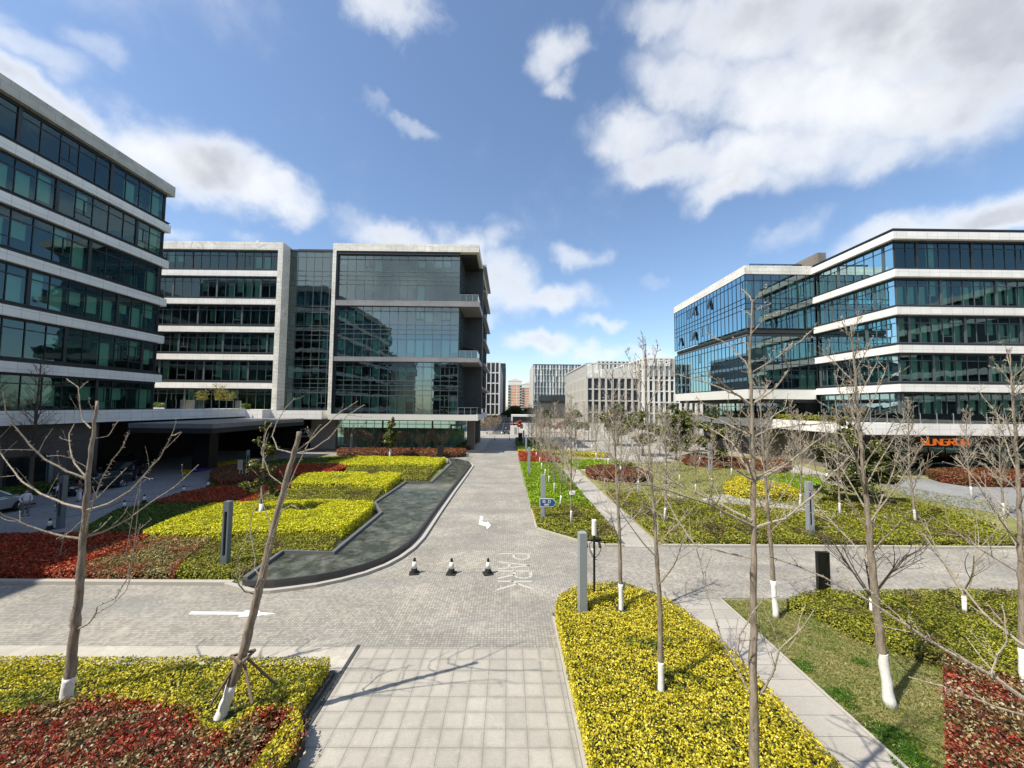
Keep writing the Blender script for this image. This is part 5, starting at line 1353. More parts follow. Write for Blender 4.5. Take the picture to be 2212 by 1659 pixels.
ginkgo('bare_tree', 'bare whitewashed tree at the far tip of the dry lawn by the road', up(T7, [(1676, 1335), (1668, 1220), (1655, 1060), (1645, 930), (1640, 830)], 14.32), .092, .010, 8, wash=1.35, nb=21, zc=2.9, branch=2.6, twn=7)
ginkgo('bare_tree', 'bare tree at the right edge of view between the hedge and the red bed', up((13.85, 10.3), [(2212, 1460), (2206, 1250), (2200, 1050), (2190, 880), (2180, 760)], 10.63), .10, .012, 9, wash=1.2, nb=21, zc=3.0, branch=2.9, twn=8)
# long limb sweeping in from a tree just outside the frame
ginkgo('bare_tree', 'long bare limb sweeping in from the right edge over the lawn and hedge', [Vector((9.0, 5.6, 0)), Vector((9.0, 5.6, 3.2)), Vector((8.9, 5.6, 8.5))], .1, .02, 12, wash=1.2, nb=10, zc=4.2, branch=1.9, twn=3, traced=[
    (Z6([(1960, 1300), (1795, 1170), (1560, 1000), (1230, 820), (980, 660), (700, 480), (380, 310), (170, 220), (0, 168)]), 5.7, 1.2, .04),
    (Z6([(1560, 1000), (1600, 860), (1680, 760), (1640, 500)]), 5.9, .3, .012), (Z6([(1960, 1340), (1600, 1230), (1220, 1080), (980, 1015)]), 5.7, .5, .018),
    (Z6([(980, 660), (860, 540), (700, 400)]), 6.3, .3, .010), (Z6([(1190, 800), (1090, 720), (1030, 640)]), 6.1, -.3, .009), (Z6([(1960, 900), (1750, 760), (1500, 560), (1300, 300), (1080, 0)]), 5.8, 1.6, .03)])

# park rows: six different trees, copied with their parts
ORD = ('nearest', 'second', 'third', 'fourth', 'fifth', 'sixth', 'seventh', 'eighth', 'ninth', 'tenth', 'eleventh', 'twelfth')
protos = []
for k in range(6):
    h = 7.6 + .5 * (k % 3)
    t = ginkgo('bare_tree', 'x', [Vector((0, 0, 0)), Vector((.08 * k - .2, .1, h * .5)), Vector((-.1 + .05 * k, 0, h))], .085, .012, 40 + k, wash=1.15, nb=30 + k, zc=2.2, branch=2.05, detail=1, twn=13)
    protos.append((t, tree_of(t)))
used = set()
def row(xs, ys, text, group, sc=1.0):
    for i, (x, y) in enumerate(zip(xs, ys)):
        k = random.randrange(6); t, ch = protos[k]
        lb = '%s bare whitewashed tree %s' % (ORD[i], text)
        s = sc * random.uniform(.92, 1.06)
        if k not in used:
            used.add(k); t.location = (x, y, 0); t.rotation_euler = (0, 0, random.uniform(0, 6.28)); t['label'] = lb; t['group'] = group; t.scale = (s, s, s)
        else:
            c = copy_tree(t, ch, (x, y, 0), random.uniform(0, 6.28), s, lb); c['group'] = group
row([3.97, 3.9, 3.95, 3.9, 3.85, 3.9, 4.0, 3.95, 3.9, 3.95], [24.4, 29, 33.2, 37.2, 40.8, 44.6, 49.6, 55, 61, 68], 'from the crossing in the row beside the road', 'row of bare trees beside the road', .93)
r2 = [G(u, v) for u, v in ((1436, 1134), (1378, 1065), (1340, 1030), (1313, 1010), (1288, 996), (1262, 985), (1245, 975))]
row([p[0] for p in r2], [p[1] for p in r2], 'of the row just right of the stone path', 'row of bare trees along the stone path')
r3 = [G(u, v) for u, v in ((1815, 1118), (1660, 1092), (1537, 1054), (1468, 1046), (1503, 1070), (1440, 1020), (1400, 1002))]
r3.sort(key=lambda p: p[1])
row([p[0] for p in r3], [p[1] for p in r3], 'scattered on the park lawn before the golden bed', 'bare trees scattered over the park lawn', .85)
r4 = [G(u, v) for u, v in ((1979, 1140), (1728, 1100), (1786, 1046), (1715, 1034), (1580, 1031), (1512, 1006), (1620, 1012), (2100, 1080), (2170, 1120))]
r4.sort(key=lambda p: p[1])
g1 = [(x_ + random.uniform(-.8, .8), y_ + random.uniform(-.8, .8)) for x_, y_ in ((6, 66), (7.5, 72), (9.5, 63), (11, 70), (12, 78), (14, 66), (16, 73), (18, 64), (19.5, 80), (22, 69), (25, 63), (27, 72))]
row([p[0] for p in g1], [p[1] for p in g1], 'of the distant grove behind the round red bed', 'distant grove of bare trees', .95)
g2 = [(x_ + random.uniform(-.8, .8), y_ + random.uniform(-.8, .8)) for x_, y_ in ((4.2, 78), (5.5, 86), (8, 90), (9, 82), (13, 88), (17, 86), (22, 90), (28, 84), (32, 76), (31, 68), (34, 90), (6.6, 96))]
row([p[0] for p in g2], [p[1] for p in g2], 'of the farthest grove before the low white wall', 'farthest grove of bare trees', 1.0)
row([p[0] for p in r4], [p[1] for p in r4], 'in the right part of the park below the terrace', 'bare trees in the right park', .95)
# multi-stemmed small trees
def multistem(label, x, y, h, spread, seed, wash=.5, n=4, name='small_tree', bark='twig_bark', group=None, z0=0.0, nt=10, depth=2, r=.035, cat='tree', tmin=.0065):
    rnd = random.Random(seed); root = thing(name, label, cat, (x, y, z0), group=group)
    tr = MB(); br = MB(); b0 = Vector((x, y, z0)); fork = b0 + Vector((0, 0, wash + .1))
    tr.tube([b0, fork], [r * 1.9, r * 1.5], 8); tr.build('trunk', 'bark' if wash else bark, root, smooth=True)
    if wash: MB().tube([b0, b0 + Vector((0, 0, wash))], [r * 1.9 + .006, r * 1.55 + .006], 9).build('whitewash_coat', 'whitewash', root, smooth=True)
    for k in range(n):
        a = 6.283 * k / n + rnd.uniform(-.3, .3); e = rnd.uniform(.9, 1.25)
        q, rq = limb(br, fork - Vector((0, 0, .06)), Vector((math.cos(a) * math.cos(e), math.sin(a) * math.cos(e), math.sin(e))), h * rnd.uniform(.5, .65), r, r * .4, rnd, 5, .1, .10, 5)
        for _ in range(4):
            t = rnd.uniform(.35, .95); p = lerp_path(q, t); a2 = a + rnd.uniform(-1.3, 1.3)
            d = Vector((math.cos(a2) * spread, math.sin(a2) * spread, 1)).normalized()
            q2, r2_ = limb(br, p, d, h * rnd.uniform(.3, .5), r * .42, tmin, rnd, 5, .15, .12, 4)
            twigs(br, q2, r2_, rnd, nt, .5, h * .22, 3, 0, depth, tmin)
    br.build('branches', bark, root); return root
multistem('small whitewashed tree forking low, behind the olive hedge at the far right', 16.5, 14.17, 3.3, .9, 3, wash=.9, n=3, nt=4)
multistem('small forked bare tree in the olive hedge behind the leaning lawn tree', 13.1, 14.14, 3.5, 1.0, 4, wash=.8, n=5, nt=4, bark='dark_bark')
for i, (u, v, h, s_, lb) in enumerate(((761, 976.5, 5.2, 1.0, 'widest brown many-stemmed tree before the shop windows, leftmost'), (805, 976.5, 4.2, .8, 'smaller brown many-stemmed tree, second from the left before the shop windows'), (858, 976.5, 4.3, .8, 'brown many-stemmed tree partly behind the small evergreen'), (910, 976.5, 4.5, .9, 'brown many-stemmed tree with a V-shaped fork before the shop windows'), (951, 976.5, 4.7, .7, 'narrow brown many-stemmed tree nearest the black panel'))):
    x, y = G(u, v); multistem(lb, x, y, h, s_, 60 + i, wash=0, n=5, bark='brown_twigs', group='small brown trees before the shop windows', nt=22, r=.055, z0=.03, depth=1, tmin=.017)
for i, (u, v, h) in enumerate(((1052, 938, 5.5), (1068, 932, 5), (1045, 931, 6))):
    x, y = G(u, v); multistem(('reddish bare shrub tree left of the far crossing', 'second reddish bare shrub tree left of the far crossing', 'tall bare shrub tree behind the far crossing')[i], x, y, h, .8, 80 + i, wash=0, n=5, bark='brown_twigs', group='bare shrubs at the far crossing', r=.06, nt=20, depth=1, tmin=.03)
# dark conical bare tree in the shade on the left
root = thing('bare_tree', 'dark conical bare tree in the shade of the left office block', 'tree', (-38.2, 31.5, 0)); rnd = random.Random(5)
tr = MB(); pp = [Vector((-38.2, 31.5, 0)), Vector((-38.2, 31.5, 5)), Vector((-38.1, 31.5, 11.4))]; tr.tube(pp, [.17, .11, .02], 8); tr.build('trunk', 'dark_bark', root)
br = MB(); az = 0
for k in range(60):
    t = .28 + .7 * k / 60; p = lerp_path(pp, t); az += 2.4; e = math.radians(35 + 20 * t)
    q, rq = limb(br, p, Vector((math.cos(az) * math.cos(e), math.sin(az) * math.cos(e), math.sin(e))), 3.3 * (1.08 - t) + .3, .035 * (1.1 - t) + .008, .008, rnd, 5, .2, .1, 4)
    twigs(br, q, rq, rnd, 12, .5, 1.1 * (1.2 - t), 3, 0, 1, .007)
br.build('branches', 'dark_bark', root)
# saplings in the garden
for i, (u, v, vt) in enumerate(((268, 1228, 1035), (284, 1232, 1045), (125, 1222, 1135))):
    x, y = G(u, v); h = P(u, vt, y).z; rnd = random.Random(i)
    root = thing('sapling', ('thin leafless sapling in the tan shrubs, left one of the pair', 'thin leafless sapling in the tan shrubs, right one of the pair', 'short twiggy sapling in the dark red garden bed')[i], 'sapling', (x, y, 0), group='saplings in the garden beds')
    m_ = MB(); q, rq = limb(m_, Vector((x, y, 0)), Vector((.05, 0, 1)), h, .02, .008, rnd, 8, 0, .04, 5); twigs(m_, q, rq, rnd, 9, .5, .5, 3, 8, 1, .004); m_.build('stem', 'twig_bark', root)

# evergreen trees
def evergreen(label, x, y, blobs, trunk_h, leaf=.17, dens=260, mat='leaf_magnolia', r=.09, wash=.9, name='evergreen_tree', group=None, z0=0.0, bark='bark'):
    """blobs: (dx, dy, z, radius, height) leaf clumps carried by limbs"""
    root = thing(name, label, 'tree', (x, y, z0), group=group)
    zt = max(b_[2] for b_ in blobs); tr = MB(); b0 = Vector((x, y, z0))
    tr.tube([b0, b0 + Vector((.05, 0, trunk_h)), b0 + Vector((0, .05, zt))], [r * 1.2, r, r * .35], 8)
    tr.build('trunk', bark, root, smooth=True)
    if wash: MB().tube([b0, b0 + Vector((.05 * wash / trunk_h, 0, wash))], [r * 1.2 + .006, r * 1.1 + .008], 9).build('whitewash_coat', 'whitewash', root, smooth=True)
    lb_ = MB(); pts = []; nr = []
    for (dx, dy, z, R, H) in blobs:
        c_ = Vector((x + dx, y + dy, z0 + z)); s0 = Vector((x, y, z0 + max(trunk_h * .8, z - .8)))
        lb_.tube([s0, s0.lerp(c_, .6) + Vector((0, 0, .05)), c_], [r * .35, r * .22, .012], 5, cap=False)
        n_sub = max(5, int(R * H * 9)); N = int(dens * 3.0 * R * R * max(H, .5) * 4)
        sub = RNG.normal(size=(n_sub, 3)); sub /= np.linalg.norm(sub, axis=1)[:, None]; sub *= (RNG.random((n_sub, 1)) ** .4) * np.array([R, R, H]) * .85
        q = RNG.normal(size=(N, 3)); q /= np.linalg.norm(q, axis=1)[:, None]; q *= (.55 + .45 * RNG.random((N, 1)))
        k = RNG.integers(0, n_sub, N)
        o_ = sub[k] + q * np.array([R, R, H]) * RNG.uniform(.22, .42, (N, 1))
        pts.append(np.array(c_) + o_); nr.append(q * .9)
    lb_.build('branches', bark, root)
    leaves_mesh('crown', np.vstack(pts), leaf, mat, root, up=.35, aspect=.45, nrm=np.vstack(nr), jitter=.4)
    return root
x, y = G(563, 1108, .0); y0_ = 25.64; x0_ = -16.1
evergreen('broadleaf evergreen with a whitewashed trunk in the lime hedge', x0_, y0_, [(0.1, 0, 6.1, .5, .35), (-.5, 0, 5.2, .35, .3), (.2, .1, 4.6, .8, .7), (.6, 0, 4.7, .4, .4), (-.1, 0, 3.7, .9, .5), (-.9, .1, 3.4, .4, .4), (.5, 0, 3.3, .6, .5), (-1.2, 0, 2.35, .55, .4), (-.2, -.1, 2.6, .6, .4), (.7, 0, 2.2, .55, .45), (.9, .1, 1.7, .35, .3), (-.7, 0, 2.0, .5, .25)], 1.9, leaf=.17, dens=290, r=.10, wash=1.1)
x, y = G(842, 992)
evergreen('small dense evergreen with white trunk before the central block', x, y, [(0, 0, 4.6, 1.0, .8), (.1, 0, 3.6, 1.25, .8), (-.1, 0, 2.6, 1.2, .7), (0, 0, 1.9, .7, .4), (.1, 0, 5.5, .5, .5)], 1.6, leaf=.24, dens=150, r=.12, wash=1.5)
evergreen('large spreading evergreen tree in front of the right block, nearest one', 28.2, 31.2, [(-.6, 0, 6.4, .8, .8), (-.8, 0, 5.2, 1.5, .8), (1.6, 0, 4.2, 1.4, .9), (-2.2, 0, 4.4, 1.6, .6), (-1.0, .4, 3.6, 1.7, .9), (1.2, -.2, 2.7, 1.8, .9), (-1.8, 0, 2.4, 1.5, .8), (2.6, 0, 1.9, 1.3, .6), (.2, -.3, 1.6, 1.8, .8), (-2.4, 0, 1.2, 1.0, .5), (3.3, 0, 3.0, .8, .5)], 1.0, leaf=.24, dens=95, r=.14, wash=0)
for lb, (x, y), bl2 in (
    ('tall dark evergreen tree left of the glass corner', (24.3, 56), [(0, 0, 7.4, 1.2, 1.0), (-.6, 0, 6.0, 2.0, 1.0), (1.3, 0, 5.4, 1.7, 1.0), (-1.2, 0, 4.2, 2.0, 1.1), (1.4, 0, 3.4, 2.1, 1.2), (0, 0, 2.2, 2.2, 1.0)]),
    ('dark evergreen tree before the base of the glass corner', (26.4, 50), [(0, 0, 6.9, 1.1, .9), (-.4, 0, 5.4, 1.6, .9), (.9, 0, 4.4, 1.7, 1.0), (-.9, 0, 3.2, 1.8, 1.0), (.4, 0, 2.0, 1.7, .8)]),
    ('round evergreen tree before the white hotel grid', (20.8, 60), [(0, 0, 6.4, 1.6, 1.0), (-1.0, 0, 5.0, 1.8, 1.0), (1.0, 0, 4.2, 1.8, 1.0), (0, 0, 2.8, 2.0, 1.0)]),
    ('broad evergreen tree in the middle of the park', (21.5, 76), [(0, 0, 7.0, 2.0, 1.2), (-2.2, 0, 5.6, 2.0, 1.2), (2.0, 0, 5.2, 2.2, 1.2), (0, 0, 3.4, 2.8, 1.4)]),
    ('evergreen tree beside the farthest bare row', (14.5, 84), [(0, 0, 5.8, 1.8, 1.1), (-1.0, 0, 4.2, 2.0, 1.1), (1.2, 0, 3.4, 2.0, 1.2)]),
    ('dark round evergreen behind the terrace corner trees', (30.5, 66), [(0, 0, 6.2, 1.9, 1.2), (1.0, 0, 4.6, 1.9, 1.1), (-1.1, 0, 3.6, 1.9, 1.2)])):
    evergreen(lb, x, y, bl2, 1.2, leaf=.30, dens=42, r=.16, wash=0, group='evergreen trees in the park')
for i, (x, y, h, w, lb) in enumerate(((3.0, 185, 8.5, 6.5, 'dark leafy tree closing the far end of the road, left one'), (9.5, 190, 7.5, 5.5, 'dark leafy tree at the far end of the road, right one'), (17, 180, 6.5, 5, 'brownish green tree beyond the roadside shelter'), (-7, 255, 8, 5, 'dark tree beside the far narrow white block'))):
    evergreen(lb, x, y, [(0, 0, h * .72, w * .6, h * .22), (-w * .4, 0, h * .5, w * .5, h * .22), (w * .45, 0, h * .5, w * .5, h * .22), (0, 0, h * .35, w * .6, h * .2)], h * .3, leaf=.7, dens=5.5, mat='leaf_far', r=.3, wash=0, group='leafy trees at the far end of the road', bark='dark_bark')
x, y = G(1121, 937)
evergreen('small round red-leaved tree beside the far crossing', 2.6, 100, [(0, 0, 3.1, 1.1, .9), (.4, 0, 2.4, .9, .6)], 1.6, leaf=.3, dens=60, mat='leaf_red', r=.07, wash=0)
evergreen('pink blossoming shrub before the white wall in the distance', 9.5, 112, [(0, 0, 2.6, 2.2, 1.2), (2.2, 0, 2.0, 1.8, 1.0)], 1.0, leaf=.35, dens=20, mat='blossom', r=.07, wash=0)
evergreen('second pink blossoming shrub before the distant white wall', 15.5, 112, [(0, 0, 2.2, 2.0, 1.1), (-1.6, 0, 1.8, 1.4, .8)], 1.0, leaf=.35, dens=20, mat='blossom', r=.07, wash=0)
# bamboo on the terrace
for i, (x, h) in enumerate(((-46.6, 3.0), (-43.9, 3.8), (-42.6, 3.0))):
    y = 58.8
    root = thing('bamboo', ('yellowish bamboo clump on the terrace, left one', 'tallest yellowish bamboo clump on the terrace', 'yellowish bamboo clump on the terrace, right one')[i], 'bamboo', (x, y, 6.74), group='bamboo on the terrace')
    m_ = MB(); P0 = []
    for k in range(9):
        a = random.uniform(0, 6.28); hh = h * random.uniform(.6, 1); e = Vector((x + math.cos(a) * .6, y + math.sin(a) * .3, 6.74 + hh)); m_.tube([(x + math.cos(a) * .15, y, 6.74), e], [.03, .01], 4)
        for _ in range(70):
            t = random.uniform(.3, 1); p = Vector((x, y, 6.74)).lerp(e, t); P0.append((p.x + random.gauss(0, .28), p.y + random.gauss(0, .2), p.z + random.gauss(0, .12)))
    m_.build('canes', 'leaf_bamboo', root); leaves_mesh('foliage', np.array(P0), .3, 'leaf_bamboo', root, up=.3, aspect=.25)
hedge('hedge_bed', 'low green planting behind the terrace glass railing', 'hedge', RECT(-56, -39.4, 57.9, 59.2), .8, .22, 'leaf_green', z0=6.74, cover=2.0)
hedge('hedge_bed', 'green planting behind the railing on the terrace of the right block', 'hedge', RECT(38.9, 40.2, 46, 70), .7, .2, 'leaf_olive', z0=6.05, cover=2.0)
multistem('bushy reddish bare tree on the right terrace', 41.8, 46.2, 2.6, 1.0, 91, wash=0, n=6, bark='brown_twigs', z0=6.05, nt=16, depth=1)
# ------------------------------------------------------------------ reflecting pool
q9 = lambda l: [(493.7 + .29767 * x, 987.5 + .29767 * y) for x, y in l]
outer = GP(q9([(130, 885), (230, 884), (340, 880), (480, 864), (640, 843), (800, 812), (960, 772), (1100, 722), (1200, 672), (1290, 612), (1360, 546), (1410, 480), (1500, 360), (1600, 232), (1700, 110), (1752, 44), (1742, 30), (1690, 15), (1640, 8), (1592, 6)]), .4)
inner = GP(q9([(1592, 20), (1608, 50), (1465, 182), (1280, 182), (1050, 335), (1095, 408), (745, 697), (385, 686), (100, 885)]), .4)
POOL = outer + inner
o = MB().prism(POOL, .02, .36); struct(o.build('water', 'water'))
def ribbon_wall(pts, w, z0, z1, mb):
    """mitred strip of constant width on the left side of pts"""
    n = len(pts); off = []
    for i in range(n):
        a = Vector(pts[max(i - 1, 0)]); b_ = Vector(pts[min(i + 1, n - 1)]); d = (b_ - a).normalized(); off.append(Vector((d.y, -d.x)) * w)
    for i in range(n - 1):
        p0, p1 = Vector(pts[i]), Vector(pts[i + 1]); mb.prism([tuple(p0), tuple(p1), tuple(p1 + off[i + 1]), tuple(p0 + off[i])], z0, z1)
    return mb
pw = thing('pool_wall', 'low black granite wall round the long reflecting pool', 'pool wall', (-9, 25, 0))
ribbon_wall(outer, .08, .02, .372, MB()).build('outer_wall', 'granite', pw)
ribbon_wall(inner, -.2, .02, .50, MB()).build('planter_edge', 'granite_sunlit', pw)
off = []
n_ = len(outer)
for i in range(n_):
    a = Vector(outer[max(i - 1, 0)]); b_ = Vector(outer[min(i + 1, n_ - 1)]); d = (b_ - a).normalized(); off.append(tuple(Vector(outer[i]) + Vector((d.y, -d.x)) * .30))
kp = [(-90, 16.72)] and [(-11.7, 16.72)] + off[1:]
struct(ribbon_wall(kp, .2, 0, .14, MB()).build('kerb', 'kerb_stone'))
flat('gutter', [off + [(p[0], p[1]) for p in outer[::-1]]], .03, 'kerb_stone')

# ------------------------------------------------------------------ lamp columns
def lamp(x, y, label, rz=0, h=3.15, group='square grey light columns', w=.27, mat='grey_metal'):
    t = thing('light_column', label, 'lamp', (x, y, 0), rz, group)
    m_ = MB(); m_.box(-w / 2, w / 2, -w / 2, w / 2, 0, h * .24); m_.box(-w / 2, w / 2, -w / 2, w / 2, h * .86, h)
    m_.box(-w / 2, -w / 2 + .07, -w / 2, w / 2, h * .24, h * .86); m_.box(w / 2 - .07, w / 2, -w / 2, w / 2, h * .24, h * .86); m_.box(-w / 2 + .07, w / 2 - .07, .02, w / 2, h * .24, h * .86)
    m_.build('post', mat, t, local=True)
    s = MB(); s.box(-w / 2 + .071, w / 2 - .071, -.02, .018, h * .24, h * .86); s.build('light_slot', 'black_paint', t, local=True)
    return t
lamp(-12.75, 17.94, 'grey square light column in the green bed, in front of the big lime hedge', mat='slate_metal')
lamp(-26.88, 23.8, 'grey square light column at the drive edge in shade, nearest the standing people', mat='slate_metal')
lamp(-24.89, 37.33, 'grey square light column beside the small white easel', math.radians(35), mat='slate_metal')
lamp(-39.0, 33.4, 'grey square light column by the brown wall behind the parked cars', mat='slate_metal')
lamp(2.65, 13.91, 'tall pale square light column at the tip of the yellow island hedge', math.radians(188))
lamp(2.28, 25.3, 'pale square light column right behind the blue direction sign', math.radians(180))
lamp(2.24, 41.9, 'pale square light column in the vivid green bed', math.radians(180))
lamp(2.69, 59.0, 'pale square light column behind the roadside red block', math.radians(180))
lamp(2.79, 71.2, 'farthest pale square light column of the roadside row', math.radians(180))
lamp(17.78, 22.91, 'pale square light column in the long olive hedge of the park', 0, 3.3, w=.3)
lamp(24.5, 47, 'pale square light column before the terrace wall of the right block', 0, 3.3, w=.3)
lamp(-14.38, 57.7, 'slim dark light column before the shop windows of the central block', 0, 3.2, w=.26, mat='dark_metal')
lamp(-23.6, 58.5, 'light column left of the brown trees beside the stone pier', 0, 3.2, w=.26, mat='slate_metal')
# black pylons
t = thing('sign_pylon', 'black upright pylon standing in the olive hedge by the crossing road', 'pylon', (12.68, 15.75, 0))
MB().box(-.24, .24, -.07, .07, .06, 1.86).build('panel', 'black_paint', t, local=True); MB().box(-.26, .26, -.1, .1, 0, .06).build('foot', 'dark_metal', t, local=True)
t = thing('sign_pylon', 'small black pylon at the head of the pool before the central block', 'pylon', (-9.75, 55.9, 0))
MB().box(-.42, .42, -.12, .12, .06, 1.8).build('panel', 'black_paint', t, local=True); MB().box(-.45, .45, -.15, .15, 0, .06).build('foot', 'dark_metal', t, local=True)
t = thing('sign_pylon', 'dark upright pylon between the far roadside columns', 'pylon', (2.3, 75, 0))
MB().box(-.4, .4, -.12, .12, .06, 2.4).build('panel', 'black_paint', t, local=True); MB().box(-.45, .45, -.15, .15, 0, .06).build('foot', 'dark_metal', t, local=True)
# antenna and camera pole
ax_, ay_ = 3.31, 14.99
t = thing('camera_pole', 'black pole with white cylinder top and cameras beside the pale column', 'camera pole', (ax_, ay_, 0))
MB().tube([(0, 0, 0), (0, 0, 2.75)], .045, 10).build('pole', 'black_paint', t, local=True)
MB().lathe((0, 0, 2.70), [(.085, 0), (.09, .02), (.09, .54), (.08, .58)], 16).build('antenna_cylinder', 'white_paint', t, local=True)
m_ = MB(); m_.box(-.30, .30, -.03, .03, 2.48, 2.53); m_.box(.02, .26, -.09, .09, 2.54, 2.60); m_.build('bracket', 'black_paint', t, local=True)
for sx in (-.32, .18): MB().tube([(sx, -.03, 2.45), (sx - .02, -.30, 2.36)], .05, 8).build('camera', 'dark_metal', t, local=True)
MB().box(-.16, -.05, -.09, -.01, 1.95, 2.2).build('junction_box', 'white_paint', t, local=True)
m_ = MB(); m_.tube([(.04, 0, 2.5), (.22, .02, 2.4), (.28, .03, 2.2), (.2, .02, 2.0), (.04, 0, 1.85)], .014, 5); m_.tube([(-.04, 0, 2.5), (-.18, .02, 2.35), (-.15, .02, 2.1), (.0, 0, 1.8), (.12, .0, 1.78)], .014, 5); m_.build('cable', 'black_paint', t, local=True)
MB().lathe((0, 0, 0), [(.11, .0), (.10, .04), (.05, .06)], 12).build('foot', 'black_paint', t, local=True)
# exit sign
t = thing('direction_sign', 'blue arrow sign with white border pointing right beside the road', 'sign', (2.55, 25.0, 0))
MB().tube([(.14, 0, 0), (.14, 0, 1.75)], .02, 8).build('post', 'wood_stake', t, local=True)
def arrow(mb, x0, x1, z0, z1, tip, y0, y1):
    zm = (z0 + z1) / 2; p = [(x0, z0), (x1, z0), (tip, zm), (x1, z1), (x0, z1)]; i = len(mb.v)
    mb.v += [(a, y0, b_) for a, b_ in p] + [(a, y1, b_) for a, b_ in p]; mb.f += [tuple(range(i, i + 5)), tuple(range(i + 9, i + 4, -1))] + [(i + k, i + 5 + k, i + 5 + (k + 1) % 5, i + (k + 1) % 5) for k in range(5)]
    return mb
arrow(MB(), -.52, .34, 1.20, 1.72, .56, -.055, -.03).build('border', 'white_paint', t, local=True)
arrow(MB(), -.49, .33, 1.235, 1.685, .52, -.062, -.056).build('panel', 'blue_sign', t, local=True)
y_ = -.068; chars = {0: MB(), 1: MB()}
for (x0, z0, x1_, z1_) in ((-.24, 1.46, -.24, 1.64), (-.30, 1.56, -.30, 1.62), (-.18, 1.56, -.18, 1.62), (-.30, 1.555, -.18, 1.555), (-.32, 1.47, -.32, 1.54), (-.16, 1.47, -.16, 1.54), (-.32, 1.465, -.16, 1.465),
                           (.03, 1.46, .03, 1.61), (.17, 1.46, .17, 1.61), (.03, 1.61, .17, 1.61), (.03, 1.465, .17, 1.465)):
    m_ = chars[0 if x0 < 0 else 1]
    m_.bar((x0, y_, z0), (x1_, y_, z1_), .026, .008, up=(0, 1, 0)) if x0 != x1_ else m_.box(x0 - .013, x0 + .013, y_ - .004, y_ + .004, z0, z1_)
for m_ in chars.values(): m_.build('character', 'white_paint', t, local=True)
tx = text_obj('lettering', 'EXIT', .15, (0, 0, 0), (math.pi / 2, 0, 0), 'white_paint', .003, None, width=.30, offset=.006); tx.parent = t; tx.location = (-.06, y_, 1.33)
# little white box tied to a tree trunk
tag(MB().box(3.82, 4.16, 24.12, 24.26, 2.15, 2.36).build('speaker_box', 'white_paint', None, loc=(4.0, 24.2, 2.15)), 'small white box strapped to the nearest tree of the roadside row', 'box')
# easel
t = thing('easel_sign', 'small pale easel sign standing by the rust-coloured bushes', 'sign', (-26.26, 38.31, 0), math.radians(-25))
m_ = MB(); m_.bar((-.12, 0, 0), (0, .05, 2.0), .04, .04); m_.bar((.25, .25, 0), (.05, .08, 1.9), .03, .03); m_.build('leg', 'white_concrete', t, local=True)
m_ = MB(); m_.box(-.34, .34, -.03, .0, 1.15, 1.22); m_.box(-.34, .34, -.03, 0, 2.0, 2.07); m_.box(-.34, -.28, -.03, 0, 1.22, 2.0); m_.box(.28, .34, -.03, 0, 1.22, 2.0); m_.build('frame', 'white_concrete', t, local=True)
MB().box(-.28, .28, -.015, -.005, 1.22, 2.0).build('notice', 'beige_concrete', t, local=True)

# ------------------------------------------------------------------ cones
def cone_thing(x, y, label, group, s=1.0):
    t = thing('traffic_cone', label, 'traffic cone', (x, y, 0), random.uniform(-.3, .3), group); t.scale = (s, s, s)
    m_ = MB(); m_.prism([(-.17, -.22), (.17, -.22), (.22, -.17), (.22, .17), (.17, .22), (-.17, .22), (-.22, .17), (-.22, -.17)], .0, .05); m_.lathe((0, 0, 0), [(.17, .05), (.155, .07), (.125, .26)], 18); m_.build('base', 'rubber', t, local=True, smooth=False)
    MB().lathe((0, 0, 0), [(.125, .26), (.07, .56)], 18).build('reflective_sleeve', 'white_paint', t, local=True, smooth=True)
    MB().lathe((0, 0, 0), [(.075, .555), (.065, .57), (.05, .62), (.06, .64), (.055, .68), (.03, .70)], 14).build('cap', 'rubber', t, local=True, smooth=True)
    return t
def chain(a, b_, label, sag=.22, z=.63, mat='chain_yellow'):
    m_ = MB(); p = []
    for k in range(13):
        f = k / 12; p.append((a[0] + (b_[0] - a[0]) * f, a[1] + (b_[1] - a[1]) * f, z - sag * 4 * f * (1 - f)))
    m_.tube(p, .012, 5); o = m_.build('chain', mat, None, loc=(a[0], a[1], 0)); tag(o, label, 'chain')
CN = [(-4.2, 17.88), (-2.52, 17.86), (-.87, 17.88)]
for (x, y), l in zip(CN, ('black and white cone on the road, leftmost of the chained three', 'black and white cone on the road, middle of the chained three', 'black and white cone on the road, rightmost of the chained three beside the lettering')): cone_thing(x, y, l, 'three chained cones on the road')
chain(CN[0], CN[1], 'yellow-white chain between the left and middle road cones'); chain(CN[1], CN[2], 'yellow-white chain between the middle and right road cones')
C2 = [G(u, v) for u, v in ((107, 1144), (268, 1101), (311, 1087), (396, 1066), (449, 1054))]
for (x, y), l in zip(C2, ('shaded cone at the foot of the grey light column', 'shaded cone at the garden edge, nearer end of the green sheet', 'shaded cone at the garden edge beyond the green sheet', 'shaded cone beside the tip of the wide red bed', 'farthest shaded cone, near the rust-coloured bushes')): cone_thing(x, y, l, 'cones along the shaded garden edge', .95)
for a, b_, l in zip(C2[:-1], C2[1:], ('nearest', 'second', 'third', 'farthest')): chain(a, b_, '%s dark chain between the cones on the shaded drive' % l, mat='dark_metal')
for i, (u, v, l) in enumerate(((1068.5, 950.8, 'small black post on the far crossing, left one'), (1100.5, 951, 'small black post on the far crossing, right one'))):
    x, y = G(u, v); t = thing('barrier_post', l, 'post', (x, y, 0), 0, 'small posts on the far crossing')
    MB().tube([(0, 0, .05), (0, 0, .95)], .05, 8).build('post', 'black_paint', t, local=True); MB().lathe((0, 0, 0), [(.28, 0), (.22, .08), (.05, .16)], 12).build('base', 'rubber', t, local=True)
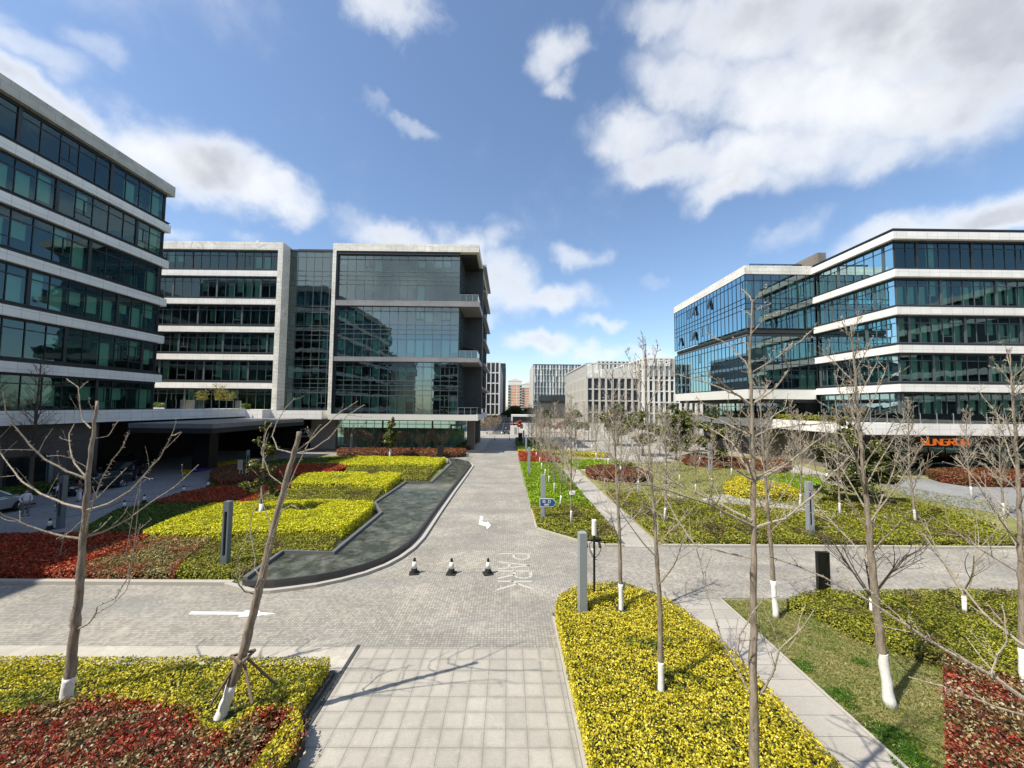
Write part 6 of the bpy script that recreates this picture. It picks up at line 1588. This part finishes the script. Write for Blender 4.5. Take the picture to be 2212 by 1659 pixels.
tg = GP([(285, 1098), (305, 1090), (345, 1082), (372, 1076), (340, 1088), (315, 1097)], .03)
tag(MB().prism(tg, .03, .05).build('ground_sheet', 'tarp', None, loc=(tg[0][0], tg[0][1], 0)), 'flat green ground sheet lying between the shaded cones', 'sheet')

# ------------------------------------------------------------------ cars
def wheel(t, x, y, R=.36, side=1):
    m_ = MB()
    m_.tube([(x, y - .11 * side, R), (x, y + .11 * side, R)], R, 22); w = m_.build('wheel', 'rubber', t, local=True)
    r_ = MB(); yy = y + .112 * side
    for k in range(10):
        a = k * .6283; r_.bar((x, yy, R), (x + math.cos(a) * R * .66, yy, R + math.sin(a) * R * .66), .035, .02, up=(0, 1, 0))
    ring = [(x + math.cos(a * .3491) * R * .68, yy, R + math.sin(a * .3491) * R * .68) for a in range(19)]
    r_.tube(ring, .018, 4, cap=False); r_.build('rim', 'chrome', w, local=True)
def bevelled(mb, name, mat, t, w=.05, seg=2, smooth=True):
    o = mb.build(name, mat, t, local=True)
    bm = bmesh.new(); bm.from_mesh(o.data); bmesh.ops.remove_doubles(bm, verts=bm.verts, dist=.0005)
    bmesh.ops.recalc_face_normals(bm, faces=bm.faces)
    bmesh.ops.bevel(bm, geom=[e for e in bm.edges if len(e.link_faces) == 2 and e.calc_face_angle(0) > .35], offset=w, segments=seg, affect='EDGES', profile=.6)
    bm.to_mesh(o.data); bm.free()
    if smooth: o.data.polygons.foreach_set('use_smooth', [True] * len(o.data.polygons)); o.data.update()
    return o
def profile_solid(prof, hw_fn):
    """side profile (x, z) extruded across the car; half width depends on height"""
    mb = MB(); n = len(prof)
    mb.v = [(x, -hw_fn(x, z), z) for x, z in prof] + [(x, hw_fn(x, z), z) for x, z in prof]
    mb.f = [tuple(range(n)), tuple(range(2 * n - 1, n - 1, -1))] + [(k, n + k, n + (k + 1) % n, (k + 1) % n) for k in range(n)]
    return mb
def car(label, x, y, rz, kind, paint, group='cars parked in the shaded drive'):
    t = thing('parked_car', label, 'car', (x, y, 0), rz, group)
    if kind == 'suv': L = 4.7; body = [(-2.3, .34), (-2.36, .6), (-2.34, 1.02), (-2.2, 1.1), (1.0, 1.08), (2.05, .97), (2.28, .82), (2.34, .5), (2.25, .3)]; cab = [(-2.22, 1.09), (-1.98, 1.62), (-1.6, 1.70), (.15, 1.71), (.35, 1.66), (1.15, 1.09)]; W = .93
    elif kind == 'van': L = 5.1; body = [(-2.5, .32), (-2.55, .7), (-2.52, 1.12), (-2.4, 1.18), (1.45, 1.12), (2.25, .98), (2.5, .8), (2.55, .45), (2.45, .28)]; cab = [(-2.45, 1.16), (-2.3, 1.66), (-2.0, 1.78), (.5, 1.80), (.75, 1.74), (1.75, 1.10)]; W = .95
    else: L = 4.9; body = [(-2.4, .32), (-2.45, .6), (-2.42, .98), (-2.2, 1.04), (1.0, .98), (2.1, .86), (2.38, .72), (2.42, .45), (2.35, .26)]; cab = [(-2.15, 1.02), (-1.5, 1.46), (-1.1, 1.53), (.1, 1.53), (.3, 1.49), (1.2, .99)]; W = .92
    bz = max(z for _, z in body)
    hw = lambda x_, z_: W * (1 - .10 * max(0, (abs(x_) - 1.7)) ** 1.2) * (1.0 if z_ > .4 else .96)
    hc = lambda x_, z_: W * (.95 - .24 * (z_ - bz + .05))
    bd = bevelled(profile_solid(body, hw), 'body', paint, t, .07, 3)
    cb = bevelled(profile_solid(cab, hc), 'cabin', paint, t, .05, 2)
    # windows as slightly proud dark panes
    zt = max(z for _, z in cab); zb = bz + .06; zr = zt - .10
    fx = cab[-1][0]; rx = cab[0][0]; tfx = cab[-2][0]; trx = cab[1][0]
    def xf(z): return fx + (tfx - fx) * (z - bz) / (cab[-2][1] - bz)
    def xr(z): return rx + (trx - rx) * (z - bz) / max(.2, (cab[1][1] - bz))
    for s in (-1, 1):
        xs_ = [xr(zb) + .22, -1.05, -.05 + .02, xf(zb) - .22]
        for (a, b_) in ((xs_[0], xs_[1] - .05), (xs_[1], xs_[2] - .05), (xs_[2], xs_[3])):
            at = max(a, xr(zr) + .15); bt = min(b_, xf(zr) - .16)
            if bt - at < .05: bt = at + .06
            m_ = MB(); p = [(a, zb), (b_, zb), (bt, zr), (at, zr)]
            yb = hc(a, zb) + .006; yt_ = hc(a, zr) + .006
            ins = [(q_[0], s * (yb if q_[1] == zb else yt_), q_[1]) for q_ in p]; out = [(q_[0], q_[1] - s * .02, q_[2]) for q_ in ins]
            m_.v = ins + out; m_.f = [(0, 1, 2, 3), (7, 6, 5, 4), (0, 4, 5, 1), (1, 5, 6, 2), (2, 6, 7, 3), (3, 7, 4, 0)]
            m_.build('side_window', 'car_glass', t, local=True)
        MB().tube([(xs_[0], s * (hc(0, zb) + .01), zb - .03), (xs_[3], s * (hc(0, zb) + .01), zb - .03)], .014, 4).build('window_trim', 'chrome', t, local=True)
        MB().tube([(trx + .2, s * (hc(0, zt) - .05), zt + .05), (tfx - .3, s * (hc(0, zt) - .05), zt + .05)], .022, 5).build('roof_rail', 'chrome' if kind != 'sedan' else 'black_paint', t, local=True)
        MB().box(xf(zb) - .25, xf(zb) - .05, s * (W + .02), s * (W + .20), bz, bz + .14).build('mirror', paint, t, local=True)
        for wx in (-L * .30, L * .305):
            a_ = MB(); a_.tube([(wx, s * (W - .10), .37), (wx, s * (W + .008), .37)], .44, 20); a_.build('wheel_arch', 'rubber', t, local=True); wheel(t, wx, s * (W - .07), .36, s)
        MB().box(L / 2 - .28, L / 2 - .04, s * (W - .42), s * (W - .12), .66, .80).build('headlight', 'headlight', t, local=True)
        MB().box(-L / 2 - .01, -L / 2 + .1, s * (W - .35), s * (W - .08), .78, .96).build('tail_light', 'leaf_red', t, local=True)
    def slope_pane(za, zb_, xfn, name, d):
        m_ = MB(); e = .012 * d
        m_.v = [(xfn(za) + e, -hc(0, za) + .13, za), (xfn(za) + e, hc(0, za) - .13, za), (xfn(zb_) + e, hc(0, zb_) - .12, zb_), (xfn(zb_) + e, -hc(0, zb_) + .12, zb_)]
        m_.v += [(a - .02 * d, b_, c_) for a, b_, c_ in m_.v]; m_.f = [(0, 1, 2, 3), (7, 6, 5, 4), (0, 4, 5, 1), (1, 5, 6, 2), (2, 6, 7, 3), (3, 7, 4, 0)]
        m_.build(name, 'car_glass', t, local=True)
    slope_pane(bz + .05, cab[-2][1] - .03, xf, 'windscreen', 1); slope_pane(bz + .12, cab[1][1] - .05, xr, 'rear_window', -1)
    f = L / 2
    m_ = MB()
    for k in range(4): m_.box(f - .02, f + .025, -.46, .46, .50 + k * .065, .52 + k * .065)
    g = MB().box(f - .10, f + .0, -.5, .5, .46, .74).build('grille', 'black_paint', t, local=True); m_.box(f - .02, f + .03, -.52, .52, .74, .765); m_.box(f - .02, f + .03, -.52, .52, .445, .465); m_.box(f - .02, f + .03, -.54, -.51, .465, .74); m_.box(f - .02, f + .03, .51, .54, .465, .74)
    m_.build('grille_bars', 'chrome', g, local=True)
    MB().box(f, f + .035, -.24, .24, .32, .44).build('number_plate', 'plate_blue', t, local=True)
    MB().box(f - .12, f + .02, -.8, .8, .2, .3).build('bumper', 'black_paint', t, local=True)
    return t
car('silver estate car with its rear cut by the left edge of view', -34.9, 26.2, math.radians(91), 'suv', 'car_silver')
car('long black car side-on behind the standing people', -35.6, 33.9, math.radians(-89), 'sedan', 'car_black')
car('black car with chrome grille and pale blue plate facing the viewer', -38.2, 39.2, math.radians(-55), 'van', 'car_black')
car('dark car parked in the shade behind the one with the chrome grille', -42.5, 43.5, math.radians(-80), 'suv', 'car_black')

# ------------------------------------------------------------------ people
def skinmesh(name, mat, t, verts, edges, radii, sub=1, root=0):
    me = bpy.data.meshes.new(name); me.from_pydata(verts, edges, []); me.update()
    o = bpy.data.objects.new(name, me); COL.objects.link(o)
    sk = o.modifiers.new('skin', 'SKIN'); sk.use_smooth_shade = True
    for i, r in enumerate(radii): me.skin_vertices[0].data[i].radius = (r if hasattr(r, '__len__') else (r, r))
    for i in range(len(verts)): me.skin_vertices[0].data[i].use_root = (i == root)
    ss = o.modifiers.new('sub', 'SUBSURF'); ss.levels = sub; ss.render_levels = sub
    dg = bpy.context.evaluated_depsgraph_get(); dg.update()
    m2 = bpy.data.meshes.new_from_object(o.evaluated_get(dg)); bpy.data.objects.remove(o)
    m2.name = name; m2.materials.clear(); m2.materials.append(MATS[mat])
    m2.polygons.foreach_set('use_smooth', [True] * len(m2.polygons))
    q = bpy.data.objects.new(name, m2); COL.objects.link(q); q.parent = t; return q
def person(label, x, y, rz, top, legs, arms='down', H=1.72, wide=False, hair_long=False, coat=None, shoe='cloth_black'):
    """faces local -Y"""
    t = thing('person', label, 'person', (x, y, 0), rz, 'people standing by the parked cars'); k = H / 1.72
    V = [(0, 0, .95), (0, 0, 1.12), (0, .01, 1.32), (0, .01, 1.44), (0, 0, 1.52), (0, -.01, 1.60), (0, -.015, 1.68)]
    Rr = [(.15, .11), (.14, .10), (.16, .105), (.09, .07), (.05, .05), (.078, .09), (.06, .075)]
    E = [(i, i + 1) for i in range(6)]
    def add(p, r, a): V.append(p); Rr.append((r, r) if not hasattr(r, '__len__') else r); E.append((a, len(V) - 1)); return len(V) - 1
    hands = []
    for s in (-1, 1):
        h = add((s * .09, 0, .88), .09, 0); kn = add((s * .11, -.015, .48), .058, h); an = add((s * .12, .01, .09), .04, kn); add((s * .13, -.13, .035), (.038, .03), an)
        sh = add((s * .17, .01, 1.40), .055, 3)
        if arms == 'down': el, wr, ft = (s * .23, .02, 1.14), (s * .24, -.05, .90), (s * .24, -.07, .83)
        elif arms == 'pocket': el, wr, ft = (s * .27, .05, 1.14), (s * .20, -.08, .95), (s * .18, -.10, .90)
        else: el, wr, ft = (s * .24, .02, 1.15), (s * .12, -.22, 1.16), (s * .06, -.28, 1.17)
        e_ = add(el, .042, sh); w_ = add(wr, .03, e_); pm = add(ft, (.038, .02), w_); hands.append((pm, s))
    for pm, s in hands:       # fingers and thumb
        p = Vector(V[pm]); 
        for j, fl in enumerate((.055, .07, .075, .068, .05)):
            off_ = Vector((s * (.0), -.03 + .018 * (j - 1), 0)) if j else Vector((0, -.045, .03))
            q1 = p + off_ + Vector((0, 0, -.05 if arms != 'hold' else -.01)); a = add(tuple(q1), .010, pm); add(tuple(q1 + Vector((-s * .012, 0, -fl if arms != 'hold' else -fl * .5))), .008, a)
    body = skinmesh('body', 'skin', t, [tuple(Vector(v) * k) for v in V], E, [(a * k, b_ * k) for a, b_ in Rr], 1)
    # clothes follow the body
    cv = [(0, 0, .90), (0, 0, 1.12), (0, .01, 1.32), (0, .01, 1.43)]; cr = [(.165, .13), (.16, .125), (.18, .13), (.10, .085)]; ce = [(0, 1), (1, 2), (2, 3)]
    def addc(p, r, a): cv.append(p); cr.append((r, r)); ce.append((a, len(cv) - 1)); return len(cv) - 1
    for s in (-1, 1):
        sh = addc((s * .17, .01, 1.39), .075, 3)
        el = {'down': (s * .23, .02, 1.14), 'pocket': (s * .27, .05, 1.14), 'hold': (s * .24, .02, 1.15)}[arms]; wr = {'down': (s * .24, -.05, .92), 'pocket': (s * .21, -.07, .97), 'hold': (s * .13, -.21, 1.16)}[arms]
        e_ = addc(el, .06, sh); addc(wr, .046, e_)
    skinmesh('jacket', top, t, [tuple(Vector(v) * k) for v in cv], ce, [(a * k, b_ * k) for a, b_ in cr], 1)
    lv = [(0, 0, .93)]; lr = [(.16, .125)]; le = []
    lw = 1.5 if wide else 1.0
    for s in (-1, 1):
        b0 = len(lv); lv += [(s * .095, 0, .84), (s * .115, -.015, .48), (s * .125, .01, .10)]; lr += [(.105, .105), (.078 * lw, .08 * lw), (.058 * lw * 1.15, .06 * lw * 1.15)]; le += [(0, b0), (b0, b0 + 1), (b0 + 1, b0 + 2)]
    skinmesh('trousers', legs, t, [tuple(Vector(v) * k) for v in lv], le, [(a * k, b_ * k) for a, b_ in lr], 1)
    for s in (-1, 1): skinmesh('shoe', shoe, t, [tuple(Vector(v) * k) for v in ((s * .125, .04, .045), (s * .13, -.15, .04))], [(0, 1)], [(.055 * k, .045 * k), (.05 * k, .036 * k)], 1)
    hv = [(0, .03, 1.60), (0, .02, 1.70), (0, .03, 1.74)]; hr = [(.085, .085), (.088, .095), (.05, .06)]
    if hair_long: hv = [(0, .07, 1.38), (0, .06, 1.52)] + hv; hr = [(.09, .05), (.10, .06)] + hr
    skinmesh('hair', 'hair', t, [tuple(Vector(v) * k) for v in hv], [(i, i + 1) for i in range(len(hv) - 1)], [(a * k, b_ * k) for a, b_ in hr], 1)
    fc = MB()
    for s in (-1, 1): fc.lathe((s * .03 * k, -.098 * k, 1.605 * k), [(.004, 0), (.009, .004), (.004, .010)], 8)
    fc.box(-.025 * k, .025 * k, -.103 * k, -.095 * k, 1.548 * k, 1.553 * k); fc.build('eyes_and_mouth', 'hair', t, local=True)
    ns = MB(); ns.tube([(0, -.095 * k, 1.61 * k), (0, -.118 * k, 1.575 * k), (0, -.095 * k, 1.57 * k)], .010 * k, 6); ns.build('nose', 'skin', t, local=True)
    for s in (-1, 1): MB().lathe((s * .083 * k, .0, 1.575 * k), [(.008, 0), (.016, .02), (.008, .05)], 8).build('ear', 'skin', t, local=True)
    return t
person('person in a white quilted jacket and grey trousers with a dark cap', -32.1, 26.3, math.radians(70), 'cloth_white', 'cloth_grey', 'pocket', 1.74)
person('person dressed all in black looking down at something in both hands', -31.3, 27.6, math.radians(10), 'cloth_black', 'cloth_black', 'hold', 1.74)
person('person in black and white half hidden behind the grey light column', -33.1, 29.0, math.radians(-50), 'cloth_white', 'cloth_black', 'down', 1.7, shoe='cloth_white')
person('person in a brown top and wide white trousers', -32.85, 30.2, math.radians(-20), 'cloth_brown', 'cloth_white', 'hold', 1.66, wide=True, hair_long=True)
# rider on a scooter far down the road
sx_, sy_ = G(1094, 938.5)
t = thing('scooter', 'small dark scooter at the far crossing', 'scooter', (sx_, sy_, 0), math.radians(4))
for wx in (-.62, .66): MB().tube([(wx, -.06, .25), (wx, .06, .25)], .25, 16).build('wheel', 'rubber', t, local=True)
m_ = MB(); m_.tube([(-.75, 0, .5), (-.2, 0, .55), (-.1, 0, .35), (.35, 0, .32), (.5, 0, .95)], [.14, .16, .12, .1, .06], 8); m_.tube([(.66, 0, .25), (.5, 0, .95)], .04, 6); m_.build('body', 'black_paint', t, local=True)
MB().tube([(.46, -.3, 1.02), (.46, .3, 1.02)], .02, 6).build('handlebar', 'dark_metal', t, local=True); MB().box(-.85, -.1, -.13, .13, .68, .78).build('seat', 'rubber', t, local=True); MB().box(-1.05, -.7, -.18, .18, .8, 1.1).build('rear_box', 'black_paint', t, local=True)
pr = thing('person', 'rider in dark clothes sitting on the distant scooter', 'person', (sx_, sy_, 0), math.radians(4))
skinmesh('body', 'cloth_black', pr, [(-.35, 0, .88), (-.3, 0, 1.15), (-.24, 0, 1.4), (-.2, 0, 1.5), (-.17, 0, 1.62), (-.18, -.18, 1.38), (.1, -.25, 1.15), (.42, -.26, 1.05), (-.18, .18, 1.38), (.1, .25, 1.15), (.42, .26, 1.05), (.1, -.13, .85), (.12, -.14, .42), (.1, .13, .85), (.12, .14, .42)],
         [(0, 1), (1, 2), (2, 3), (3, 4), (2, 5), (5, 6), (6, 7), (2, 8), (8, 9), (9, 10), (0, 11), (11, 12), (0, 13), (13, 14)], [(.15, .15), (.15, .14), (.13, .14), (.06, .06), (.1, .1), .06, .05, .04, .06, .05, .04, .09, .06, .09, .06], 1)
MB().lathe((-.15, 0, 1.56), [(.08, 0), (.13, .08), (.12, .18), (.05, .25)], 12).build('helmet', 'white_concrete', pr, local=True, smooth=True)
# street lamp with round head left of the far crossing
x, y = G(1057, 930.5); t = thing('street_lamp', 'white street lamp with round head beyond the crossing', 'street lamp', (x, y, 0))
MB().tube([(0, 0, 0), (0, 0, 3.3)], .07, 8).build('post', 'white_concrete', t, local=True); MB().lathe((0, 0, 3.2), [(.1, 0), (.35, .15), (.38, .35), (.1, .55)], 12).build('lamp_head', 'white_paint', t, local=True)
# round no-entry style plates beside the far road
x, y = G(1105, 936); t = thing('traffic_sign', 'slim post with a stack of round red plates by the far road', 'sign', (x, y, 0))
MB().tube([(0, 0, 0), (0, 0, 3.6)], .05, 6).build('post', 'grey_metal', t, local=True)
for z_ in (1.7, 2.5, 3.2): MB().tube([(0, -.08, z_), (0, -.05, z_)], .3, 16).build('plate', 'leaf_red', t, local=True)
# low white rail by the crossing
t = thing('low_fence', 'low white rail fence left of the scooter', 'fence', (-6.5, 97, 0))
m_ = MB()
for k in range(5): m_.box(-8.6 + k * .9, -8.5 + k * .9, 97, 97.1, 0, 1.1)
m_.build('post', 'white_paint', t); m_ = MB(); m_.box(-8.6, -4.9, 97, 97.1, 1.05, 1.15); m_.box(-8.6, -4.9, 97, 97.1, .4, .5); m_.build('rail', 'white_paint', t)
